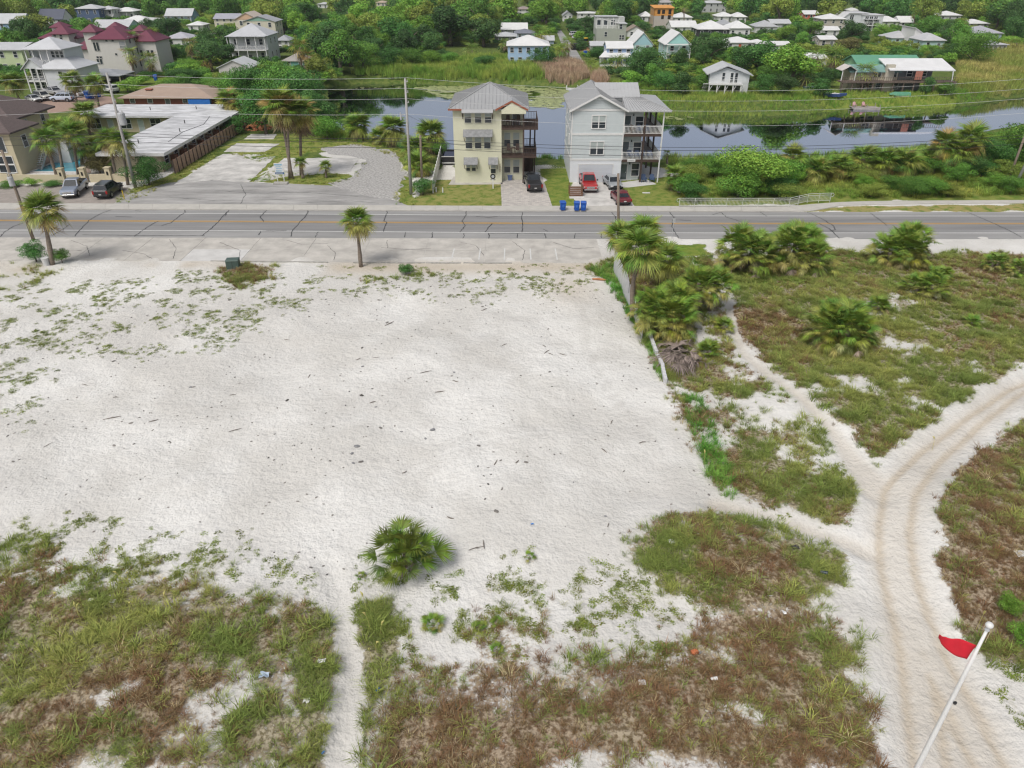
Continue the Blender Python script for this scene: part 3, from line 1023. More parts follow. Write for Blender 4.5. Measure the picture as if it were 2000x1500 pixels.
def mound_fronds(root, c, rin, L, n, seed, dead):
 """leaves leaving a low dome in every direction"""
 r = random.Random(seed)
 for i in range(n + dead):
  t = (i + .5) / (n + dead)
  el = -30 + 113 * (1 - t) ** .85 + r.uniform(-6, 6)
  az = i * 2.39996 + r.uniform(-.3, .3)
  e = rad(el)
  k = rin * r.uniform(.4, 1.08)
  o = (c[0] + k * math.cos(e) * math.cos(az), c[1] + k * math.cos(e) * math.sin(az), max(.08, c[2] + k * .9 * math.sin(e)))
  s = L * r.uniform(.82, 1.15)
  if i >= n:
   f = r.uniform(.75, 1.25)
   link('dead_frond', FR_DEAD[i % 2], root, o, (0, rad(r.uniform(15, 50)), az), (s, s, s), (.36 * f, .29 * f, .23 * f))
  else:
   link('frond', FRONDS[r.randrange(4)] if el > 5 else FRONDS[2], root, o, (r.uniform(-.5, .5), -rad(el * .8 + 4), az + r.uniform(-.2, .2)), (s, s, s), fr_col((el + 30) / 113, r))

def trunk_mesh(pts, rs, n=9, rough=.1, seed=0):
 r = random.Random(seed)
 b = MB()
 P, R_ = [], []
 k = 7
 for i in range(k + 1):
  t = i / k * (len(pts) - 1)
  j = min(int(t), len(pts) - 2)
  f = t - j
  P.append(Vector(pts[j]).lerp(Vector(pts[j + 1]), f))
  R_.append((rs[j] + (rs[j + 1] - rs[j]) * f) * r.uniform(1 - rough, 1 + rough))
 return b.tube(P, R_, n).mesh('trunk', M_PALMTRUNK, smooth=True)

def palm(label, bpx, hpx, L, n=30, r0=.17, dead=4, lo=-45, hi=78, bow=0.0, seed=None, name='palm_tree', group=None, far=False, gold=0.0, skirt=False, flare=1.25):
 """trunk foot at pixel bpx, heart of the crown at pixel hpx (same distance)"""
 seed = seed if seed is not None else int(bpx[0] * 7 + bpx[1])
 p = T(G(*bpx), -.05)
 h = AT(hpx[0], hpx[1], p.y)
 root = thing(name, label, 'palm', p, 0, group)
 top = h - p
 mid = top * .5 + Vector((bow, 0, 0))
 tm = trunk_mesh([(0, 0, 0), mid, top], [r0 * flare, r0, r0 * .9], 7 if far else 10, .12, seed)
 link('trunk', tm, root)
 put_fronds(root, top, L, n, seed, lo, hi, dead, FR_FAR if far else FRONDS, gold=gold)
 return root

def palmetto(label, bpx, wpx, n=60, centres=3, seed=None, hscale=1.0, group=None, dead=6, name='palmetto', rise=.35):
 """trunkless clump of fan leaves about wpx pixels wide at its foot pixel"""
 seed = seed if seed is not None else int(bpx[0] * 3 + bpx[1])
 r = random.Random(seed)
 w = wpx / scale_at(*bpx)
 p = T(G(*bpx), -.03)
 root = thing(name, label, 'palmetto', p, 0, group)
 L = w * 0.215
 b = MB()
 for c in range(centres):
  a = c * 2.4 + r.random()
  d = 0.0 if centres == 1 else w * .17 * (0.5 + r.random())
  hz = w * rise * r.uniform(.5, 1.0) * hscale
  cx, cy = d * math.cos(a), d * math.sin(a)
  b.tube([(cx * .7, cy * .7, -.05), (cx, cy, hz)], [w * .035 + .05, w * .025 + .04], 7)
  mound_fronds(root, (cx, cy, hz * .75), w * (.26 if centres > 1 else .13), L * (1 if centres > 1 else 1.5), min(int(n / centres * (3.4 if centres > 1 else 1.8)), 280 // centres), seed + c, max(0, dead // centres))
 b.build('stem', M_PALMTRUNK, root, smooth=True)
 return root

# ------------------------------------------------------------------ broadleaf crowns
def crown_arrays(seed, nleaf, leaf, lobes, zlo=.22, flat=1.0, spread=.36, lobe_r=(.16, .28)):
 g = np.random.default_rng(seed)
 cz0 = (zlo + 1) / 2
 C, R_ = [], []
 for i in range(lobes):
  d = g.normal(size=3)
  d /= np.linalg.norm(d)
  rr = g.random() ** .5
  lr = g.uniform(*lobe_r)
  c = np.array([d[0] * spread * rr, d[1] * spread * rr, cz0 + d[2] * (1 - zlo) * .36 * rr * flat])
  c[2] = min(max(c[2], zlo + lr * .5), 1 - lr * .85)
  C.append(c)
  R_.append(lr)
 C, R_ = np.array(C), np.array(R_)
 wgt = R_ ** 2
 idx = g.choice(lobes, nleaf, p=wgt / wgt.sum())
 d = g.normal(size=(nleaf, 3))
 d[:, 2] += .25
 d /= np.linalg.norm(d, axis=1)[:, None]
 rad_ = R_[idx] * (0.72 + .36 * g.random(nleaf))
 P = C[idx] + d * rad_[:, None] * np.array([1, 1, .85])
 nrm = d + g.normal(size=(nleaf, 3)) * .32
 nrm /= np.linalg.norm(nrm, axis=1)[:, None]
 t1 = np.cross(nrm, g.normal(size=(nleaf, 3)))
 t1 /= np.linalg.norm(t1, axis=1)[:, None]
 t2 = np.cross(nrm, t1)
 s1 = leaf * g.uniform(.6, 1.4, nleaf)[:, None]
 s2 = s1 * g.uniform(.45, .8, nleaf)[:, None]
 V = np.stack([P - t1 * s1, P - t2 * s2, P + t1 * s1, P + t2 * s2], 1).reshape(-1, 3)
 Fq = np.arange(4 * nleaf).reshape(-1, 4)
 return V, Fq

def crown(seed, nleaf, leaf, lobes, m=None, **k):
 V, Fq = crown_arrays(seed, nleaf, leaf, lobes, **k)
 return grid_mesh('crown', V, Fq, m or M_LEAF)

CROWN_T = [crown(s, 5200, .021, l, lobe_r=(.13, .24)) for s, l in ((1, 13), (2, 16), (3, 11), (4, 18))]       # trees
CROWN_B = [crown(s, 4200, .024, l, zlo=.02, lobe_r=(.15, .27)) for s, l in ((11, 10), (12, 13), (13, 16))]       # bushes to the ground
CROWN_N = [crown(s, 9000, .0135, l, zlo=.03, lobe_r=(.11, .22)) for s, l in ((21, 20), (22, 26))]              # close, finer leaves
CROWN_P = [crown(31, 3000, .022, 9, zlo=.45, flat=.8, spread=.4, lobe_r=(.1, .18))]       # open, airy

def tree_trunk(seed):
 r = random.Random(seed)
 b = MB()
 b.tube([(0, 0, -.02), (.01, 0, .25), (r.uniform(-.03, .03), r.uniform(-.03, .03), .6)], [.045, .034, .018], 7)
 for i in range(5):
  a = i * 1.3 + r.random()
  z0 = r.uniform(.22, .45)
  b.tube([(0, 0, z0), (.16 * math.cos(a), .16 * math.sin(a), z0 + .18), (.32 * math.cos(a), .32 * math.sin(a), z0 + .3)], [.02, .013, .006], 5)
 return b.mesh('trunk', M_BARK, smooth=True)

TRUNKS = [tree_trunk(s) for s in (1, 2, 3)]
GREENS = {'mid': (0.105, 0.235, 0.036), 'dark': (0.055, 0.125, 0.032), 'bright': (0.165, 0.32, 0.042), 'olive': (0.21, 0.28, 0.048), 'brown': (0.2, 0.19, 0.07), 'deep': (0.065, 0.175, 0.036)}

def jitc(c, r, k=.26):
 s = r.uniform(1 - k, 1 + k)
 return tuple(max(0, x * s * r.uniform(.94, 1.06)) for x in c)

def tree_at(label, p, w, h, tone='mid', kind='tree', group=None, seed=0, depth=None):
 r = random.Random(seed)
 name = {'tree': 'broadleaf_tree', 'bush': 'bush', 'near': 'bush', 'open': 'broadleaf_tree'}[kind]
 cat = 'tree' if kind in ('tree', 'open') else 'bush'
 root = thing(name, label, cat, p, r.uniform(0, 6.28), group, (w, depth or w, h))
 if kind == 'bush' and w > 6.5:
  kind = 'near'
 protos = {'tree': CROWN_T, 'bush': CROWN_B, 'near': CROWN_N, 'open': CROWN_P}[kind]
 link('crown', protos[r.randrange(len(protos))], root, color=jitc(GREENS[tone], r))
 link('trunk', TRUNKS[r.randrange(3)], root, scale=(1, 1, 1) if cat == 'tree' else (.6, .6, .7))
 return root

def tree(label, px, py, top, wpx, tone='mid', kind='tree', group=None, seed=None):
 """foot pixel, pixel row of the top, width in pixels"""
 g = G(px, py)
 p = T(g, -.02)
 h = max(.4, AT(px, top, g.y).z - p.z)
 w = wpx / scale_at(px, py) * 1.06
 return tree_at(label, p, w, h, tone, kind, group, seed if seed is not None else int(px * 13 + py))

# ------------------------------------------------------------------ scattered masses (geometry nodes)
PROTO_COLS = {}

def proto_col(name, meshes):
 c = bpy.data.collections.new(name)
 for i, me in enumerate(meshes):
  o = bpy.data.objects.new('%s_%d' % (name, i), me)
  c.objects.link(o)
 return c

def scatter(name, label, P, scl, rotz, idx, colr, coll, tilt=None):
 n = len(P)
 me = bpy.data.meshes.new(name)
 me.vertices.add(n)
 me.vertices.foreach_set('co', np.asarray(P, np.float32).ravel())
 sc = np.asarray(scl, np.float32)
 if sc.ndim == 1:
  sc = np.stack([sc] * 3, 1)
 a = me.attributes.new('scl', 'FLOAT_VECTOR', 'POINT')
 a.data.foreach_set('vector', sc.ravel())
 rv = np.zeros((n, 3), np.float32)
 rv[:, 2] = rotz
 if tilt is not None:
  rv[:, :2] = tilt
 a = me.attributes.new('rot', 'FLOAT_VECTOR', 'POINT')
 a.data.foreach_set('vector', rv.ravel())
 a = me.attributes.new('idx', 'INT', 'POINT')
 a.data.foreach_set('value', np.asarray(idx, np.int32))
 a = me.attributes.new('col', 'FLOAT_COLOR', 'POINT')
 cc = np.ones((n, 4), np.float32)
 cc[:, :3] = colr
 a.data.foreach_set('color', cc.ravel())
 o = link(name, me)
 ng = bpy.data.node_groups.new(name + '_nodes', 'GeometryNodeTree')
 ng.interface.new_socket('Geometry', in_out='INPUT', socket_type='NodeSocketGeometry')
 ng.interface.new_socket('Geometry', in_out='OUTPUT', socket_type='NodeSocketGeometry')
 NN, LL = ng.nodes, ng.links
 gi, go = NN.new('NodeGroupInput'), NN.new('NodeGroupOutput')
 ip = NN.new('GeometryNodeInstanceOnPoints')
 ci = NN.new('GeometryNodeCollectionInfo')
 ci.inputs['Collection'].default_value = coll
 ci.inputs['Separate Children'].default_value = True
 ci.inputs['Reset Children'].default_value = True

 def na(nm, dt):
  x = NN.new('GeometryNodeInputNamedAttribute')
  x.data_type = dt
  x.inputs['Name'].default_value = nm
  return [q for q in x.outputs if q.enabled and q.name == 'Attribute'][0]
 LL.new(gi.outputs[0], ip.inputs['Points'])
 LL.new(ci.outputs[0], ip.inputs['Instance'])
 ip.inputs['Pick Instance'].default_value = True
 LL.new(na('idx', 'INT'), ip.inputs['Instance Index'])
 LL.new(na('rot', 'FLOAT_VECTOR'), ip.inputs['Rotation'])
 LL.new(na('scl', 'FLOAT_VECTOR'), ip.inputs['Scale'])
 LL.new(ip.outputs[0], go.inputs[0])
 md = o.modifiers.new('scatter', 'NODES')
 md.node_group = ng
 o['kind'] = 'stuff'
 o['label'] = label
 return o

def tuft(seed, nb, spread, width, bend, lean=.35):
 r = random.Random(seed)
 V, Fc = [], []
 for i in range(nb):
  a = r.uniform(0, 6.283)
  d = spread * r.random() ** .7
  x, y = d * .5 * math.cos(a), d * .5 * math.sin(a)
  a2 = a + r.uniform(-.8, .8)
  h = r.uniform(.55, 1.0)
  ox, oy = math.cos(a2) * lean * r.random(), math.sin(a2) * lean * r.random()
  bx, by = ox + math.cos(a2) * bend * r.random(), oy + math.sin(a2) * bend * r.random()
  s = a2 + math.pi / 2
  wx, wy = width * math.cos(s), width * math.sin(s)
  o = len(V)
  V += [(x - wx, y - wy, -.04), (x + wx, y + wy, -.04), (x + ox * .5 + wx * .8, y + oy * .5 + wy * .8, h * .55), (x + ox * .5 - wx * .8, y + oy * .5 - wy * .8, h * .55),
   (x + ox + bx, y + oy + by, h * r.uniform(.8, 1))]
  Fc += [(o, o + 1, o + 2, o + 3), (o + 3, o + 2, o + 4)]
 return tris_mesh('tuft', V, Fc, M_GRASS)

def weed_mesh(seed, nl, spread, leaf, hgt):
 nl, leaf = int(nl * 1.9), leaf * 1.35
 r = random.Random(seed)
 V, Fc = [], []
 for i in range(nl):
  a, d = r.uniform(0, 6.283), spread * r.random() ** .6
  c = Vector((d * math.cos(a), d * math.sin(a), hgt * r.random() * (1 - d / spread * .6)))
  n = Vector((r.uniform(-.7, .7), r.uniform(-.7, .7), 1)).normalized()
  u = n.orthogonal().normalized() * leaf * r.uniform(.6, 1.3)
  v = n.cross(u) * .5
  o = len(V)
  V += [c - u, c - v, c + u, c + v]
  Fc.append((o, o + 1, o + 2, o + 3))
 return tris_mesh('weed', V, Fc, M_GRASS)

C_GRASS = proto_col('grass_shapes', [tuft(1, 22, .8, .026, .35), tuft(2, 20, .6, .022, .5), tuft(3, 26, 1.0, .026, .25), tuft(4, 18, .7, .022, .7, .6)])
C_WEED = proto_col('weed_shapes', [weed_mesh(1, 26, .5, .07, .22), weed_mesh(2, 18, .45, .08, .3), weed_mesh(3, 34, .6, .06, .18)])
C_REED = proto_col('reed_shapes', [tuft(11, 22, .9, .022, .22, .2), tuft(12, 18, .8, .02, .35, .25), tuft(13, 26, 1.0, .024, .15, .15)])

# ------------------------------------------------------------------ dune grass and weeds
NC = 340000
qy = 14.5 + (74.5 - 14.5) * rng.random(NC) ** 1.0
half = 0.76 * (qy * CP + H * SP) + 1.5
qx = (rng.random(NC) * 2 - 1) * 56
inn = np.abs(qx) < half
qx, qy = qx[inn], qy[inn]
v_, d_, w_, dp_, dt_ = fields(qx, qy)
u = rng.random(len(qx))
clump = fbm(qx, qy, .8, 2, 44.0)
take = u < v_ * np.clip(.25 + 1.5 * (clump - .3), .1, 1.0)
x1, y1, dd, cl = qx[take], qy[take], d_[take], clump[take]
n = len(x1)
z1 = terrain(x1, y1)
A_green, A_yel = np.array([.185, .245, .058]), np.array([.34, .345, .095])
A_brown, A_red, A_straw = np.array([.215, .145, .07]), np.array([.23, .13, .068]), np.array([.44, .37, .21])
hue = fbm(x1, y1, 2.6, 3, 15.0)
r1, r2 = rng.random(n), rng.random(n)
gcol = A_green + (A_yel - A_green) * np.clip((hue - .3) * 1.6 + (r1 - .5) * .5, 0, 1)[:, None]
bcol = np.where((r2 < .3)[:, None], A_red, A_brown)
bcol = np.where((r2 > .9)[:, None], A_straw, bcol)
isb = rng.random(n) < np.clip(dd * 1.15 - .05 + (hue - .5) * .8, 0.03, .92)
colg = np.where(isb[:, None], bcol, gcol) * (0.75 + .5 * rng.random(n))[:, None]
hs_ = np.where(isb, .21, .26) * (0.6 + .9 * cl) * rng.uniform(.6, 1.4, n)
bigt = rng.random(n) < .11
hs_ = np.where(bigt, hs_ * 1.6, hs_)
sc3 = np.stack([hs_ * 1.25, hs_ * 1.25, hs_], 1)
scatter('dune_grass', 'green and rusty brown dune grass covering the low dunes', np.stack([x1, y1, z1], 1), sc3, rng.uniform(0, 6.28, n), rng.integers(0, 4, n), colg, C_GRASS)
# lush verge grass where it is mown by nobody: long bright blades by the broken wall, and behind the street
take = (u < w_ * .5)
x2, y2 = qx[take], qy[take]
n = len(x2)
wc = np.array([.15, .215, .045]) * (0.6 + .8 * rng.random(n))[:, None] + np.array([.06, .03, .0]) * rng.random(n)[:, None]
ws = rng.uniform(.2, .55, n) * (0.6 + .4 * rng.random(n))
scatter('sand_weeds', 'scattered green weeds creeping over the bare sand', np.stack([x2, y2, terrain(x2, y2)], 1), np.stack([ws * 1.3, ws, ws * .8], 1), rng.uniform(0, 6.28, n), rng.integers(0, 3, n), wc, C_WEED)

def poly_points(pts, dens, z=0.0, jit=0):
 w = wpoly(pts, z)
 x0, y0 = w.min(0)
 x1, y1 = w.max(0)
 n = int((x1 - x0) * (y1 - y0) * dens)
 x, y = rng.uniform(x0, x1, n), rng.uniform(y0, y1, n)
 k = sdf_poly(w, x, y) + (fbm(x, y, 3, 3, 2.0) - .5) * jit < 0
 return x[k], y[k]

def fill(name, label, polys, dens, hmin, hmax, c1, c2, coll, nproto, wide=1.0, jit=1.5, zp=0.0, patch=4.0):
 X, Y = [], []
 for p in polys:
  a, b = poly_points(p, dens, zp, jit)
  X.append(a)
  Y.append(b)
 x, y = np.concatenate(X), np.concatenate(Y)
 n = len(x)
 f = np.clip((fbm(x, y, patch, 3, 61.0) - .5) * 2.2 + .5 + (rng.random(n) - .5) * .5, 0, 1)
 c = np.array(c1) + (np.array(c2) - np.array(c1)) * f[:, None]
 c = c * rng.uniform(.75, 1.25, n)[:, None]
 h = rng.uniform(hmin, hmax, n) * (0.7 + .6 * fbm(x, y, patch * 1.3, 2, 5.0))
 z = np.maximum(terrain(x, y), WZ - .15)
 return scatter(name, label, np.stack([x, y, z], 1), np.stack([h * wide, h * wide, h], 1), rng.uniform(0, 6.28, n), rng.integers(0, nproto, n), c, coll)

fill('verge_grass', 'long bright green grass along the broken white wall', [[(1335, 770), (1360, 770), (1400, 850), (1440, 960), (1425, 978), (1385, 935), (1352, 850)], [(1265, 665), (1290, 690), (1300, 745), (1275, 720)],
 [(1150, 525), (1200, 520), (1225, 580), (1262, 665), (1250, 670), (1215, 600), (1180, 550)]], 9, .3, .75, (.10, .27, .04), (.18, .34, .06), C_GRASS, 4, .9, .6)
fill('reeds', 'tall green reeds crowding the far pond bank', [[(690, 160), (705, 140), (760, 130), (900, 130), (1000, 127), (1050, 132), (1062, 152), (1060, 168), (1000, 164), (870, 166), (760, 161)],
 [(1150, 182), (1180, 172), (1250, 182), (1380, 186), (1500, 186), (1600, 192), (1640, 203), (1650, 211), (1600, 222), (1500, 227), (1400, 225), (1300, 227), (1230, 206)]][:1], 2.6, 1.6, 2.7, (.15, .29, .04), (.32, .38, .08), C_REED, 3, .55, 2.5, WZ)
fill('bank_reeds', 'shorter yellow-green reeds along the right hand pond bank', [[(1150, 182), (1180, 172), (1250, 182), (1380, 186), (1500, 186), (1600, 192), (1640, 203), (1650, 211), (1600, 222), (1500, 227), (1400, 225), (1300, 227), (1230, 206)],
 [(1640, 196), (1720, 200), (1860, 196), (1890, 192), (1940, 196), (1880, 207), (1800, 212), (1650, 211)]], 3.2, .6, 1.2, (.15, .29, .04), (.32, .38, .08), C_REED, 3, .55, 2.5, WZ)
fill('dry_reeds', 'stand of dry pinkish tan reeds on the far pond bank', [[(1042, 152), (1055, 136), (1090, 133), (1140, 145), (1150, 170), (1120, 172), (1070, 169)], [(1152, 172), (1165, 160), (1180, 164), (1186, 184), (1165, 184)]], 4.5, 1.8, 2.8, (.40, .27, .19), (.46, .36, .24), C_REED, 3, .5, 1.5, WZ)
fill('marsh_grass', 'wide yellow-green marsh at the end of the pond', [[(1868, 124), (1920, 108), (2000, 103), (2100, 100), (2100, 178), (2000, 186), (1945, 196), (1885, 200), (1860, 175), (1865, 150)]], 1.6, 1.4, 2.6, (.23, .30, .06), (.40, .36, .12), C_REED, 3, .8, 2.0, WZ, patch=12)
fill('bank_grass', 'rank green grass on the near pond bank', [[(1040, 303), (1105, 308), (1110, 322), (1055, 322)], [(1290, 312), (1330, 312), (1420, 316), (1380, 345), (1320, 350)], [(640, 268), (730, 276), (800, 292), (860, 302), (860, 310), (760, 296), (640, 280)],
 [(1420, 318), (1700, 306), (1850, 290), (1990, 262), (2050, 300), (2050, 330), (1700, 345), (1500, 350), (1380, 350)], [(870, 300), (888, 302), (888, 320), (870, 318)]], 2.2, .7, 1.5, (.12, .26, .04), (.27, .34, .07), C_REED, 3, .8, 1.0, -.8)
fill('verge_scrub', 'low yellow-green scrub between railing and pond', [[(1330, 385), (1330, 345), (1420, 340), (1700, 335), (2050, 310), (2050, 380), (1850, 386), (1640, 388), (1600, 380)]], 2.4, .35, .95, (.17, .28, .045), (.35, .35, .08), C_GRASS, 4, 1.3, 1.2)
fill('lot_grass', 'rough grass growing between the old slabs', [[(480, 352), (520, 335), (660, 338), (690, 352), (640, 360), (500, 356)], [(440, 300), (520, 298), (560, 285), (640, 290), (560, 308), (500, 318)], [(540, 275), (640, 262), (800, 282), (850, 300), (800, 318), (700, 285), (600, 282)],
 [(330, 352), (380, 318), (420, 290), (440, 285), (420, 312), (360, 345)], [(222, 396), (250, 372), (310, 350), (340, 352), (290, 380), (250, 396)], [(770, 400), (780, 350), (812, 350), (815, 402)], [(690, 340), (712, 312), (720, 316), (700, 345)],
 [(486, 356), (541, 306), (549, 309), (494, 357)]], 3.0, .12, .38, (.15, .26, .04), (.33, .33, .09), C_GRASS, 4, 1.5, 1.2)
fill('wild_vine', 'leafy green vines mounded beside the big palmettos', [[(1600, 500), (1690, 492), (1700, 520), (1640, 545), (1560, 560), (1450, 560), (1430, 530), (1500, 535), (1590, 530)], [(1330, 500), (1390, 502), (1405, 560), (1330, 540)]], 9, .4, .8, (.11, .22, .035), (.22, .33, .055), C_WEED, 3, 1.3, 1.0)

# lily pads
rp = []
pv, pf, k0 = [], [], 0
for pts, dens in (([(812, 170), (870, 168), (1000, 167), (1060, 172), (1118, 176), (1135, 190), (1100, 205), (1060, 214), (1020, 205), (900, 196), (830, 178)], 6.5), ([(1300, 229), (1400, 227), (1405, 231), (1310, 234)], 2.0), ([(700, 168), (780, 166), (800, 171), (720, 176)], .5), ([(1700, 214), (1830, 214), (1800, 218), (1720, 218)], .5)):
 x, y = poly_points(pts, dens, WZ, 9)
 keep = fbm(x, y, 5, 3, 19) > .29
 for a, b in zip(x[keep], y[keep]):
  rr, t0, zz = random.uniform(.22, .48), random.random() * 6, WZ + .01 + random.random() * .03
  pv += [(a + rr * math.cos(t0 + i * 1.047), b + rr * math.sin(t0 + i * 1.047), zz + random.uniform(0, .02)) for i in range(6)]
  pf.append(tuple(range(k0, k0 + 6)))
  k0 += 6
M_PAD = mat('lily_pad', (0.34, 0.38, 0.16), .45, .4, .8)
me = bpy.data.meshes.new('lily_pads')
me.from_pydata(pv, [], pf)
me.materials.append(M_PAD)
tag(link('lily_pads', me), 'mass of yellow-green lily pads floating on the pond', kind='stuff')
# ================================================================== buildings: shared pieces
M_GLASS = glass_mat('window_glass')
M_GLASSB = glass_mat('window_glass_pale', (0.10, 0.13, 0.15), .12)  # paler copy of the window glass, for the balcony doors
M_BLIND = mat('window_blind', (0.42, 0.47, 0.46), .6, .1, 2)
M_TRIM = mat('white_trim', (0.74, 0.74, 0.73), .6, .05, 2)
M_DKWOOD = mat('dark_stained_wood', (0.075, 0.048, 0.038), .7, .25, 4, .2, 20)
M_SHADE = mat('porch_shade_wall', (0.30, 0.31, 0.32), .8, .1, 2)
M_DOOR = mat('house_door', (0.16, 0.17, 0.18), .5, .1, 2)
_win = {}

def window_mesh(w, h, fr, style):
 """frame facing -Y, centred on the origin; the pane is its own mesh"""
 key = (round(w, 2), round(h, 2), fr.name, style)
 if key in _win:
  return _win[key]
 t, d = min(.12, w * .1), .09
 b = MB()
 b.box(-w / 2 - t, w / 2 + t, -d, 0.02, h / 2, h / 2 + t).box(-w / 2 - t, w / 2 + t, -d, 0.02, -h / 2 - t, -h / 2)
 b.box(-w / 2 - t, -w / 2, -d + .004, 0.02, -h / 2, h / 2).box(w / 2, w / 2 + t, -d + .004, 0.02, -h / 2, h / 2)
 if style != 'plain':
  b.box(-w / 2, w / 2, -d + .02, 0.0, -.035, .035)
 if style == 'double':
  b.box(-t * .6, t * .6, -d + .012, 0.0, -h / 2, h / 2)
 if style == 'grid':
  b.box(-.03, .03, -d + .024, 0.0, -h / 2, h / 2)
 f = b.mesh('window', fr)
 p = MB().box(-w / 2, w / 2, -.03, 0.01, -h / 2, h / 2).mesh('pane', M_GLASS)
 q = MB().box(-w / 2, w / 2, -.026, 0.005, 0, h / 2).mesh('blind', M_BLIND)
 _win[key] = (f, p, q)
 return _win[key]

ROT = {'f': 0.0, 'l': -math.pi / 2, 'r': math.pi / 2, 'b': math.pi}

def window(root, x, y, z, w, h, side='f', frame=None, style='sash', blind=False):
 f, p, q = window_mesh(w, h, frame or M_TRIM, style)
 o = link('window', f, root, (x, y, z), (0, 0, ROT[side]))
 link('pane', p, o)
 if blind:
  link('blind', q, o, (0, -.008, 0))
 return o

def door(root, x, y, z0, w=.95, h=2.1, side='f', m=None, frame=None):
 t = .1
 b = MB().box(-w / 2 - t, w / 2 + t, -.07, .02, h, h + t).box(-w / 2 - t, -w / 2, -.068, .02, 0, h).box(w / 2, w / 2 + t, -.068, .02, 0, h)
 fr = b.build('door_frame', frame or M_TRIM, root, loc=(x, y, z0))
 fr.rotation_euler = (0, 0, ROT[side])
 lf = MB().box(-w / 2, w / 2, -.04, .01, .02, h).build('door', m or M_DOOR, fr)
 MB().box(w * .3, w * .36, -.09, -.04, h * .45, h * .5).build('handle', M_TRIM, lf)
 return fr

def hip_roof(b, x0, x1, y0, y1, ze, zr, t=.16, ridge=None):
 """closed hip roof on the eave rectangle"""
 w, d = x1 - x0, y1 - y0
 cx, cy = (x0 + x1) / 2, (y0 + y1) / 2
 if w >= d:
  rl = ridge if ridge is not None else (w - d) / 2
  R_ = [(cx - rl, cy, zr), (cx + rl, cy, zr)]
  fs = [(4, 5, 9, 8), (5, 6, 9), (6, 7, 8, 9), (7, 4, 8)]
 else:
  rl = ridge if ridge is not None else (d - w) / 2
  R_ = [(cx, cy - rl, zr), (cx, cy + rl, zr)]
  fs = [(4, 5, 8), (5, 6, 9, 8), (6, 7, 9), (7, 4, 8, 9)]
 c = [(x0, y0), (x1, y0), (x1, y1), (x0, y1)]
 V = [(*p, ze - t) for p in c] + [(*p, ze) for p in c] + R_
 return b.add(V, [(3, 2, 1, 0), (0, 1, 5, 4), (1, 2, 6, 5), (2, 3, 7, 6), (3, 0, 4, 7)] + fs)

def gable_roof(b, x0, x1, y0, y1, ze, zr, axis='x', t=.18):
 """ridge along axis; a bent slab of thickness t"""
 if axis == 'x':
  cy = (y0 + y1) / 2
  poly = [(y0, ze - t), (cy, zr - t), (y1, ze - t), (y1, ze), (cy, zr), (y0, ze)]
  return b.prism(poly, 'x', x0, x1)
 cx = (x0 + x1) / 2
 poly = [(x0, ze - t), (x0, ze), (cx, zr), (x1, ze), (x1, ze - t), (cx, zr - t)]
 return b.prism(poly, 'y', y0, y1)

def gable_walls(b, x0, x1, y0, y1, z0, ze, zr, axis='x'):
 if axis == 'x':
  poly = [(y0, z0), (y1, z0), (y1, ze), ((y0 + y1) / 2, zr), (y0, ze)]
  return b.prism(poly, 'x', x0, x1)
 poly = [(x0, z0), (x0, ze), ((x0 + x1) / 2, zr), (x1, ze), (x1, z0)]
 return b.prism(poly, 'y', y0, y1)

def railing(root, pts, h, m, name='railing', step=.16, post=.09, bar=.035, closed=False):
 """balustrade along a polyline at floor level: posts, two rails and close-set bars in one piece per run"""
 for a, c in zip(pts[:-1], pts[1:]):
  a, c = Vector(a), Vector(c)
  b = MB()
  L_ = (c - a).length
  up = Vector((0, 0, 1))
  b.beam(a + up * h, c + up * h, .07, .06)
  b.beam(a + up * .1, c + up * .1, .05, .05)
  k = max(2, int(L_ / step))
  for i in range(1, k):
   p = a.lerp(c, i / k)
   b.box(p.x - bar / 2, p.x + bar / 2, p.y - bar / 2, p.y + bar / 2, p.z + .1, p.z + h)
  b.box(a.x - post / 2, a.x + post / 2, a.y - post / 2, a.y + post / 2, a.z, a.z + h + .08)
  b.build(name, m, root)

def seams_quad(b, p0, p1, q0, q1, n, w=.035, h=.045):
 """standing seams from edge p0-p1 (eave) to q0-q1 (ridge)"""
 p0, p1, q0, q1 = map(Vector, (p0, p1, q0, q1))
 for i in range(n + 1):
  t = i / n
  a, c = p0.lerp(p1, t), q0.lerp(q1, t)
  if (c - a).length < .2:
   continue
  b.beam(a + Vector((0, 0, .02)), c + Vector((0, 0, .02)), w, h)

def clapboard(b, side, u0, u1, y, z0, z1, step=.22, lap=.03):
 """lapped boards on a wall plane; side f (plane y) or l (plane x=y)"""
 z = z0
 while z < z1 - .02:
  t = min(z + step, z1)
  if side == 'f':
   b.add([(u0, y - lap, z), (u1, y - lap, z), (u1, y - .006, t), (u0, y - .006, t), (u0, y, z), (u1, y, z)], [(0, 1, 2, 3), (4, 5, 1, 0)])
  else:
   b.add([(y - lap, u1, z), (y - lap, u0, z), (y - .006, u0, t), (y - .006, u1, t), (y, u1, z), (y, u0, z)], [(0, 1, 2, 3), (4, 5, 1, 0)])
  z = t

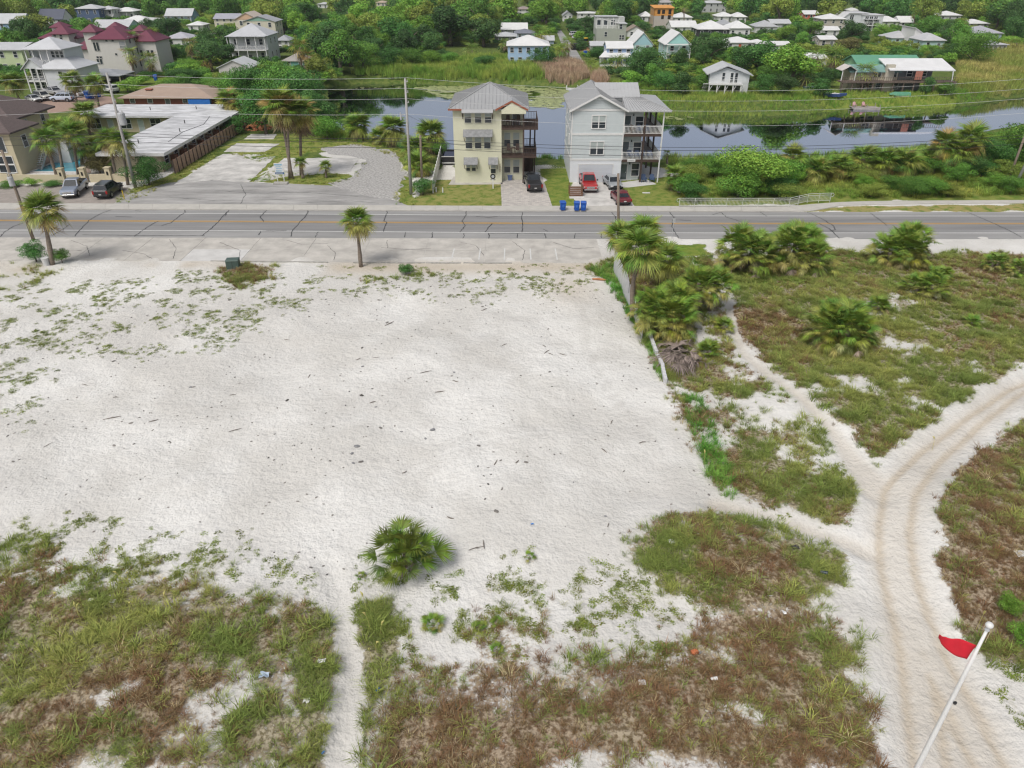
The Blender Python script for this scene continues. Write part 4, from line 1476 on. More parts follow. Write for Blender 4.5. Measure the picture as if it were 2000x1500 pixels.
def adirondack(label, loc, rz, m, group):
 """low slatted garden chair"""
 r = thing('garden_chair', label, 'chair', loc, rz, group)
 for i in range(5):
  x = -.24 + i * .12
  MB().hexa([(x - .05, .18, .25), (x + .05, .18, .25), (x + .05, .21, .25), (x - .05, .21, .25)], [(x - .05, .5, 1.0 - abs(i - 2) * .05), (x + .05, .5, 1.0 - abs(i - 2) * .05), (x + .05, .53, 1.0 - abs(i - 2) * .05), (x - .05, .53, 1.0 - abs(i - 2) * .05)]).build('back_slat', m, r)
 MB().hexa([(-.3, -.35, .33), (.3, -.35, .33), (.3, .22, .22), (-.3, .22, .22)], [(-.3, -.35, .36), (.3, -.35, .36), (.3, .22, .25), (-.3, .22, .25)]).build('seat', m, r)
 for s in (-1, 1):
  MB().box(s * .36 - .06, s * .36 + .06, -.4, .35, .5, .53).build('arm', m, r)
  MB().box(s * .34 - .02, s * .34 + .02, -.38, -.28, 0, .5).build('leg', m, r)
  MB().box(s * .34 - .02, s * .34 + .02, .25, .35, 0, .5).build('leg', m, r)
 return r

# ------------------------------------------------------------------ the yellow three-storey house
def yellow_house():
 Y0 = G(935, 357).y
 O = AT(935, 357, Y0)
 root = thing('yellow_house', 'pale yellow three-storey house with grey metal hip roof and dark brown decks', 'house', (O.x, O.y, 0))

 def fx(px, py):
  p = AT(px, py, Y0)
  return p.x - O.x, p.z
 M_Y = mat('pale_yellow_stucco', (0.73, 0.72, 0.55), .9, .04, 1.2, .15, 40)
 M_RF = mat('grey_metal_roof', (0.36, 0.365, 0.37), .45, .06, .6, spec=.5)
 M_AWN = mat('weathered_awning', (0.27, 0.275, 0.28), .7, .25, 2.5)
 M_FAS = mat('rust_red_fascia', (0.33, 0.11, 0.06), .7, .12, 3)
 xa, xb, xc, xd = fx(888.5, 330)[0], fx(980, 330)[0], fx(1022, 330)[0], fx(1050, 300)[0]
 ze = fx(935, 212)[1]
 z3, z2 = fx(1000, 249)[1], fx(1000, 304)[1]
 D = 11.5
 set_ = 1.5
 MB().box(xa, xb, 0, D, -.05, ze).build('wall', M_Y, root)
 MB().box(xb, xc, set_, D - .01, -.05, ze - .02).build('recess_wall', M_Y, root)
 # roof: hip with a little street gable over the balcony
 b = MB()
 x0, x1, y0, y1 = xa - .55, xc + .75, -.6, D + .6
 zr = AT(955, 160, Y0 + 5.8).z
 hip_roof(b, x0, x1, y0, y1, ze + .05, zr, .18, ridge=.4)
 roof = b.build('roof', M_RF, root)
 s = MB()
 cx = (x0 + x1) / 2
 cy = (y0 + y1) / 2
 n = 22
 for i in range(1, n):
  t = i / n
  xx = x0 + (x1 - x0) * t
  k = 1 - abs(2 * t - 1)
  if y1 - y0 > x1 - x0:
   yy = y0 + (cy - .4 - y0) * k
  else:
   yy = y0 + (cy - y0) * k
  zz = ze + .05 + (zr - ze - .05) * k
  s.beam((xx, y0, ze + .07), (xx, yy, zz + .02), .035, .05)
 for i in range(1, n):
  t = i / n
  yy = y0 + (y1 - y0) * t
  k = min(1, (1 - abs(2 * t - 1)) * 1.06)
  s.beam((x1, yy, ze + .07), (x1 + (cx - x1) * k, yy, ze + .07 + (zr - ze - .05) * k), .035, .05)
  s.beam((x0, yy, ze + .07), (x0 + (cx - x0) * k, yy, ze + .07 + (zr - ze - .05) * k), .035, .05)
 so = s.build('roof_seams', mat('roof_seam', (0.25, 0.255, 0.26), .5, .05, 1), roof)
 so['kind'] = 'stuff'
 MB().beam((x0, y0, ze + .09), (cx, cy - .4, zr + .05), .16, .06).beam((x1, y0, ze + .09), (cx, cy - .4, zr + .05), .16, .06).build('hip_cap', M_RF, roof)
 MB().box(x0, fx(902, 212)[0], y0 - .03, y0, ze - .16, ze + .06).build('fascia', M_FAS, roof)
 # bay eave over the top windows
 a0, a1 = fx(902, 215)[0], fx(963, 215)[0]
 MB().hexa([(a0, -1.0, ze - .42), (a1, -1.0, ze - .42), (a1, -.55, ze - .08), (a0, -.55, ze - .08)], [(a0, -1.0, ze - .34), (a1, -1.0, ze - .34), (a1, -.55, ze + .055), (a0, -.55, ze + .055)]).build('roof_apron', M_RF, roof)
 for xx in (a0 + .08, a1 - .08):
  MB().beam((xx, -.95, ze - .42), (xx, 0, ze - 1.1), .08).beam((xx, -.06, ze - 1.3), (xx, -.06, ze - .4), .08).build('bracket', M_DKWOOD, root)
 # street gable over the recess
 g0, g1 = fx(968, 213)[0], fx(1031, 213)[0]
 gc = (g0 + g1) / 2
 gz = fx(1001, 197)[1] + .2
 b = MB().prism([(g0, ze - .12), (g0, ze + .06), (gc, gz), (g1, ze + .06), (g1, ze - .12), (gc, gz - .2)], 'y', -.75, 2.6)
 b.build('gable_roof', M_RF, roof)
 MB().prism([(g0 - .01, ze - .2), (g0 - .01, ze + .04), (gc, gz - .02), (g1 + .01, ze + .04), (g1 + .01, ze - .2), (gc, gz - .26)], 'y', -.80, -.752).build('gable_fascia', M_FAS, roof)
 MB().prism([(xb + .02, ze - .55), (xb + .02, ze - .1), (gc, gz - .28), (xc + .3, ze - .1), (xc + .3, ze - .55)], 'y', -.72, -.4).build('gable_wall', M_Y, root)

 # windows and awnings
 def w(px0, px1, py0, py1, blind=True, style='sash', yy=0.0):
  (ax, az), (bx, bz) = fx(px0, py1), fx(px1, py0)
  window(root, (ax + bx) / 2, yy, (az + bz) / 2, bx - ax, bz - az, 'f', mat('cream_frame', (0.70, 0.69, 0.58), .6, .05, 2), style, blind)
 for a, c in ((908, 919.5), (928, 939.5), (947.5, 959.5)):
  w(a, c, 217, 239.5)
 for a, c in ((910, 921.5), (928, 939.5), (946, 957.7)):
  w(a, c, 266, 289.5)
 w(911, 917.6, 319.5, 333.5)
 w(922, 928.8, 319.5, 333.5)
 w(959, 968, 319.5, 338.5)

 def awning(px0, px1, py0, py1):
  (ax, zt), (bx, zb) = fx(px0, py0), fx(px1, py1)
  o = MB().hexa([(ax, -.95, zb - .05), (bx, -.95, zb - .05), (bx, 0, zt), (ax, 0, zt)], [(ax, -.95, zb + .02), (bx, -.95, zb + .02), (bx, 0, zt + .08), (ax, 0, zt + .08)]).build('awning', M_AWN, root)
  s = MB()
  seams_quad(s, (ax, -.95, zb + .02), (bx, -.95, zb + .02), (ax, 0, zt + .08), (bx, 0, zt + .08), max(3, int((bx - ax) / .35)), .03, .04)
  s.build('awning_rib', M_AWN, o)
  for xx in (ax + .1, bx - .1):
   MB().beam((xx, -.9, zb - .06), (xx, 0, zb - .75), .07).build('bracket', M_DKWOOD, o)
 awning(905, 962, 254, 264.5)
 awning(906, 933.3, 308.5, 318.5)
 awning(954, 972.5, 308.5, 318.5)
 # windows of the recess
 def wr(px0, px1, py0, py1):
  p, q = AT(px0, py1, Y0 + set_), AT(px1, py0, Y0 + set_)
  window(root, (p.x + q.x) / 2 - O.x, set_, (p.z + q.z) / 2, q.x - p.x, q.z - p.z, 'f', mat('cream_frame', (0.7, 0.69, 0.58)), 'sash', True)
 for y0_, y1_ in ((259, 285), (312, 337)):
  wr(985, 996.3, y0_, y1_)
  wr(1002.5, 1014, y0_, y1_)
 wr(987, 994.5, 217, 222.5)
 door(root, xc - 1.0, set_, z3 + .02, .9, 2.0)
 # decks
 for i, zf in enumerate((z3, z2)):
  xr = xd if i == 0 else xd - .15
  dk = MB().box(xb + .01, xr, -.15, set_ - .01, zf - .28, zf).box(xc + .02, xr - .004, set_, 6.0, zf - .276, zf - .004).build('deck', M_DKWOOD, root)
  k = 0
  yy = -.1
  while yy < 5.9:
   MB().box(xc + .1, xr - .05, yy, yy + .13, zf + .002, zf + .02).build('deck_board', M_DKWOOD, dk)
   yy += .42
  railing(dk, [(xb + .08, -.1, zf), (xc, -.1, zf), (xr - .06, -.1, zf), (xr - .06, 5.9, zf), (xc + .1, 5.9, zf)], 1.0, M_DKWOOD, step=.2)
 for (xx, yy) in ((xc, -.08), (xc, 5.8), (xd - .25, 5.8), (xd - .9, 5.8)):
  MB().box(xx - .1, xx + .1, yy - .1, yy + .1, -.05, z3 - .28).build('post', M_DKWOOD, root)
 MB().box(xc - .1, xc + .1, -.18, .02, z3, ze - .3).build('post', M_DKWOOD, root)
 # dark carport wall behind the truck
 MB().box(xc + .05, xd - .4, 6.0, 6.15, -.05, z2 - .28).build('carport_screen', M_DKWOOD, root)
 # house number strokes up the corner
 for i in range(5):
  x_, z_ = fx(976.5, 322 + i * 3)
  MB().box(x_ - .07, x_ + .07, -.03, -.002, z_ - .08, z_ + .08).build('house_number', mat('number_tan', (.42, .36, .26), .7), root)
 # things on the decks
 for zf, pxs in ((z3, (992, 1013)), (z2, (993, 1011))):
  for j, px in enumerate(pxs):
   x_ = fx(px, 230)[0]
   c = thing('deck_chair', 'tall dark brown deck chair, %s one on the %s deck of the yellow house' % (('left', 'right')[j], 'top' if zf == z3 else 'middle'), 'chair', (O.x + x_, O.y + .65, zf + .004), 0, 'dark chairs on the yellow house decks')
   MB().box(-.26, .26, -.25, .25, .62, .68).build('seat', M_DKWOOD, c)
   MB().hexa([(-.26, .22, .68), (.26, .22, .68), (.26, .27, .68), (-.26, .27, .68)], [(-.22, .36, 1.4), (.22, .36, 1.4), (.22, .4, 1.4), (-.22, .4, 1.4)]).build('backrest', M_DKWOOD, c)
   for sx in (-.22, .22):
    for sy in (-.2, .2):
     MB().box(sx - .03, sx + .03, sy - .03, sy + .03, 0, .62).build('leg', M_DKWOOD, c)
  x_ = fx(1002.5, 230)[0]
  t = thing('deck_table', 'small square dark table between the chairs on the %s deck' % ('top' if zf == z3 else 'middle'), 'table', (O.x + x_, O.y + .6, zf + .004))
  MB().box(-.28, .28, -.28, .28, .86, .92).build('table_top', M_DKWOOD, t)
  for sx in (-.22, .22):
   for sy in (-.22, .22):
    MB().box(sx - .03, sx + .03, sy - .03, sy + .03, 0, .86).build('leg', M_DKWOOD, t)
 return root, O

YH, YO = yellow_house()

# ------------------------------------------------------------------ the pale grey three-storey house
def grey_house():
 Y0 = G(1160, 356).y
 O = AT(1162, 356, Y0)
 root = thing('grey_house', 'pale blue-grey clapboard house with white garage door and stacked balconies', 'house', (O.x, O.y, 0))

 def fx(px, py):
  p = AT(px, py, Y0)
  return p.x - O.x, p.z
 M_W = mat('pale_grey_clapboard', (0.57, 0.62, 0.63), .75, .04, 1.5)
 M_LW = mat('white_garage_wall', (0.74, 0.765, 0.80), .75, .03, 1.5)
 M_RF = mat('silver_metal_roof', (0.44, 0.445, 0.45), .42, .06, .6, spec=.5)
 M_FLOORW = mat('porch_boards', (0.30, 0.26, 0.23), .8, .15, 3)
 xa, xb = fx(1113, 340)[0], fx(1211.5, 340)[0]
 xe = fx(1285, 340)[0]
 ze = fx(1170, 214)[1]
 zp = fx(1173, 185.5)[1]
 z3, z2 = fx(1250, 262)[1], fx(1250, 312)[1]
 D = 12.0
 set_ = 1.4
 b = MB()
 b.prism([(xa, 3.0), (xa, ze), ((xa + xb) / 2, zp - .1), (xb, ze), (xb, 3.0)], 'y', 0, D)
 wall = b.build('wall', M_W, root)
 zg = z2 + .05
 MB().box(xa - .012, xb + .012, -.012, D + .01, -.05, 3.05).build('lower_wall', M_LW, root)
 b = MB()
 clapboard(b, 'f', xa + .12, xb - .12, 0, 3.2, ze - .12, .2)
 clapboard(b, 'l', .1, D - .1, xa, 3.2, ze - .12, .2)
 so = b.build('siding', M_W, root)
 so['kind'] = 'stuff'
 # gable boards
 b = MB()
 z = ze + .15
 while z < zp - .5:
  k = 1 - (z + .22 - ze) / (zp - .1 - ze)
  hw = (xb - xa) / 2 * k - .15
  cx = (xa + xb) / 2
  if hw > .2:
   b.add([(cx - hw - .1, -.03, z), (cx + hw + .1, -.03, z), (cx + hw, -.006, z + .2), (cx - hw, -.006, z + .2)], [(0, 1, 2, 3)])
  z += .2
 so = b.build('gable_siding', M_W, root)
 so['kind'] = 'stuff'
 for zz, nm in ((ze - .06, 'band'), (z3 + .0, 'band'), (3.12, 'band')):
  MB().box(xa - .03, xb + .03, -.06, -.001, zz - .14, zz + .14).box(xa - .06, xa - .001, 0, D, zz - .14, zz + .14).build('trim_band', M_TRIM, root)
 for xx in (xa, xb):
  MB().box(xx - .1 if xx == xb else xx - .05, xx + .05 if xx == xb else xx + .1, -.055, -.002, 3.26, ze - .2).build('corner_board', M_TRIM, root)
 MB().box(xa - .055, xa - .002, -.05, .12, 3.26, ze - .2).build('corner_board', M_TRIM, root)
 # recess (balcony) block
 xr = fx(1250, 340)[0]
 MB().box(xb, xr, set_, D - .02, -.05, ze - .05).build('recess_wall', M_W, root)
 # roofs
 cx = (xa + xb) / 2
 ov = .45
 slope = (zp - ze) / ((xb - xa) / 2)
 b = MB().prism([(xa - ov, ze - slope * ov - .02), (cx, zp - .02), (xb + ov, ze - slope * ov - .02), (xb + ov, ze - slope * ov + .16), (cx, zp + .16), (xa - ov, ze - slope * ov + .16)], 'y', -.45, D + .4)
 roof = b.build('roof', M_RF, root)
 MB().prism([(xa - ov - .02, ze - slope * ov - .1), (cx, zp - .1), (xb + ov + .02, ze - slope * ov - .1), (xb + ov + .02, ze - slope * ov + .17), (cx, zp + .17), (xa - ov - .02, ze - slope * ov + .17)], 'y', -.5, -.452).build('rake_board', M_TRIM, roof)
 # upper cross roof and the wide porch hip
 xR = fx(1311, 217)[0]
 zr2 = AT(1250, 180, Y0 + 5.5).z
 b = MB()
 zt = zr2 - .2
 xk = xb + .12
 b.add([(xk, -.3, ze - .25), (xR, -.5, ze - .25), (xR, D + .3, ze - .25), (xk, D + .3, ze - .25), (xk, -.3, ze - .1), (xR, -.5, ze - .1), (xR, D + .3, ze - .1), (xk, D + .3, ze - .1),
  (xk, 5.4, zt), (xR - 4.2, 5.4, zt)], [(3, 2, 1, 0), (0, 1, 5, 4), (1, 2, 6, 5), (2, 3, 7, 6), (4, 5, 9, 8), (5, 6, 9), (6, 7, 8, 9), (7, 4, 8)])
 pr = b.build('porch_roof', M_RF, root)
 s = MB()
 seams_quad(s, (xb + .3, -.33, ze - .1), (xR, -.5, ze - .1), (xb + .3, 5.3, zt), (xR - 4.2, 5.3, zt), 13)
 n = 22
 for i in range(n + 1):
  yy = -.4 + (D + .7) * i / n
  s.beam((xa - ov, yy, ze - slope * ov + .18), (cx, yy, zp + .18), .035, .045)
  s.beam((xb + ov, yy, ze - slope * ov + .18), (cx, yy, zp + .18), .035, .045)
 so = s.build('roof_seams', mat('silver_seam', (0.30, 0.305, 0.31), .5, .05, 1), roof)
 so['kind'] = 'stuff'
 b = MB()
 x2 = fx(1262, 180)[0]
 gable_roof(b, cx, x2, 4.2, 10.5, zr2 - .4, zr2 + 1.0, 'x')
 up = b.build('upper_roof', M_RF, root)
 MB().box(cx, x2 - .3, 4.7, 10.0, ze, zr2 - .3).build('upper_wall', M_W, root)
 s = MB()
 seams_quad(s, (cx, 4.2, zr2 - .4), (x2, 4.2, zr2 - .4), (cx, 7.35, zr2 + 1.0), (x2, 7.35, zr2 + 1.0), 12)
 s.build('upper_roof_seams', M_RF, up)['kind'] = 'stuff'
 MB().beam((xR, -.5, ze - .05), (xR - 4.2, 5.4, zt + .05), .14, .06).build('hip_cap', M_RF, pr)

 def w(px0, px1, py0, py1, style='double', blind=True):
  (ax, az), (bx, bz) = fx(px0, py1), fx(px1, py0)
  window(root, (ax + bx) / 2, -.03, (az + bz) / 2, bx - ax, bz - az, 'f', M_TRIM, style, blind)
 w(1156, 1183, 226, 250)
 w(1152.5, 1179, 277, 301)
 for yy in (3.0, 8.5):
  for zz in (5.2, 8.4):
   window(root, xa - .03, yy, zz, .8, 1.3, 'l', M_TRIM, 'sash', True)
 # garage door in panels
 g0, zb = fx(1129, 356)
 g1, zt_ = fx(1197, 321.5)
 gd = MB().box(g0 - .12, g1 + .12, -.06, -.013, zt_, zt_ + .14).box(g0 - .12, g0, -.058, -.013, 0, zt_).box(g1, g1 + .12, -.058, -.013, 0, zt_).build('garage_door', M_TRIM, root)
 M_GD = mat('garage_panel', (0.60, 0.62, 0.66), .5, .02, 1)
 for i in range(4):
  h = zt_ / 4
  MB().box(g0 + .01, g1 - .01, -.045, -.014, i * h + .012, (i + 1) * h - .012).build('panel', M_GD, gd)
 # balcony wall openings
 def pr_(px, py):
  p = AT(px, py, Y0 + set_)
  return p.x - O.x, p.z
 for zf, lab in ((z3, 'top'), (z2, 'mid'), (0.04, 'low')):
  x0 = pr_(1218 if lab != 'low' else 1215, 330)[0]
  x0 = xb + .65
  door(root, x0, set_, zf + .02, .85, 2.1, 'f', M_GLASSB)
  window(root, (x0 + xr) / 2 + .55, set_, zf + 1.35, 1.0, 1.35 if lab != 'low' else 1.7, 'f', M_TRIM, 'sash')
  MB().tube([(x0 + .75, set_ - .12, zf + 2.1), (x0 + .75, set_ - .12, zf + 2.4)], [.09, .06], 8).build('wall_lamp', mat('black_metal', (.02, .02, .02), .5), root)
 for i, zf in enumerate((z3, z2)):
  bal = MB().box(xb + .06, xe, -.05, set_ - .01, zf - .32, zf).box(xr + .02, xe - .004, set_, D - .5, zf - .316, zf - .004).build('balcony', M_DKWOOD, root)
  MB().box(xb + .2, xe - .15, .1, set_ - .05, zf + .001, zf + .02).build('porch_floor', M_FLOORW, bal)
  MB().box(xr + .05, xe - .15, set_, D - .6, zf + .001, zf + .02).build('porch_floor', M_FLOORW, bal)
  railing(bal, [(xb + .1, 0, zf), (xr, 0, zf), (xe - .08, 0, zf), (xe - .08, 3.8, zf), (xe - .08, 7.6, zf), (xe - .08, D - .6, zf)], 1.0, M_TRIM, step=.17, bar=.045)
 for (xx, yy) in ((xr + .05, .02), (xr + .05, D - .7), (xe - .3, 4), (xe - .3, 8), (xe - .3, D - .7)):
  MB().box(xx - .11, xx + .11, yy - .11, yy + .11, -.05, ze - .25).build('post', M_DKWOOD, root)
 MB().box(xe - .08, xe + .08, -.12, .04, -.05, ze - .25).build('post', M_TRIM, root)
 x_, z_ = fx(1233, 313)
 MB().box(x_ - .55, x_ + .55, -.11, -.07, z_ - .17, z_ + .17).build('name_plate', M_TRIM, root)
 for i in range(5):
  MB().box(x_ - .4 + i * .17, x_ - .28 + i * .17, -.116, -.111, z_ - .06, z_ + .06).build('plate_letter', M_SHADE, root)
 M_BL = mat('navy_plastic', (0.035, 0.075, 0.17), .5, .1, 3)
 g = 'blue garden chairs at the grey house'
 k = 0
 for zf, pxs, lev in ((z3, (1250.5, 1266), 'top balcony'), (z2, (1232, 1247, 1259, 1272), 'middle balcony')):
  for j, px in enumerate(pxs):
   x_ = fx(px, 250 if zf == z3 else 297)[0]
   adirondack('blue slatted garden chair, %s from the siding wall on the %s' % (('first', 'second', 'third', 'fourth')[j], lev), (O.x + x_, O.y + .8, zf + .022), 0, M_BL, g)
 M_BR = mat('brown_plastic', (0.17, 0.12, 0.08), .6, .1, 3)
 adirondack('brown slatted garden chair on the top balcony of the grey house', (O.x + fx(1238, 250)[0], O.y + .8, z3 + .022), .3, M_BR, g)
 for j, px in enumerate((1256.5, 1273)):
  p = G(px, 355.5)
  adirondack('blue slatted garden chair on the ground patio, %s the white porch post' % ('far from' if j == 0 else 'next to'), (p.x, p.y, .036), 0, M_BL, g)
 return root, O

GH, GO = grey_house()
# ================================================================== houses beyond the pond and around the villas
WHITE, LGREY, GREY, DGREY = (.72, .72, .71), (.52, .53, .54), (.36, .37, .385), (.17, .18, .2)
BOXES = []          # picture boxes (px) and distance of every far house, so that the planting leaves them in view

def wallm(c):
 return mat('wall_%d_%d_%d' % tuple(int(x * 100) for x in c), c, .8, .05, .7)

def roofm(c):
 return mat('roof_%d_%d_%d' % tuple(int(x * 100) for x in c), c, .5, .08, .5, spec=.4)

def keep_clear(x0, x1, y0, y1, Y):
 BOXES.append((x0, x1, y0, y1, Y))

def house(label, x0, x1, yb, ye, yr, depth=9, roof='hip', wall=WHITE, rc=LGREY, st=2, nwin=None, porch=0, gable=None, ov=.45, name='house', frame=None, doorc=None, vis=None, sidewin=True, group=None, rail=True):
 """front wall between pixels x0..x1, foot row yb, eave row ye, ridge row yr"""
 xm = (x0 + x1) / 2
 Y = G(xm, yb).y
 O = AT(xm, yb, Y)
 a, b_ = AT(x0, ye, Y), AT(x1, ye, Y)
 w = b_.x - a.x
 ze = AT(xm, ye, Y).z
 cx = (a.x + b_.x) / 2
 root = thing(name, label, 'house', (cx, Y, 0), 0, group)
 wm_, rm = wallm(wall), roofm(rc)
 fr = frame or M_TRIM
 h = w / 2
 yr_mid = Y + (depth / 2 if roof in ('hip', 'gx') else 0)
 zr = max(AT(xm, yr, yr_mid).z, ze + .6)
 if roof == 'hip':
  MB().box(-h, h, 0, depth, -.3, ze).build('wall', wm_, root)
  ro = hip_roof(MB(), -h - ov, h + ov, -ov, depth + ov, ze + .05, zr).build('roof', rm, root)
 elif roof == 'gx':
  gable_walls(MB(), -h, h, 0, depth, -.3, ze - .1, zr - .2, 'x').build('wall', wm_, root)
  ro = gable_roof(MB(), -h - ov * .6, h + ov * .6, -ov, depth + ov, ze - .1, zr, 'x').build('roof', rm, root)
 elif roof == 'gy':
  gable_walls(MB(), -h, h, 0, depth, -.3, ze - .1, zr - .2, 'y').build('wall', wm_, root)
  ro = gable_roof(MB(), -h - ov, h + ov, -ov * .7, depth + ov, ze - .15, zr, 'y').build('roof', rm, root)
  if gable:
   MB().prism([(-h + .1, ze - .05), (0, zr - .45), (h - .1, ze - .05)], 'y', -.06, -.004).build('gable_panel', wallm(gable), root)
 elif roof == 'shed':
  MB().prism([(-h, -.3), (-h, ze + (zr - ze)), (h, ze), (h, -.3)], 'y', 0, depth).build('wall', wm_, root)
  ro = MB().prism([(-h - .3, zr + .02), (-h - .3, zr + .2), (h + .3, ze + .2), (h + .3, ze + .02)], 'y', -.3, depth + .3).build('roof', rm, root)
 else:
  MB().box(-h, h, 0, depth, -.3, ze).build('wall', wm_, root)
  ro = MB().box(-h - .2, h + .2, -.2, depth + .2, ze + .002, ze + .25).build('roof', rm, root)
 fh = ze / st
 yw = 0.0
 if porch:
  pd = porch
  for s_ in range(st):
   z0 = s_ * fh
   if s_:
    fl = MB().box(-h - .02, h + .02, -pd, -.005, z0 - .2, z0).build('balcony', M_TRIM, root)
    if rail:
     railing(fl, [(-h, -pd + .06, z0), (0, -pd + .06, z0), (h, -pd + .06, z0)], .95, M_TRIM, step=.5, bar=.06)
  n = max(3, int(w / 2.6) + 1)
  for i in range(n):
   xx = -h + .1 + (w - .2) * i / (n - 1)
   MB().box(xx - .09, xx + .09, -pd - .02, -pd + .16, -.2, ze - .02).build('post', M_TRIM, root)
  MB().hexa([(-h - .3, -pd - .3, ze - .08), (h + .3, -pd - .3, ze - .08), (h + .3, -ov, ze - .02), (-h - .3, -ov, ze - .02)], [(-h - .3, -pd - .3, ze + .04), (h + .3, -pd - .3, ze + .04), (h + .3, -ov, ze + .1), (-h - .3, -ov, ze + .1)]).build('porch_roof', rm, root)
 k = nwin if nwin is not None else max(2, int(w / 3.0))
 for s_ in range(st):
  zc = s_ * fh + fh * .55
  wh = min(1.5, fh * .5)
  for i in range(k):
   xx = -h + w * (i + .5) / k
   if s_ == 0 and i == k // 2:
    door(root, xx, yw, 0.02, .95, min(2.1, fh * .8), 'f', doorc)
   else:
    window(root, xx, yw, zc, min(.95, w / k * .5), wh, 'f', fr)
  if sidewin:
   sd_ = 'l' if cx > 0 else 'r'
   for yy in (depth * .3, depth * .7):
    window(root, -h if cx > 0 else h, yy, zc, .85, wh, sd_, fr)
 keep_clear(x0 - 6, x1 + 6, (vis or yr) - 2, yb - (yb - ye) * .8, Y)
 return root, (cx, Y, ze, h, depth)

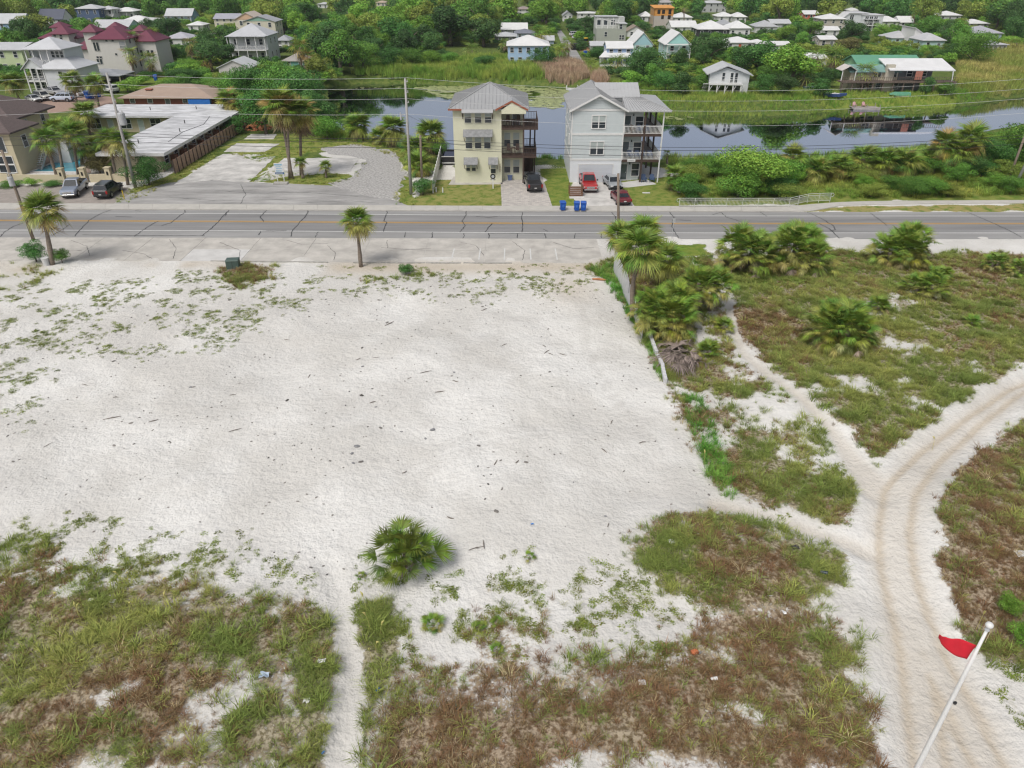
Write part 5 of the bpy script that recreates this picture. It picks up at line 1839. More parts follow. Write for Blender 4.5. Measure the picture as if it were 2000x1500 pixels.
AQUA, LBLUE, BLUE, CREAM, BEIGE, LIME, PEACH, CORAL, BLACK, SAGE = (.50, .68, .66), (.36, .53, .74), (.10, .15, .26), (.66, .62, .50), (.50, .46, .40), (.55, .64, .38), (.66, .45, .30), (.66, .17, .11), (.05, .05, .055), (.40, .42, .37)
HS = [
 ('long pale blue house with light grey gable roof behind yellow-green oak', -70, 42, 72, 45, 26, 10, 'gx', LBLUE, LGREY, 2, {}),
 ('white farmhouse with steep dark slate roof and gabled end', 74, 122, 62, 37, 17, 8, 'gx', WHITE, (.075, .085, .12), 2, {}),
 ('dark navy two-storey house with grey hip roof near the wood', 146, 191, 46, 17, 8, 10, 'hip', BLUE, LGREY, 2, dict(nwin=3)),
 ('white balcony wing with grey roof beside the navy house', 192, 220, 44, 18, 11, 7, 'hip', WHITE, LGREY, 2, dict(porch=1.6)),
 ('white-roofed cottage with pillared porch near the navy house', 222, 262, 42, 22, 14, 8, 'hip', WHITE, WHITE, 1, dict(porch=1.5)),
 ('low aqua house with long light grey gable roof behind the red-roofed villas', 178, 250, 66, 53, 38, 12, 'gx', AQUA, LGREY, 1, {}),
 ('low house with wide white hip roof right of the aqua house', 228, 292, 58, 44, 30, 12, 'hip', WHITE, WHITE, 1, {}),
 ('small white flat cottage roof at the wood edge', 272, 300, 46, 38, 34, 8, 'hip', WHITE, WHITE, 1, {}),
 ('white house with steep silver gable roof and blue porch against the wood', 322, 374, 46, 31, 16, 9, 'gx', LBLUE, LGREY, 2, dict(porch=1.4)),
 ('small white cottage with white roof below the silver-roofed house', 366, 396, 62, 49, 41, 7, 'hip', WHITE, WHITE, 1, {}),
 ('low pale house with lavender-grey hip roof behind the palms', 322, 368, 90, 75, 62, 9, 'hip', WHITE, (.46, .46, .5), 1, {}),
 ('beige house with long lavender-grey roof in front of the wood', 417, 470, 52, 36, 26, 9, 'gx', CREAM, (.38, .38, .43), 2, {}),
 ('cream house with peach gable facing the street', 458, 505, 84, 38, 24, 10, 'gy', CREAM, (.55, .47, .40), 3, dict(gable=PEACH)),
 ('cream house with sea-green gable and grey roof', 474, 536, 90, 41, 31, 9, 'gy', CREAM, GREY, 3, dict(gable=(.27, .45, .36))),
 ('white two-storey house with large grey hip roof and crossed balcony rails', 446, 520, 122, 70, 45, 11, 'hip', (.62, .64, .65), (.50, .51, .53), 2, dict(porch=2.2)),
 ('small grey-roofed sunroom at the side of the white balcony house', 540, 564, 97, 79, 68, 6, 'hip', WHITE, GREY, 2, {}),
 ('pale pinkish garage with light grey gable roof', 426, 486, 148, 131, 117, 9, 'gy', (.60, .57, .56), (.55, .56, .57), 1, dict(nwin=0, sidewin=False)),
 ('teal cottage with brown-grey hip roof near the wooden deck', 552, 598, 130, 119, 103, 8, 'hip', (.20, .47, .42), (.36, .34, .31), 1, {}),
 ('light blue two-storey house with white hip roof by the reeds', 992, 1072, 127, 89, 68, 11, 'hip', (.40, .57, .77), WHITE, 2, dict(nwin=5)),
 ('dark-walled house with grey hip roof and long porch windows', 966, 1008, 84, 71, 62, 9, 'hip', (.2, .2, .2), LGREY, 1, {}),
 ('grey-blue house with slate hip roof behind the light blue house', 1006, 1044, 76, 65, 56, 9, 'hip', (.42, .5, .6), (.2, .21, .25), 1, {}),
 ('long low building with plain white metal roof', 979, 1030, 66, 57, 44, 12, 'gx', LGREY, WHITE, 1, {}),
 ('distant white two-storey house with brown hip roof among trees', 1010, 1036, 29, 18, 12, 10, 'hip', WHITE, (.33, .27, .25), 2, {}),
 ('little blue-grey shed with pale roof behind the light blue house', 1061, 1082, 86, 78, 69, 6, 'gx', (.4, .48, .57), (.5, .51, .52), 1, dict(nwin=1)),
 ('low grey shed beside the construction yard', 1154, 1184, 102, 88, 80, 7, 'gx', (.55, .55, .54), LGREY, 1, dict(nwin=2)),
 ('distant white flat-roofed house at the end of the side street', 1130, 1170, 40, 26, 22, 10, 'hip', WHITE, WHITE, 2, {}),
 ('white house with grey gable at the side street bend', 1100, 1118, 42, 30, 22, 8, 'gy', WHITE, GREY, 2, dict(gable=LGREY)),
 ('little white gabled cottage with brown roof behind the sage house', 1226, 1258, 72, 60, 50, 8, 'gy', WHITE, (.3, .24, .19), 1, {}),
 ('light blue house with white metal roof and deep white porch', 1186, 1236, 128, 93, 80, 8, 'gx', (.36, .48, .72), WHITE, 2, dict(nwin=3, vis=80)),
 ('aqua gabled house with white roof rising behind the magnolia', 1236, 1275, 106, 87, 63, 12, 'gy', AQUA, WHITE, 2, dict(gable=(.38, .60, .66))),
 ('tall aqua gabled house with two-tier white porch', 1302, 1348, 124, 86, 63, 12, 'gy', AQUA, WHITE, 2, dict(gable=(.36, .64, .60), porch=1.6)),
 ('white-roofed cottage left of the orange timber shell', 1252, 1274, 42, 32, 22, 8, 'hip', WHITE, WHITE, 1, {}),
 ('white hip roof right of the orange timber shell', 1318, 1352, 46, 34, 24, 10, 'hip', WHITE, WHITE, 1, {}),
 ('long low building with white roof below the timber shell', 1312, 1362, 62, 52, 40, 12, 'gx', WHITE, WHITE, 1, {}),
 ('black-walled house with broad white hip roof', 1364, 1424, 74, 57, 39, 12, 'hip', BLACK, WHITE, 1, dict(nwin=4)),
 ('white house with dark screened porch and white hip roof', 1426, 1466, 74, 55, 40, 10, 'hip', WHITE, WHITE, 1, dict(nwin=3)),
 ('house under plain grey hip roof between two white roofs', 1406, 1432, 60, 48, 38, 9, 'hip', WHITE, GREY, 1, {}),
 ('low cottage with orange door and white hip roof', 1418, 1474, 98, 83, 71, 9, 'hip', WHITE, WHITE, 1, dict(doorc=mat('orange_door', (.62, .12, .05), .5))),
 ('cottage with low white roof half hidden by oaks', 1476, 1500, 98, 85, 77, 8, 'hip', LBLUE, WHITE, 1, {}),
 ('cottage with grey-white roof left of the big oak', 1502, 1545, 100, 87, 80, 8, 'gx', WHITE, WHITE, 1, {}),
 ('distant house with white hip roof, leftmost of a far pair', 1402, 1434, 42, 32, 23, 10, 'hip', WHITE, WHITE, 1, {}),
 ('distant house with white hip roof, right one of a far pair', 1436, 1458, 44, 33, 24, 10, 'hip', WHITE, WHITE, 1, {}),
 ('white cottage with pointed grey hip roof', 1477, 1519, 64, 52, 39, 9, 'hip', WHITE, (.44, .45, .46), 1, {}),
 ('low house with long grey gable roof above the oaks', 1506, 1545, 56, 45, 37, 9, 'gx', LGREY, LGREY, 1, {}),
 ('small bright coral red house with white roof', 1571, 1600, 46, 27, 20, 9, 'gx', CORAL, WHITE, 2, dict(nwin=3)),
 ('beige cottage with wide white hip roof right of the coral house', 1606, 1652, 60, 37, 26, 10, 'hip', BEIGE, WHITE, 2, {}),
 ('small white cottage with flat white roof behind the dark oak', 1606, 1640, 70, 58, 51, 7, 'gx', WHITE, WHITE, 1, {}),
 ('low beige cottage with white roof under the dark tree', 1602, 1634, 94, 76, 69, 7, 'gx', BEIGE, WHITE, 1, {}),
 ('low shed with white roof behind the clustered palms', 1578, 1616, 126, 113, 103, 8, 'gx', LGREY, WHITE, 1, dict(nwin=1)),
 ('low house with white hip roof right of the large white house', 1724, 1756, 52, 42, 31, 10, 'hip', (.6, .65, .5), WHITE, 1, {}),
 ('low house with white gable roof beside two thin palms', 1758, 1786, 52, 43, 31, 9, 'gx', WHITE, WHITE, 1, {}),
 ('house with silver hip roof behind the bright green oaks', 1742, 1790, 88, 74, 60, 10, 'hip', AQUA, (.50, .5, .51), 1, {}),
 ('white house with tilted white roof and two skylights', 1784, 1816, 92, 76, 55, 10, 'shed', WHITE, WHITE, 1, {}),
 ('aqua house with pale grey hip roof and screened porch', 1804, 1846, 98, 79, 64, 10, 'hip', AQUA, (.52, .52, .53), 1, {}),
 ('distant grey house with white hip roof near the tall trees', 1836, 1878, 42, 30, 21, 10, 'hip', LGREY, WHITE, 1, {}),
 ('distant house with white hip roof left of the parking lot', 1892, 1932, 54, 46, 37, 11, 'hip', WHITE, WHITE, 1, {}),
 ('pale blue house with wide lavender-grey hip roof', 1900, 1958, 82, 65, 50, 12, 'hip', (.5, .6, .74), (.42, .42, .46), 2, {}),
 ('long grey house with row of small windows at the marsh edge', 1924, 1968, 104, 87, 79, 8, 'hip', (.52, .53, .56), (.5, .5, .52), 1, dict(nwin=5)),
 ('distant cottage with small white hip roof above the trees', 1661, 1681, 30, 21, 15, 9, 'hip', WHITE, WHITE, 1, {}),
 ('distant large grey house at the top edge right of the timber shell', 1372, 1420, 24, 6, 0, 12, 'hip', LGREY, LGREY, 2, {}),
 ('distant pale grey house at the top edge above the timber shell', 1290, 1320, 18, 5, -1, 12, 'hip', (.5, .48, .47), (.4, .38, .37), 2, {}),
 ('lime green house with grey gable roof at the edge of the picture', -40, 40, 142, 96, 82, 12, 'gx', LIME, LGREY, 2, {}),
 ('distant pale roof peeping out of the wood, left of the cream one', 620, 640, 16, 8, 4, 9, 'hip', WHITE, LGREY, 1, {}),
 ('distant cream roof peeping out of the wood', 735, 752, 12, 5, 1, 9, 'hip', CREAM, (.5, .4, .3), 1, {}),
]
for lab, x0, x1, yb, ye, yr, dp, rf, wc_, rc, st, kw in HS:
 house(lab, x0, x1, yb, ye, yr, dp, rf, wc_, rc, st, **kw)

# deep porch in front of the light blue house
p = G(1188, 127)
pr = thing('porch', 'white screened porch with sloping white roof before the light blue house', 'porch', (p.x + 1.5, p.y - 3.2, 0))
zt, zb = AT(1200, 100, p.y).z, AT(1195, 112, p.y - 3.2).z
w_ = (AT(1228, 112, p.y).x - AT(1170, 112, p.y).x)
MB().hexa([(-w_ / 2 - .4, -.4, zb), (w_ / 2 + .4, -.4, zb), (w_ / 2, 3.1, zt), (-w_ / 2 + 1.5, 3.1, zt)], [(-w_ / 2 - .4, -.4, zb + .14), (w_ / 2 + .4, -.4, zb + .14), (w_ / 2, 3.1, zt + .14), (-w_ / 2 + 1.5, 3.1, zt + .14)]).build('porch_roof', roofm(WHITE), pr)
for i in range(5):
 xx = -w_ / 2 + w_ * i / 4
 MB().box(xx - .1, xx + .1, -.1, .1, -.1, zb).build('post', M_TRIM, pr)
MB().box(-w_ / 2, w_ / 2, -.05, .05, 0, .5).build('knee_wall', M_TRIM, pr)
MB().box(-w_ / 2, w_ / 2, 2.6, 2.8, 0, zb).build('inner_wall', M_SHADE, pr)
keep_clear(1165, 1232, 98, 124, p.y - 3)

# ------------------------------------------------------------------ sage-grey modern house with roof deck
def sage_house():
 Y = G(1195, 84).y
 O = AT(1193, 84, Y)
 r = thing('house', 'sage grey modern three-storey house with framed roof deck', 'house', (O.x, Y, 0))
 fx = lambda px, py: (AT(px, py, Y).x - O.x, AT(px, py, Y).z)
 x0, x1 = fx(1165, 60)[0], fx(1223, 60)[0]
 z_t, z_r = fx(1180, 56)[1], fx(1223, 47)[1]
 zl = fx(1170, 33)[1]
 MB().box(x0, x1, 0, 11, -.3, z_t).build('wall', wallm(SAGE), r)
 xm = fx(1208, 50)[0]
 MB().box(xm, x1, .0, 11.01, z_t + .001, z_r).build('wall', wallm(SAGE), r)
 MB().box(x0, x1, 6, 11.02, z_t + .002, zl - .4).build('wall', wallm((.50, .51, .49)), r)
 MB().box(xm - .2, x1 + .3, -.3, 11.3, z_r + .002, z_r + .2).build('roof', roofm(LGREY), r)
 MB().box(x0 - .2, xm + .5, 5.6, 11.3, zl - .35, zl - .15).build('roof', roofm(LGREY), r)
 n = 4
 for i in range(n + 1):
  xx = x0 + (xm - x0) * i / n
  MB().box(xx - .12, xx + .12, -.02, .2, z_t, zl - .3).build('deck_post', M_TRIM, r)
 MB().beam((x0, .08, zl - .3), (xm, .08, z_r + .3), .2, .25).build('deck_beam', M_TRIM, r)
 MB().beam((x0, .08, z_t + 1.0), (xm, .08, z_t + 1.0), .1, .1).build('deck_rail', M_TRIM, r)
 for px, py in ((1213, 52), (1212, 73), (1216, 73), (1183, 67)):
  xx, zz = fx(px, py)
  window(r, xx, 0, zz, .9, 1.5, 'f')
 for k in range(3):
  window(r, x0 + (xm - x0) * (k + .5) / 3, 6.0, z_t + 1.6, 1.4, 1.6, 'f', M_TRIM, 'plain')
 keep_clear(1160, 1228, 30, 80, Y)

sage_house()

# ------------------------------------------------------------------ orange timber-sheathed shell
def osb_shell():
 Y = G(1295, 54).y
 O = AT(1295, 54, Y)
 M_OSB = mat('orange_sheathing', (.66, .31, .08), .85, .12, 1.2)
 r = thing('house_shell', 'unfinished house shell, orange sheathing over bare block walls', 'house', (O.x, Y, 0))
 fx = lambda px, py: (AT(px, py, Y).x - O.x, AT(px, py, Y).z)
 x0, x1 = fx(1278, 30)[0], fx(1315, 30)[0]
 z1, z2 = fx(1295, 31)[1], fx(1295, 16)[1]
 MB().box(x0, x1, 0, 10, z1, z2).build('upper_wall', M_OSB, r)
 MB().box(x0 + .02, x1 - .02, .02, 9.9, -.3, z1 - .002).build('lower_wall', wallm((.50, .45, .41)), r)
 MB().hexa([(x0 - .6, -.5, z2), (x1 + .3, -.5, z2), (x1 + .3, 10.4, z2 + .6), (x0 - .6, 10.4, z2 + .6)], [(x0 - .6, -.5, z2 + .2), (x1 + .3, -.5, z2 + .2), (x1 + .3, 10.4, z2 + .8), (x0 - .6, 10.4, z2 + .8)]).build('roof', M_OSB, r)
 M_DARK = mat('dark_opening', (.02, .018, .016), .9)
 for px, py, w, h in ((1287, 23, 1.3, 1.6), (1296, 23, 1.3, 1.6), (1308.5, 23, 1.3, 2.0), (1294, 33.5, 1.2, 1.6), (1307, 33.5, 1.3, 1.6)):
  xx, zz = fx(px, py)
  MB().box(xx - w / 2, xx + w / 2, -.03, .3, zz - h / 2, zz + h / 2).build('window_opening', M_DARK, r)
 for i in range(4):
  xx = x0 - .4 - (i % 2) * .01
  MB().beam((x0 - .5, .3 + i * 2.6, -.3), (x0 - .5, .3 + i * 2.6, z2), .14).build('scaffold_post', mat('raw_timber', (.45, .33, .2), .9), r)
 keep_clear(1270, 1320, 13, 48, Y)

osb_shell()

# ------------------------------------------------------------------ red-roofed villas
def villas():
 M_V = mat('villa_stucco', (.62, .60, .57), .85, .04, .8)
 M_R = mat('maroon_metal_roof', (.15, .028, .055), .5, .1, .8, spec=.5)

 def block(root, Y, px0, px1, pye, pyb, depth, dz=2.0, roof=True, back=0):
  a, b = AT(px0, pye, Y), AT(px1, pye, Y)
  z = a.z
  x0, x1 = a.x - root.location.x, b.x - root.location.x
  y0 = Y - root.location.y + back
  MB().box(x0, x1, y0, y0 + depth, -.3, z).build('wall', M_V, root)
  if roof:
   hip_roof(MB(), x0 - .5, x1 + .5, y0 - .5, y0 + depth + .5, z + .003, z + dz).build('roof', M_R, root)
  return x0, x1, y0, z
 # villa with the square stair tower, left
 Y = G(115, 138).y
 O = G(115, 138)
 r = thing('villa', 'white stucco villa with square tower and maroon roofs, left of the pair', 'villa', (O.x, O.y, 0))
 x0, x1, y0, z = block(r, Y, 100, 132, 66, 138, 4.2, 1.9)
 for px, py in ((108, 80), (121, 80), (129, 105)):
  q = AT(px, py, Y)
  window(r, q.x - O.x, y0, q.z, .7, 1.8, 'f', M_V, 'plain')
 for px in (107, 119):
  q = AT(px, 69.5, Y)
  window(r, q.x - O.x, y0, q.z, .7, .5, 'f', M_V, 'plain')
 block(r, Y + 3, 78, 150, 74, 130, 9, 2.4)
 block(r, Y + 9, 100, 122, 53, 130, 4, 1.3)
 for px, py in ((83, 82), (92, 84), (140, 85), (140, 110)):
  q = AT(px, py, Y + 3)
  window(r, q.x - O.x, 3.0, q.z, 1.2, 1.7, 'f', M_TRIM)
 # arched link with stepped red canopies
 a, b = AT(142, 96, Y), AT(180, 96, Y)
 MB().box(a.x - O.x, b.x - O.x, 1.0, 5, -.3, a.z).build('link_wall', M_V, r)
 hip_roof(MB(), a.x - O.x - .4, b.x - O.x + .4, .4, 5.6, a.z + .003, a.z + 1.8).build('link_roof', M_R, r)
 q = AT(155, 108, Y)
 window(r, q.x - O.x, 1.0, q.z, .8, 1.7, 'f', M_V, 'plain')
 c0, c1 = AT(150, 124, Y), AT(175, 124, Y)
 hip_roof(MB(), c0.x - O.x, c1.x - O.x, -.9, 1.2, c0.z, c0.z + 1.0).build('canopy', M_R, r)
 keep_clear(72, 150, 48, 118, Y)
 keep_clear(140, 182, 76, 128, Y)
 # second villa
 Y = G(210, 146).y
 O = G(210, 146)
 r = thing('villa', 'white stucco villa with maroon hip roof and pale plain end wall', 'villa', (O.x, O.y, 0))
 x0, x1, y0, z = block(r, Y, 177, 243, 76, 146, 11, 2.6)
 for px, py, w, h in ((186, 91, .7, 2.0), (191, 91, .7, 2.0), (191, 112, .6, .5), (197, 112, .6, .5), (192, 120, .6, 1.2), (198, 120, .6, 1.2), (208, 79, .6, .5), (220, 79, .6, .5), (227, 106, .5, .5)):
  q = AT(px, py, Y)
  window(r, q.x - O.x, y0, q.z, w, h, 'f', M_V, 'plain')
 block(r, Y + 1.5, 161, 185, 62, 140, 4, 1.7)
 block(r, Y + 8, 210, 232, 56, 140, 4, 1.5)
 q0, q1 = AT(231, 78, Y), AT(242, 78, Y)
 zb = AT(235, 96, Y).z
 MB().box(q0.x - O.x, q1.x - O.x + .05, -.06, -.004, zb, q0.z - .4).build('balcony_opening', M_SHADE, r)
 railing(r, [(q0.x - O.x, -.12, zb), (q1.x - O.x, -.12, zb)], .9, M_TRIM, step=.3)
 for yy in (2.5, 5.5, 8.5):
  for zz in (2.2, 5.2, 8.2):
   window(r, x1, yy, zz, .8, 1.6, 'r', M_V, 'plain')
 keep_clear(160, 248, 55, 138, Y)
 # third, behind the tall palms
 Y = G(285, 140).y
 O = G(285, 140)
 r = thing('villa', 'white stucco villa with small maroon roof behind the row of tall palms', 'villa', (O.x, O.y, 0))
 x0, x1, y0, z = block(r, Y, 258, 302, 80, 140, 9, 2.4)
 block(r, Y + 6, 262, 280, 60, 130, 4, 1.4)
 for px, py in ((267, 104), (277, 104), (290, 104), (298, 104), (270, 125), (290, 125)):
  q = AT(px, py, Y)
  window(r, q.x - O.x, y0, q.z, .7, 1.5, 'f', M_V, 'plain')
 keep_clear(255, 306, 58, 130, Y)

villas()

# ------------------------------------------------------------------ tiered white house, left
def tiered_white():
 Y = G(95, 182).y
 O = G(95, 182)
 r = thing('house', 'white three-storey house with stacked porches and upper belvedere', 'house', (O.x, O.y, 0))
 M_W = wallm((.66, .68, .70))
 rm = roofm((.56, .57, .59))
 fx = lambda px, py: (AT(px, py, Y).x - O.x, AT(px, py, Y).z)
 x0, x1 = fx(44, 135)[0], fx(147, 135)[0]
 xg = fx(84, 135)[0]
 ze, zr = fx(60, 134)[1], fx(60, 119)[1] + .6
 D = 10
 MB().box(xg, x1, 0, D, -.3, ze).build('wall', M_W, r)
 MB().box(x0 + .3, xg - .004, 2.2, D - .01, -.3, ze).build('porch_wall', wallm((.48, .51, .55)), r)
 MB().prism([(x0 + .3, ze), ((x0 + xg) / 2, zr - .2), (xg, ze)], 'y', -.1, .1).build('gable', M_W, r)
 gable_roof(MB(), x0 - .3, xg + .4, -.4, 5.5, ze - .1, zr, 'y').build('porch_roof', rm, r)
 hip_roof(MB(), xg - 1.5, x1 + .5, -.5, D + .5, ze + .01, ze + 2.4).build('roof', rm, r)
 zf = fx(60, 158)[1]
 bal = MB().box(x0 + .2, xg - .006, -.05, 2.19, zf - .25, zf).build('balcony', M_TRIM, r)
 railing(bal, [(x0 + .3, .05, zf), (xg, .05, zf)], 1.0, M_TRIM, step=.3, bar=.05)
 for i in range(4):
  xx = x0 + .35 + (xg - x0 - .5) * i / 3
  MB().box(xx - .12, xx + .12, -.1, .12, -.2, ze).build('column', M_TRIM, r)
 for z_ in (zf * .5, zf + (ze - zf) * .5):
  for i in range(3):
   window(r, x0 + .9 + i * (xg - x0 - 1) / 3, 2.2, z_, 1.0, 1.9, 'f', M_TRIM)
 window(r, (xg + x1) / 2, 0, ze - 1.3, .9, 1.4, 'f')
 # belvedere
 b0, b1 = fx(40, 112)[0], fx(112, 112)[0]
 zt = fx(75, 98)[1]
 MB().box(b0 + 2.4, b1, 3.2, D + 1, ze + .3, zt).build('upper_wall', M_W, r)
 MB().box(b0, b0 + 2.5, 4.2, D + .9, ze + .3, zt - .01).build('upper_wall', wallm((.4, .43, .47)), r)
 hip_roof(MB(), b0 - .5, b1 + .4, 1.6, D + 1.4, zt + .004, zt + 2.2).build('upper_roof', rm, r)
 for i in range(4):
  xx = b0 + (b1 - b0) * .6 * i / 3
  MB().box(xx - .1, xx + .1, 2.1, 2.3, ze + .3, zt).build('column', M_TRIM, r)
 MB().box(b0, b1, 2.0, 3.19, ze + .2, ze + .6).build('upper_deck', M_TRIM, r)
 railing(r, [(b0, 2.1, ze + .6), (b0 + (b1 - b0) * .6, 2.1, ze + .6)], .9, M_TRIM, step=.4)
 for i in range(3):
  window(r, b0 + (b1 - b0) * (.68 + .12 * i), 3.2, zt - 1.2, .7, 1.3, 'f')
 keep_clear(30, 152, 80, 160, Y)

tiered_white()

# ------------------------------------------------------------------ white house on stilts across the pond
def stilt_house():
 Y = G(1432, 184).y
 O = G(1430, 184)
 r = thing('stilt_house', 'small white house on stilts with upper balcony by the pond', 'house', (O.x, O.y, 0), rad(-6))
 M_W = wallm((.66, .68, .69))
 fx = lambda px, py: (AT(px, py, Y).x - O.x, AT(px, py, Y).z)
 x0, x1 = fx(1390, 140)[0], fx(1467, 140)[0]
 zf = fx(1430, 164)[1]
 ze = fx(1430, 146)[1]
 zr = AT(1416, 126, Y + 3).z
 D = 9
 xm = fx(1450, 150)[0]
 MB().prism([(x0, zf), (x0, ze), ((x0 + x1) / 2 - .8, ze + 1.3), (x1, ze - .1), (x1, zf)], 'y', 1.2, D).build('wall', M_W, r)
 MB().box(xm, x1 - .02, 1.22, D - .02, -.3, zf - .002).build('lower_wall', M_W, r)
 cx = (x0 + x1) / 2 - .8
 MB().prism([(x0 - .7, ze - .25), (cx, zr - .15), (x1 + .7, ze - .35), (x1 + .7, ze - .15), (cx, zr + .05), (x0 - .7, ze - .05)], 'y', .6, D + .6).build('roof', roofm((.52, .53, .54)), r)
 fl = MB().box(x0 - .1, x1 - 1.5, -.3, 1.19, zf - .25, zf).build('balcony', M_TRIM, r)
 railing(fl, [(x0, -.25, zf), ((x0 + x1) / 2, -.25, zf), (x1 - 1.6, -.25, zf)], 1.0, M_TRIM, step=.3, bar=.05)
 for i in range(5):
  xx = x0 + (x1 - 1.8 - x0) * i / 4
  MB().box(xx - .12, xx + .12, -.2, .04, -.3, zf - .25).build('stilt', M_TRIM, r)
  MB().beam((xx, -.08, zf - 1.6), (xx + .7, -.08, zf - .3), .1).build('brace', M_TRIM, r)
 for i in range(3):
  xx = x0 + .5 + i * 2.0
  MB().box(xx - .12, xx + .12, 5, 5.24, -.3, zf).build('stilt', M_TRIM, r)
 window(r, x0 + 3.1, 1.2, zf + 1.35, .55, 1.6, 'f')
 for xx in ((x0 + x1) / 2 + .5, (x0 + x1) / 2 + 1.5):
  window(r, xx, 1.2, zf + 1.15, .6, 2.0, 'f')
 window(r, x0, 4.0, zf + 1.4, .8, 1.2, 'l')
 for i in range(8):
  MB().box(x0 - 1.2, x0 - .15, 1.2 + i * .35, 1.5 + i * .35, zf - .2 - i * .35, zf - .14 - i * .35).build('step', M_TRIM, r)
 keep_clear(1382, 1475, 124, 186, Y)

stilt_house()

# ------------------------------------------------------------------ green-roofed waterside house
def green_house():
 Y = G(1760, 180).y
 O = G(1760, 180)
 r = thing('waterside_house', 'long waterside house, green and white metal roofs over a dark deck', 'house', (O.x, O.y, 0))
 fx = lambda px, py, d=0: (AT(px, py, Y + d).x - O.x, AT(px, py, Y + d).z)
 M_GR = roofm((.13, .33, .22))
 M_GR2 = roofm((.20, .34, .31))
 M_GW = wallm((.30, .54, .32))
 M_CW = wallm((.52, .47, .36))
 M_SL = wallm((.17, .185, .20))
 # main green gable at the back
 x0, x1 = fx(1678, 120, 6)[0], fx(1802, 115, 6)[0]
 ze = fx(1740, 125, 6)[1]
 zr = AT(1740, 107, Y + 10).z
 gable_walls(MB(), x0, x1, 6, 14, -.3, ze, zr - .2, 'x').build('wall', M_GW, r)
 gable_roof(MB(), x0 - .5, x1 + .4, 5.4, 14.6, ze - .1, zr, 'x').build('green_roof', M_GR, r)
 for i in range(2):
  window(r, x0, 8.5 + i * 2.6, ze - 1.3, .9, 1.3, 'l')
 # lower front range, cream walls
 a0, a1 = fx(1668, 140)[0], fx(1762, 140)[0]
 zf = fx(1700, 158)[1]
 z1 = fx(1710, 141)[1]
 zr1 = AT(1700, 127, Y + 3).z
 MB().box(a0, a1, 1.5, 6, -.3, z1).build('front_wall', M_CW, r)
 gable_roof(MB(), a0 - .6, a1 + .5, .9, 6.6, z1, max(zr1, z1 + 1.2), 'x').build('front_roof', M_GR2, r)
 c0, c1 = fx(1731, 150)[0], fx(1747, 150)[0]
 MB().box(c0, c1, .6, 1.49, -.3, AT(1740, 127, Y).z).build('chimney', wallm((.50, .46, .37)), r)
 for px in (1716, 1723, 1748, 1754):
  window(r, fx(px, 147)[0], 1.5, zf + 1.3, .8, 1.3, 'f')
 for px in (1690, 1704, 1720, 1755):
  window(r, fx(px, 170)[0], 1.5, zf * .5, 1.0, 1.4, 'f')
 # porch canopy at the left end
 u0, u1 = fx(1645, 140)[0], fx(1676, 140)[0]
 zc = fx(1660, 139)[1]
 MB().prism([(u0, zc), ((u0 + u1) / 2, zc + 1.0), (u1, zc), (u1, zc + .12), ((u0 + u1) / 2, zc + 1.15), (u0, zc + .12)], 'y', .2, 4).build('canopy', wallm((.58, .53, .5)), r)
 for xx in (u0 + .3, u1 - .3):
  MB().box(xx - .08, xx + .08, .3, .46, zf, zc).build('post', M_TRIM, r)
 # white roofed wing, right
 w0, w1 = fx(1738, 130)[0], fx(1866, 130)[0]
 zw = fx(1800, 137.5)[1]
 zt = AT(1800, 117, Y + 5).z
 MB().hexa([(w0, -.6, zw), (w1, -.6, zw - .1), (w1, 6.5, zt), (w0, 6.5, zt)], [(w0, -.6, zw + .2), (w1, -.6, zw + .1), (w1, 6.5, zt + .2), (w0, 6.5, zt + .2)]).build('white_roof', roofm((.74, .74, .74)), r)
 s0, s1 = fx(1762, 150)[0], fx(1828, 150)[0]
 MB().box(s0, s1, 2.0, 6.2, zf, zw + .5).build('wing_wall', M_SL, r)
 MB().box(s0 + .1, s1 - 2, 2.4, 6.1, -.3, zf - .004).build('wing_lower_wall', wallm((.22, .235, .25)), r)
 for px in (1784, 1812):
  window(r, fx(px, 148)[0], 2.0, zf + 1.3, 1.2, 1.2, 'f')
 d0, d1 = fx(1640, 157)[0], fx(1862, 157)[0]
 M_DW = mat('old_deck_wood', (.14, .105, .085), .9, .25, 2)
 dk = MB().box(d0, d1, -1.6, 1.49, zf - .25, zf).build('deck', M_DW, r)
 railing(dk, [(d0, -1.5, zf), (d0 + 8, -1.5, zf), (d0 + 16, -1.5, zf), (d1, -1.5, zf)], 1.0, M_DW, step=.5, bar=.06)
 for i in range(12):
  xx = d0 + .2 + (d1 - d0 - .4) * i / 11
  MB().box(xx - .1, xx + .1, -1.5, -1.3, -.4, zf - .25).build('post', M_DW, r)
 MB().beam((d1 - .6, -1.4, -.3), (fx(1860, 137)[0], -.5, zw), .16).build('leaning_post', M_TRIM, r)
 rd = fx(1786, 147)
 MB().box(rd[0] - .1, fx(1799, 147)[0], -.6, -.5, zf + .3, zw - .1).build('red_awning', mat('faded_red_cloth', (.42, .17, .12), .9), r)
 keep_clear(1638, 1868, 105, 186, Y)
 g = thing('upturned_skiff', 'green upturned skiff on the bank below the waterside house', 'boat', (G(1757, 186).x, G(1757, 186).y, -.05))
 MB().loft([[(-2.4 + .0, -.1, .2), (-2.4, .1, .2), (-2.4, .05, .5), (-2.4, -.05, .5)], [(-1, -.75, .05), (-1, .75, .05), (-1, .45, .75), (-1, -.45, .75)], [(2.2, -.8, .05), (2.2, .8, .05), (2.2, .5, .7), (2.2, -.5, .7)]]).build('hull', mat('green_hull', (.10, .30, .19), .6), g)

green_house()
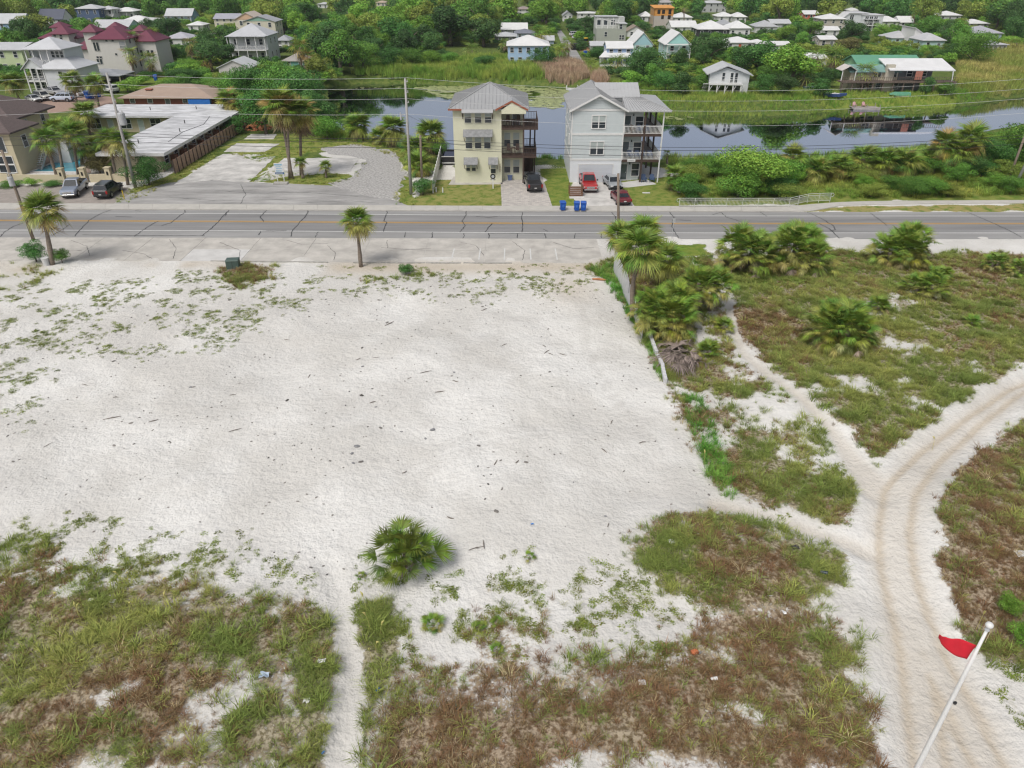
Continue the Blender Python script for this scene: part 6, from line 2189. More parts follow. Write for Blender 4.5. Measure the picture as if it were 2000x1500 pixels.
# ================================================================== left side: motel, pool house, ranch house
M_CREAM = mat('cream_stucco', (.60, .53, .37), .85, .05, 1)
M_SHING = mat('brown_shingles', (.13, .10, .095), .9, .25, 2.2, .6, 9, stretch=(1, 3, 3))
M_WROOF = mat('white_flat_roof', (.56, .565, .58), .8, .42, .9, .1, 10, stretch=(.35, 1, 1))

def motel():
 r = thing('motel', 'low L-shaped motel with stained white flat roof and cream walls', 'motel', (-55, 104, 0))
 X = lambda x: x + 55
 ze = 2.9
 # street wing
 MB().box(X(-58), X(-51), 1.2, 27, -.1, ze - .2).build('wall', M_CREAM, r)
 MB().box(X(-59.4), X(-49.7), -.2, 27.5, ze - .2, ze + .12).build('roof', M_WROOF, r)
 MB().box(X(-76), X(-50.5), 29, 38, -.1, ze - .2).build('wall', M_CREAM, r)
 MB().box(X(-77), X(-49.4), 27.52, 39, ze - .19, ze + .13).build('roof', M_WROOF, r)
 MB().box(X(-59.45), X(-49.65), -.26, -.204, ze - .3, ze + .14).build('fascia', M_TRIM, r)
 MB().box(X(-49.695), X(-49.63), -.2, 27.5, ze - .3, ze + .14).build('fascia', M_TRIM, r)
 for i in range(7):
  y = 3 + i * 3.5
  window(r, X(-51), y, 1.5, 1.3, 1.2, 'r', M_TRIM, 'sash')
  MB().box(X(-50.95), X(-50.2), y + 1.3, y + 2.2, .9, 1.7).build('room_cooler', mat('rust_brown_box', (.25, .12, .07), .8), r)
 for i in range(6):
  x = -74.5 + i * 2.7
  if i % 2 == 0:
   window(r, X(x), 29, 1.45, 1.8, 1.6, 'f', M_TRIM, 'grid')
  else:
   door(r, X(x), 29, 0, .9, 2.1, 'f', wallm((.55, .62, .62)))
 for x, y in ((-56, 6), (-53, 14), (-55, 21), (-66, 33), (-58, 34)):
  MB().tube([(X(x), y, ze + .1), (X(x), y, ze + .7)], .08, 8).build('vent_pipe', mat('dark_pipe', (.08, .08, .08), .6), r)
 MB().tube([(X(-52), 7, ze + .15), (X(-52.6), 14, ze + .16), (X(-51.5), 20, ze + .15), (X(-53), 27, ze + .16)], .03, 5).build('roof_cable', mat('dark_pipe', (.08, .08, .08)), r)

motel()

def pool_house():
 r = thing('guest_house', 'cream two-storey guest house with brown shingle hip roof', 'house', (-84, 110, 0))
 X = lambda x: x + 84
 ze = 6.3
 MB().box(X(-96), X(-75), .6, 11, -.1, ze).build('wall', M_CREAM, r)
 hip_roof(MB(), X(-97), X(-74), 0, 11.8, ze + .05, ze + 3.0, .25).build('roof', M_SHING, r)
 for y in (1.9, 4.6, 9.2):
  window(r, X(-75), y, 4.6, .9, 1.9, 'r', M_TRIM)
 for y in (3, 7):
  window(r, X(-75), y, 1.5, 1.0, 1.6, 'r', M_TRIM)
 r2 = thing('guest_house', 'cream front block of the guest house by the pool with triple dark window', 'house', (-80, 103.4, 0))
 X = lambda x: x + 80
 MB().box(X(-96), X(-70.6), 0, 6.0, -.1, ze - .3).build('wall', M_CREAM, r2)
 hip_roof(MB(), X(-97), X(-69.9), -.7, 6.5, ze - .28, ze + 1.5, .22).build('roof', M_SHING, r2)
 M_BLUEG = glass_mat('blue_glass', (.03, .10, .2), .1)
 for dx in (-1.4, 0, 1.4):
  window(r2, X(-73.6 + dx), 0, 4.3, 1.1, 2.0, 'f', M_TRIM, 'plain')
 for dx in (-.65, .65):
  for dz in (-.6, .6):
   window(r2, X(-72.4) + dx, 0, 1.55 + dz, 1.0, 1.0, 'f', M_TRIM, 'plain')
 window(r2, X(-70.6), 3, 4.2, 1.0, 1.6, 'r', M_TRIM)
 st = thing('outside_stair', 'white outside stair rising between the two cream blocks', 'stair', (-69.5, 110.6, 0))
 n = 14
 for i in range(n):
  MB().box(-1.1, -.1, -4 + i * .28, -3.7 + i * .28, i * .25, i * .25 + .06).build('step', M_TRIM, st)
 for x in (-1.15, -.05):
  MB().beam((x, -4.2, 0), (x, .0, 3.4), .08, .3).build('stringer', M_TRIM, st)
  MB().beam((x, -4.2, 1.0), (x, .0, 4.4), .06, .08).build('handrail', M_TRIM, st)
  for i in range(0, n, 2):
   MB().box(x - .025, x + .025, -3.85 + i * .28, -3.8 + i * .28, i * .25, i * .25 + 1.0).build('baluster', M_TRIM, st)
 MB().box(-1.2, 2.2, .05, 4.5, 0, 3.0).build('landing_block', wallm((.70, .70, .70)), st)
 for pr_ in ((-1.15, .1), (2.1, .1)):
  MB().box(pr_[0], pr_[0] + .08, .06, .14, 3.0, 4.0).build('post', M_TRIM, st)
 MB().beam((-1.15, .1, 4.0), (2.15, .1, 4.0), .07).build('handrail', M_TRIM, st)

pool_house()

def pool():
 M_PW = mat('pool_water', (.09, .40, .52), .04, .18, .9, spec=.6)
 pts = [G(*p) for p in ((60, 336.5), (140, 303), (168, 303), (160, 337))]
 ps = thing('swimming_pool', 'blue swimming pool with white coping behind the low wall', 'pool', (0, 0, 0))
 MB().prism([(p.x, p.y) for p in pts], 'z', .01, .05).build('pool_water', M_PW, ps)
 for a, b in zip(pts, pts[1:] + pts[:1]):
  MB().beam((a.x, a.y, .05), (b.x, b.y, .05), .45, .1).build('coping', M_TRIM, ps)
 for o in ps.children:
  if o.name.startswith('pool_water'):
   me = o.data
   bm = bmesh.new()
   bm.from_mesh(me)
   bmesh.ops.recalc_face_normals(bm, faces=bm.faces)
   bm.to_mesh(me)
   bm.free()
 # low garden wall with pillars
 w = thing('garden_wall', 'low cream wall with square pillars in front of the pool', 'wall', (G(100, 357).x, G(100, 357).y, 0))
 O = w.location
 runs = [((-120, 356), (124, 357)), ((134, 357), (160, 357)), ((178, 356), (212, 355)), ((222, 355), (282, 353))]
 for a, b in runs:
  p, q = G(*a), G(*b)
  MB().beam((p.x - O.x, p.y - O.y, .55), (q.x - O.x, q.y - O.y, .55), .25, 1.1).build('wall_run', M_CREAM, w)
 for px, py in ((126, 357), (168, 356), (217, 355)):
  p = G(px, py)
  b = MB().box(p.x - O.x - .35, p.x - O.x + .35, p.y - O.y - .35, p.y - O.y + .35, 0, 1.95)
  b.box(p.x - O.x - .42, p.x - O.x + .42, p.y - O.y - .42, p.y - O.y + .42, 1.95, 2.05)
  po = b.build('pillar', M_CREAM, w)
  MB().box(p.x - O.x - .12, p.x - O.x + .12, p.y - O.y - .39, p.y - O.y - .352, 1.0, 1.5).build('niche', mat('dark_opening', (.02, .018, .016), .9), po)

pool()
M_LOUNGE = mat('white_plastic', (.66, .66, .66), .5, .05, 2)
for i, (px, py, rz) in enumerate(((36, 333, .5), (44, 330, .8), (52, 322, .4), (60, 318, 1.1), (68, 312, .9), (76, 308, .6), (86, 305, 1.0))):
 p = G(px, py)
 c = thing('lounge_chair', 'white poolside lounge chair, %s along the row by the guest house' % ('nearest', 'second', 'third', 'fourth', 'fifth', 'sixth', 'farthest')[i], 'chair', (p.x, p.y, .02), rz, 'white chairs beside the pool')
 MB().hexa([(-.3, -.9, .3), (.3, -.9, .3), (.3, .3, .3), (-.3, .3, .3)], [(-.3, -.9, .36), (.3, -.9, .36), (.3, .3, .36), (-.3, .3, .36)]).build('seat', M_LOUNGE if i % 2 else mat('grey_sling', (.28, .3, .33), .8), c)
 MB().hexa([(-.3, .3, .3), (.3, .3, .3), (.3, .36, .3), (-.3, .36, .3)], [(-.3, .7, .95), (.3, .7, .95), (.3, .76, .95), (-.3, .76, .95)]).build('backrest', M_LOUNGE, c)
 for sx in (-.28, .28):
  MB().tube([(sx, -.85, 0), (sx, -.6, .33), (sx, .2, .33), (sx, .5, 0)], .025, 6).build('leg_frame', M_LOUNGE, c)
p = G(123, 296)
bt = thing('small_boat', 'small black and white boat parked behind the pool', 'boat', (p.x, p.y, .02), rad(80))
MB().loft([[(-1.5, -.6, .1), (-1.5, .6, .1), (-1.5, .7, .55), (-1.5, -.7, .55)], [(.6, -.6, .1), (.6, .6, .1), (.6, .7, .6), (.6, -.7, .6)], [(1.7, -.08, .3), (1.7, .08, .3), (1.7, .1, .7), (1.7, -.1, .7)]]).build('hull', mat('black_gel', (.03, .03, .03), .3), bt)
MB().box(-1.3, .9, -.4, .4, .6, .78).build('seat', M_LOUNGE, bt)
p = G(132, 295)
tt = thing('pool_toy', 'upright blue and orange pool toy beside the small boat', 'pool toy', (p.x, p.y, .02))
MB().tube([(0, 0, 0), (0, 0, .35), (0, 0, .7)], [.28, .3, .2], 10).build('body', mat('blue_vinyl', (.10, .35, .62), .4), tt)
MB().tube([(0, 0, .72), (0, 0, .9), (0, 0, 1.05)], [.2, .22, .1], 10).build('top', mat('orange_vinyl', (.75, .22, .04), .4), tt)

# brick ranch house
rt, _ = house('low red brick house with tan hip roof and red chimney', 240, 412, 205, 190.5, 163.5, 12, 'hip', (.27, .09, .065), (.40, .30, .235), 1, nwin=5, ov=.9)
p = AT(299, 183, G(300, 203).y + 3)
MB().box(p.x - rt.location.x - .7, p.x - rt.location.x + .7, 2.4, 3.4, 2.6, p.z + 1.2).build('chimney', wallm((.36, .11, .08)), rt)
q0, q1 = AT(374, 190, G(395, 203).y), AT(416, 190, G(395, 203).y)
tp = thing('blue_awning', 'bright blue rigid awning at the end of the brick house', 'awning', ((q0.x + q1.x) / 2, q0.y - 1.6, 0))
hw = (q1.x - q0.x) / 2
MB().hexa([(-hw, -.6, q0.z - 1.3), (hw, -.6, q0.z - 1.3), (hw, 1.2, q0.z - .4), (-hw, 1.2, q0.z - .4)], [(-hw, -.6, q0.z - .2), (hw, -.6, q0.z - .2), (hw, 1.2, q0.z + .3), (-hw, 1.2, q0.z + .3)]).build('canopy', mat('blue_canvas', (.03, .17, .56), .5, .08, 2), tp)
for s_ in (-1, 1):
 MB().box(s_ * (hw - .1) - .05, s_ * (hw - .1) + .05, -.5, -.4, 0, q0.z - 1.2).build('post', M_TRIM, tp)
# grey carport roof before the villas
p = G(210, 160)
cp = thing('carport', 'open carport with low grey hip roof before the villas', 'carport', (p.x, p.y, 0))
zc = AT(210, 144, p.y).z
hw = (AT(248, 144, p.y).x - AT(165, 144, p.y).x) / 2
hip_roof(MB(), -hw, hw, -3.5, 5, zc, zc + 1.1).build('roof', roofm((.34, .35, .37)), cp)
for sx in (-1, -.35, .35, 1):
 for sy in (-3.1, 4.6):
  MB().box(sx * (hw - .4) - .12, sx * (hw - .4) + .12, sy - .12, sy + .12, 0, zc - .15).build('post', M_CREAM, cp)
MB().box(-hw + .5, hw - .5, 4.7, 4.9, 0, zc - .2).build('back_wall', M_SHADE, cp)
keep_clear(160, 252, 130, 150, p.y)

# tall brown board fence
a, b = G(342, 340), G(492, 244)
fen = thing('board_fence', 'weathered brown board fence with dark posts beside the motel', 'fence', (a.x, a.y, 0))
M_FW = mat('brown_fence_boards', (.42, .275, .2), .9, .25, 2.5, .3, 12)
M_FP = mat('dark_fence_post', (.10, .07, .055), .9, .2, 3)
d = b - a
n = 24
for i in range(n):
 p, q = d * (i / n), d * ((i + 1) / n)
 MB().beam((p.x, p.y, .98), (q.x, q.y, .98), .05, 1.84).build('panel', M_FW, fen)
 MB().box(p.x - .02, p.x + .12, p.y - .06, p.y + .06, 0, 1.98).build('post', M_FP, fen)
# white board fence by the yellow house
a, b = G(846, 377), G(864, 300)
wf = thing('white_fence', 'white vinyl board fence left of the yellow house', 'fence', (a.x, a.y, 0))
d = b - a
n = 12
for i in range(n):
 p, q = d * (i / n), d * ((i + .97) / n)
 MB().beam((p.x, p.y, .95), (q.x, q.y, .95), .06, 1.75).build('panel', M_TRIM, wf)
 MB().box(p.x - .07, p.x + .07, p.y - .07, p.y + .07, 0, 1.95).build('post', M_TRIM, wf)
# black trailer between fence and house
p = G(876, 323)
tr = thing('trailer', 'low black utility trailer between the white fence and yellow house', 'trailer', (p.x, p.y, 0))
M_BLK = mat('black_paint', (.022, .022, .026), .35, .2, 2)
MB().box(-1.0, 1.0, 0, 4.6, .45, .6).build('bed', M_BLK, tr)
for x0, x1, y0, y1 in ((-1.0, -.94, .07, 4.53), (.94, 1.0, .07, 4.53), (-1, 1, 0, .06), (-1, 1, 4.54, 4.6)):
 MB().box(x0, x1, y0, y1, .604, 1.25).build('side_board', M_BLK, tr)
MB().box(-1.03, 1.03, -.03, .03, 1.25, 1.33).build('rail', M_TRIM, tr)
MB().box(-.8, .8, .5, 4.2, .61, 1.1).build('cover', mat('navy_cover', (.05, .06, .1), .7), tr)
for s_ in (-1, 1):
 MB().tube([(s_ * .9, 2.3, .33), (s_ * 1.1, 2.3, .33)], .33, 12).build('wheel', M_BLK, tr)
MB().box(-.95, .95, -.05, 0.0, .3, .44).build('bumper', M_TRIM, tr)

# large white house with sloping gables, far right
def white_modern():
 Y = G(1690, 60).y
 O = G(1685, 60)
 r = thing('house', 'large white modern house with sloping rooflines and tall windows', 'house', (O.x, Y, 0))
 fx = lambda px, py: (AT(px, py, Y).x - O.x, AT(px, py, Y).z)
 xa, xb, xc = fx(1643, 50)[0], fx(1673, 50)[0], fx(1722, 50)[0]
 z0, z1 = fx(1650, 40)[1], fx(1663, 27)[1]
 M_W = wallm((.66, .68, .7))
 MB().prism([(xa, -.3), (xa, z0), (fx(1662, 30)[0], z1), (fx(1700, 30)[0], z1), (fx(1700, 30)[0], -.3)], 'y', 2, 12).build('wall', M_W, r)
 MB().prism([(xa - .5, z0 - .3), (xa - .5, z0 - .05), (fx(1661, 30)[0], z1 + .25), (fx(1702, 30)[0], z1 + .25), (fx(1702, 30)[0], z1 + .01), (fx(1662, 30)[0], z1 + .005)], 'y', 1.6, 12.4).build('roof', roofm((.6, .6, .61)), r)
 z2, z3 = fx(1675, 40)[1], fx(1690, 30)[1]
 MB().box(fx(1684, 40)[0], xc, 0, 9, -.3, z3).build('wall', M_W, r)
 MB().box(fx(1683, 40)[0], xc + .4, -.3, 9.3, z3 + .003, z3 + .22).build('roof', roofm((.6, .6, .61)), r)
 zb = fx(1700, 44)[1]
 bal = MB().box(fx(1688, 40)[0], fx(1714, 40)[0], -1.8, -.004, zb - 1.2, zb - 1.0).build('balcony', M_TRIM, r)
 railing(bal, [(fx(1688, 40)[0], -1.7, zb - 1.0), (fx(1714, 40)[0], -1.7, zb - 1.0)], 1.0, M_TRIM, step=.5, bar=.06)
 for px in (1689, 1701, 1713):
  MB().box(fx(px, 50)[0] - .1, fx(px, 50)[0] + .1, -1.75, -1.55, -.3, zb + 1.2).build('post', M_TRIM, r)
 MB().box(fx(1687, 40)[0], fx(1716, 40)[0], -2.0, -.004, zb + 1.2, zb + 1.35).build('porch_roof', roofm((.6, .6, .61)), r)
 for px in (1691.5, 1694.5, 1700, 1703, 1709, 1712):
  xx, zz = fx(px, 36.5)
  window(r, xx, 0, zz, .7, 1.7, 'f', M_TRIM, 'plain')
 for px in (1666, 1669):
  xx, zz = fx(px, 34)
  window(r, xx, 2, zz, .8, 1.7, 'f', M_TRIM, 'plain')
 for px in (1693, 1700, 1708):
  xx, zz = fx(px, 49)
  window(r, xx, 0, zz, 1.2, 1.9, 'f', M_TRIM, 'plain')
 keep_clear(1640, 1730, 25, 58, Y)

white_modern()
# ================================================================== vehicles
M_TYRE = mat('tyre_rubber', (.018, .018, .019), .8, .15, 8)
M_RIM = mat('alloy_rim', (.38, .38, .39), .35, .1, 6, metal=.7)
M_CARGL = glass_mat('car_glass', (.02, .025, .03), .06)
M_CHROME = mat('chrome', (.55, .55, .56), .2, .05, 4, metal=.9)
M_LAMP = mat('headlamp', (.7, .7, .68), .15, .05, 4)
M_TAIL = mat('tail_lamp', (.35, .012, .012), .2, .1, 4)
M_PLATE = mat('licence_plate', (.6, .6, .58), .5, .05, 6)
M_BLKP = mat('black_plastic', (.02, .02, .021), .6, .1, 5)

def paint(name, c, rough=.28):
 if name in _mats:
  return _mats[name]
 m = mat(name, c, rough, .03, 1.0, spec=.6)
 m.node_tree.nodes['Principled BSDF'].inputs['Coat Weight'].default_value = .6
 m.node_tree.nodes['Principled BSDF'].inputs['Coat Roughness'].default_value = .06
 return m

def ring(x, hw, zb, zt, k=.12):
 """rounded body section"""
 kz = min(k, (zt - zb) * .35)
 return [(x, -hw + k, zb), (x, hw - k, zb), (x, hw, zb + kz), (x, hw, zt - kz), (x, hw - k * .9, zt), (x, -hw + k * .9, zt), (x, -hw, zt - kz), (x, -hw, zb + kz)]

SPEC = {
 # length, half width, body sections (x, hw, zb, zt), cabin (x0b,x1b,x0t,x1t,zb,zt,hwb,hwt), axles, wheel radius
 'pickup': dict(L=5.8, sec=[(-2.9, .86, .55, 1.12), (-2.8, .98, .45, 1.22), (-.75, 1.0, .4, 1.22), (.75, 1.0, .4, 1.2), (1.0, 1.0, .4, 1.17), (2.5, .97, .42, 1.1), (2.82, .9, .45, 1.0), (2.9, .8, .5, .8)],
    cab=(-.95, 1.25, -.75, .42, 1.18, 1.92, .95, .74), ax=(-1.8, 1.85), wr=.41),
 'suv': dict(L=5.0, sec=[(-2.5, .85, .5, 1.05), (-2.42, .96, .42, 1.2), (.9, .99, .38, 1.15), (1.2, .98, .38, 1.12), (2.2, .94, .42, 1.02), (2.48, .82, .46, .85)],
    cab=(-2.38, 1.25, -2.1, .45, 1.12, 1.8, .94, .72), ax=(-1.45, 1.5), wr=.38),
 'sedan': dict(L=4.6, sec=[(-2.3, .78, .45, .88), (-2.2, .9, .36, .98), (-1.2, .92, .32, 1.0), (.9, .92, .32, .96), (1.1, .91, .32, .93), (2.05, .86, .36, .82), (2.28, .72, .4, .68)],
    cab=(-1.75, 1.15, -1.0, .3, .93, 1.43, .86, .64), ax=(-1.35, 1.4), wr=.33),
}

def vehicle(kind, label, front, rear, col, group=None, z=.03, roofc=None, far=False, cat=None, loc=None, heading=None, grille=True, bedcover=None):
 """front and rear: photo pixels of the two ends at ground level; the far ones give a place and heading instead"""
 S = SPEC[kind]
 if loc is None:
  f, r_ = G(*front), G(*rear)
  d = (f - r_).normalized()
  mid = (f + r_) / 2
 else:
  mid = G(*loc)
  d = Vector((math.cos(heading), math.sin(heading), 0))
 root = thing({'pickup': 'pickup_truck', 'suv': 'suv', 'sedan': 'car'}[kind], label, cat or {'pickup': 'pickup', 'suv': 'car', 'sedan': 'car'}[kind], (mid.x, mid.y, z), math.atan2(d.y, d.x), group)
 pm = paint('paint_%d_%d_%d' % tuple(int(c * 1000) for c in col), col)
 body = MB().loft([ring(*s) for s in S['sec']]).build('body', pm, root, smooth=False, bevel=.03, segs=2)
 x0b, x1b, x0t, x1t, zb, zt, hb, ht = S['cab']
 bot = [(x0b, -hb, zb), (x1b, -hb, zb), (x1b, hb, zb), (x0b, hb, zb)]
 top = [(x0t, -ht, zt), (x1t, -ht, zt), (x1t, ht, zt), (x0t, ht, zt)]
 MB().hexa(bot, top).build('cab', pm if roofc is None else roofc, root, bevel=.05, segs=2)

 def pane(name, a, b, c, e, off, m0=.1, m1=.14):
  """quad a-b (bottom) c-e (top) pulled in and lifted off by off"""
  a, b, c, e = map(Vector, (a, b, c, e))
  off = Vector(off)

  def P(u, v):
   return a.lerp(b, u).lerp(e.lerp(c, u), v) + off
  q = [P(m0, m1), P(1 - m0, m1), P(1 - m0, 1 - m1), P(m0, 1 - m1)]
  inn = [p - off * 2 for p in q]
  MB().hexa(inn, q).build(name, M_CARGL, root)
 pane('windscreen', bot[1], bot[2], top[2], top[1], (.012, 0, .012), .07, .08)
 pane('rear_window', bot[0], bot[3], top[3], top[0], (-.012, 0, .008), .09, .14)
 for s_ in (-1, 1):
  i0, i1 = (0, 1) if s_ < 0 else (3, 2)
  A, B, C_, E = map(Vector, (bot[i0], bot[i1], top[i1], top[i0]))
  cuts = {'pickup': [(0.05, .5), (.53, .93)], 'suv': [(.04, .33), (.35, .65), (.67, .95)], 'sedan': [(.08, .5), (.53, .93)]}[kind]
  for u0, u1 in cuts:
   a, b = A.lerp(B, u0), A.lerp(B, u1)
   c, e = E.lerp(C_, u1), E.lerp(C_, u0)
   off = Vector((0, s_ * .014, .005))
   q = [a.lerp(e, .1) + off, b.lerp(c, .1) + off, b.lerp(c, .86) + off, a.lerp(e, .86) + off]
   MB().hexa([p - off * 2 for p in q], q).build('side_window', M_CARGL, root)
 hwm = max(s[1] for s in S['sec'])
 wr = S['wr']
 for ax in S['ax']:
  for s_ in (-1, 1):
   w = MB().tube([(ax, s_ * (hwm - .2), wr), (ax, s_ * (hwm - .16), wr), (ax, s_ * (hwm - .0), wr), (ax, s_ * (hwm + .02), wr)], [wr * .9, wr, wr, wr * .9], 16).build('wheel', M_TYRE, root, smooth=False)
   MB().tube([(ax, s_ * (hwm - .02), wr), (ax, s_ * (hwm + .03), wr)], wr * .62, 10).build('rim', M_RIM, w)
   # dark arch above the wheel
   b = MB()
   pts = [(ax + (wr + .1) * math.cos(t), wr + (wr + .1) * math.sin(t)) for t in [math.pi * k / 10 for k in range(11)]]
   poly = pts + [(ax + (wr + .02) * math.cos(t), wr + (wr + .02) * math.sin(t)) for t in [math.pi * k / 10 for k in range(10, -1, -1)]]
   b.prism(poly, 'y', s_ * (hwm - .03), s_ * (hwm + .012)).build('wheel_arch', M_BLKP if kind != 'sedan' else pm, root)
 L2 = S['L'] / 2
 zf = S['sec'][-2][3]
 hf = S['sec'][-2][1]
 hr = S['sec'][1][1]
 for s_ in (-1, 1):
  MB().box(L2 - .22, L2 - .03, s_ * hf * .62, s_ * hf * .98, zf - .28, zf - .1).build('headlight', M_LAMP, root)
  MB().box(-L2 - .02, -L2 + .16, s_ * hr * .78, s_ * hr * .985, .72, S['sec'][1][3] - .08).build('taillight', M_TAIL, root)
  if not far:
   MB().box(x1b - .35, x1b - .2, s_ * (hb + .02), s_ * (hb + .24), zb + .02, zb + .2).build('mirror', pm if kind != 'pickup' else M_BLKP, root, bevel=.02)
 if grille:
  MB().box(L2 - .06, L2 + .015, -hf * .58, hf * .58, zf - .34, zf - .08).build('grille', M_CHROME if kind == 'pickup' else M_BLKP, root)
 MB().box(L2 - .08, L2 + .06, -hf * .95, hf * .95, .42, .6).build('front_bumper', M_CHROME if kind == 'pickup' else M_BLKP, root, bevel=.02)
 MB().box(-L2 - .06, -L2 + .1, -hr * .9, hr * .9, .4, .58).build('rear_bumper', M_BLKP, root, bevel=.02)
 MB().box(-L2 - .075, -L2 - .055, -.16, .16, .62, .74).build('licence_plate', M_PLATE, root)
 if kind == 'pickup':
  MB().box(-2.78, -1.02, -.82, .82, 1.221, 1.26).build('bed_cover', bedcover or M_BLKP, root)
 if kind == 'suv':
  for s_ in (-1, 1):
   MB().tube([(-1.9, s_ * .66, zt + .05), (.3, s_ * .66, zt + .05)], .025, 6).build('roof_rail', M_CHROME, root)
 return root

SILVER, BLACKP, RED, GREYP, MAROON, WHITEP = (.27, .31, .39), (.012, .013, .017), (.42, .015, .018), (.30, .32, .34), (.16, .008, .016), (.68, .69, .70)
vehicle('pickup', 'silver pickup with chrome grille parked beside the black vehicle', (129, 394), (166, 362), SILVER)
vehicle('suv', 'black sport utility vehicle parked tail out beside the silver pickup', (234, 367), (194, 394), BLACKP)
vehicle('pickup', 'black pickup backed to the street on the paver driveway', (1034, 353), (1047, 380), BLACKP)
vehicle('pickup', 'red pickup with chrome grille parked before the garage', (1154, 380), (1143, 354), RED)
vehicle('sedan', 'silver grey car parked beside the red pickup', (1206, 375), (1187, 355), GREYP)
vehicle('sedan', 'dark red sedan parked at the driveway edge with its tail to the street', (1204, 385), (1219, 403), MAROON)
wg = 'white cars parked in the brick yard'
vehicle('sedan', 'low white sedan, nearest the brown shingle roof in the brick yard', None, None, WHITEP, wg, far=True, loc=(68, 199), heading=rad(-35))
vehicle('suv', 'white estate car behind the low white sedan in the brick yard', None, None, (.64, .63, .58), wg, far=True, loc=(86, 195), heading=rad(-35))
vehicle('suv', 'pale blue-white car standing side-on in the brick yard', None, None, (.55, .62, .76), wg, far=True, loc=(124, 198), heading=rad(180))
vehicle('pickup', 'silver truck behind the side-on car in the brick yard', None, None, (.4, .4, .42), wg, far=True, loc=(108, 186), heading=rad(-30))
vehicle('sedan', 'white car half hidden by palm trunks in the brick yard', None, None, WHITEP, wg, far=True, loc=(147, 189), heading=rad(160))
vehicle('suv', 'white off-road car beside the grey carport', None, None, WHITEP, wg, far=True, loc=(216, 181), heading=rad(150))
sg = 'cars on the far side street'
for i, (x, y, c, lb) in enumerate(((1124, 71, WHITEP, 'white car highest up the far side street'), (1129, 77, (.5, .52, .55), 'silver car below the white one on the far side street'), (1117, 60, (.05, .05, .06), 'black car at the distant bend of the side street'),
        (1121, 55, WHITEP, 'small distant white car beyond the street bend'))):
 vehicle('suv', lb, None, None, c, sg, far=True, loc=(x, y), heading=rad(15 + 20 * i))
vehicle('suv', 'white car parked under the trees left of the hip-roofed house', None, None, WHITEP, None, far=True, loc=(324, 131), heading=rad(10))
vehicle('sedan', 'pale car on the lane beyond the villas', None, None, WHITEP, None, far=True, loc=(398, 75), heading=rad(10))
vehicle('sedan', 'white car standing on the lane behind the stilt house', None, None, WHITEP, None, far=True, loc=(1375, 118), heading=rad(20))

# yellow loader and skip on the building plot
p = G(1144, 92)
ld = thing('loader', 'small yellow loader on the building plot by the side street', 'loader', (p.x, p.y, 0), rad(-60))
M_CY = mat('construction_yellow', (.68, .42, .03), .5, .08, 2)
MB().box(-1.2, 1.0, -.8, .8, .5, 1.5).build('body', M_CY, ld, bevel=.08)
MB().box(-.6, .4, -.6, .6, 1.5, 3.0).build('cab', M_CY, ld, bevel=.08)
MB().box(-.5, .42, -.62, .62, 1.9, 2.7).build('cab_window', M_CARGL, ld)
for s_ in (-1, 1):
 MB().beam((.2, s_ * .6, 1.6), (2.0, s_ * .6, .7), .16, .2).build('arm', M_CY, ld)
 for ax in (-.8, .7):
  MB().tube([(ax, s_ * .7, .45), (ax, s_ * 1.05, .45)], .45, 14).build('wheel', M_TYRE, ld)
MB().prism([(1.9, .2), (2.5, .1), (2.6, .2), (2.2, .4), (2.1, 1.0), (1.9, 1.0)], 'y', -.95, .95).build('bucket', M_BLKP, ld)
p = G(1123, 97)
sk = thing('skip', 'black steel skip standing in the far side street', 'skip', (p.x, p.y, .02))
MB().hexa([(-1.3, -1.2, .1), (1.3, -1.2, .1), (1.3, 1.2, .1), (-1.3, 1.2, .1)], [(-1.6, -1.4, 1.9), (1.6, -1.4, 1.9), (1.6, 1.4, 1.9), (-1.6, 1.4, 1.9)]).build('body', M_BLKP, sk)
for i in range(4):
 MB().box(-1.2 + i * .75, -1.1 + i * .75, -1.5, -1.25, .2, 1.85).build('rib', M_BLKP, sk)
p = G(1147, 100)
sp = thing('sand_heap', 'heap of reddish building sand beside the yellow loader', 'heap', (p.x, p.y, 0))
MB().loft([[(2.6 * math.cos(t), 2.2 * math.sin(t), 0) for t in np.linspace(0, 6.0, 12)], [(1.5 * math.cos(t), 1.2 * math.sin(t), .7) for t in np.linspace(0, 6.0, 12)], [(.4 * math.cos(t), .3 * math.sin(t), 1.1) for t in np.linspace(0, 6.0, 12)]]).build('heap', mat('red_sand', (.42, .22, .13), .95, .3, 1.5), sp)

# ================================================================== street furniture
M_POLEC = mat('concrete_pole', (.40, .39, .37), .9, .1, 1.5)
M_POLEW = mat('wooden_pole', (.23, .185, .145), .95, .2, 2, .4, 10, stretch=(3, 3, .3))
M_WIRE = mat('wire', (.62, .62, .62), .5, .05, 1)
M_CABLE = mat('black_cable', (.03, .03, .032), .6, .05, 1)
M_GALV = mat('galvanised', (.45, .46, .47), .5, .1, 3)

def pole(label, foot, top, r0, r1, m, name='utility_pole'):
 p = G(*foot)
 t = AT(top[0], top[1], p.y)
 o = thing(name, label, 'pole', (p.x, p.y, 0))
 MB().tube([(0, 0, -.2), ((t.x - p.x) * .5, 0, t.z * .5), (t.x - p.x, 0, t.z)], [r0, (r0 + r1) / 2, r1], 12).build('shaft', m, o, smooth=True)
 return o, p, t

def insulators(o, p, t, zs, side=.28):
 for z in zs:
  x = (t.x - p.x) * z / t.z
  MB().beam((x, 0, z), (x + side, -.1, z + .05), .07).build('bracket', M_GALV, o)
  MB().tube([(x + side, -.1, z + .02), (x + side, -.1, z + .12), (x + side, -.1, z + .25)], [.09, .06, .08], 8).build('insulator', M_POLEC, o)

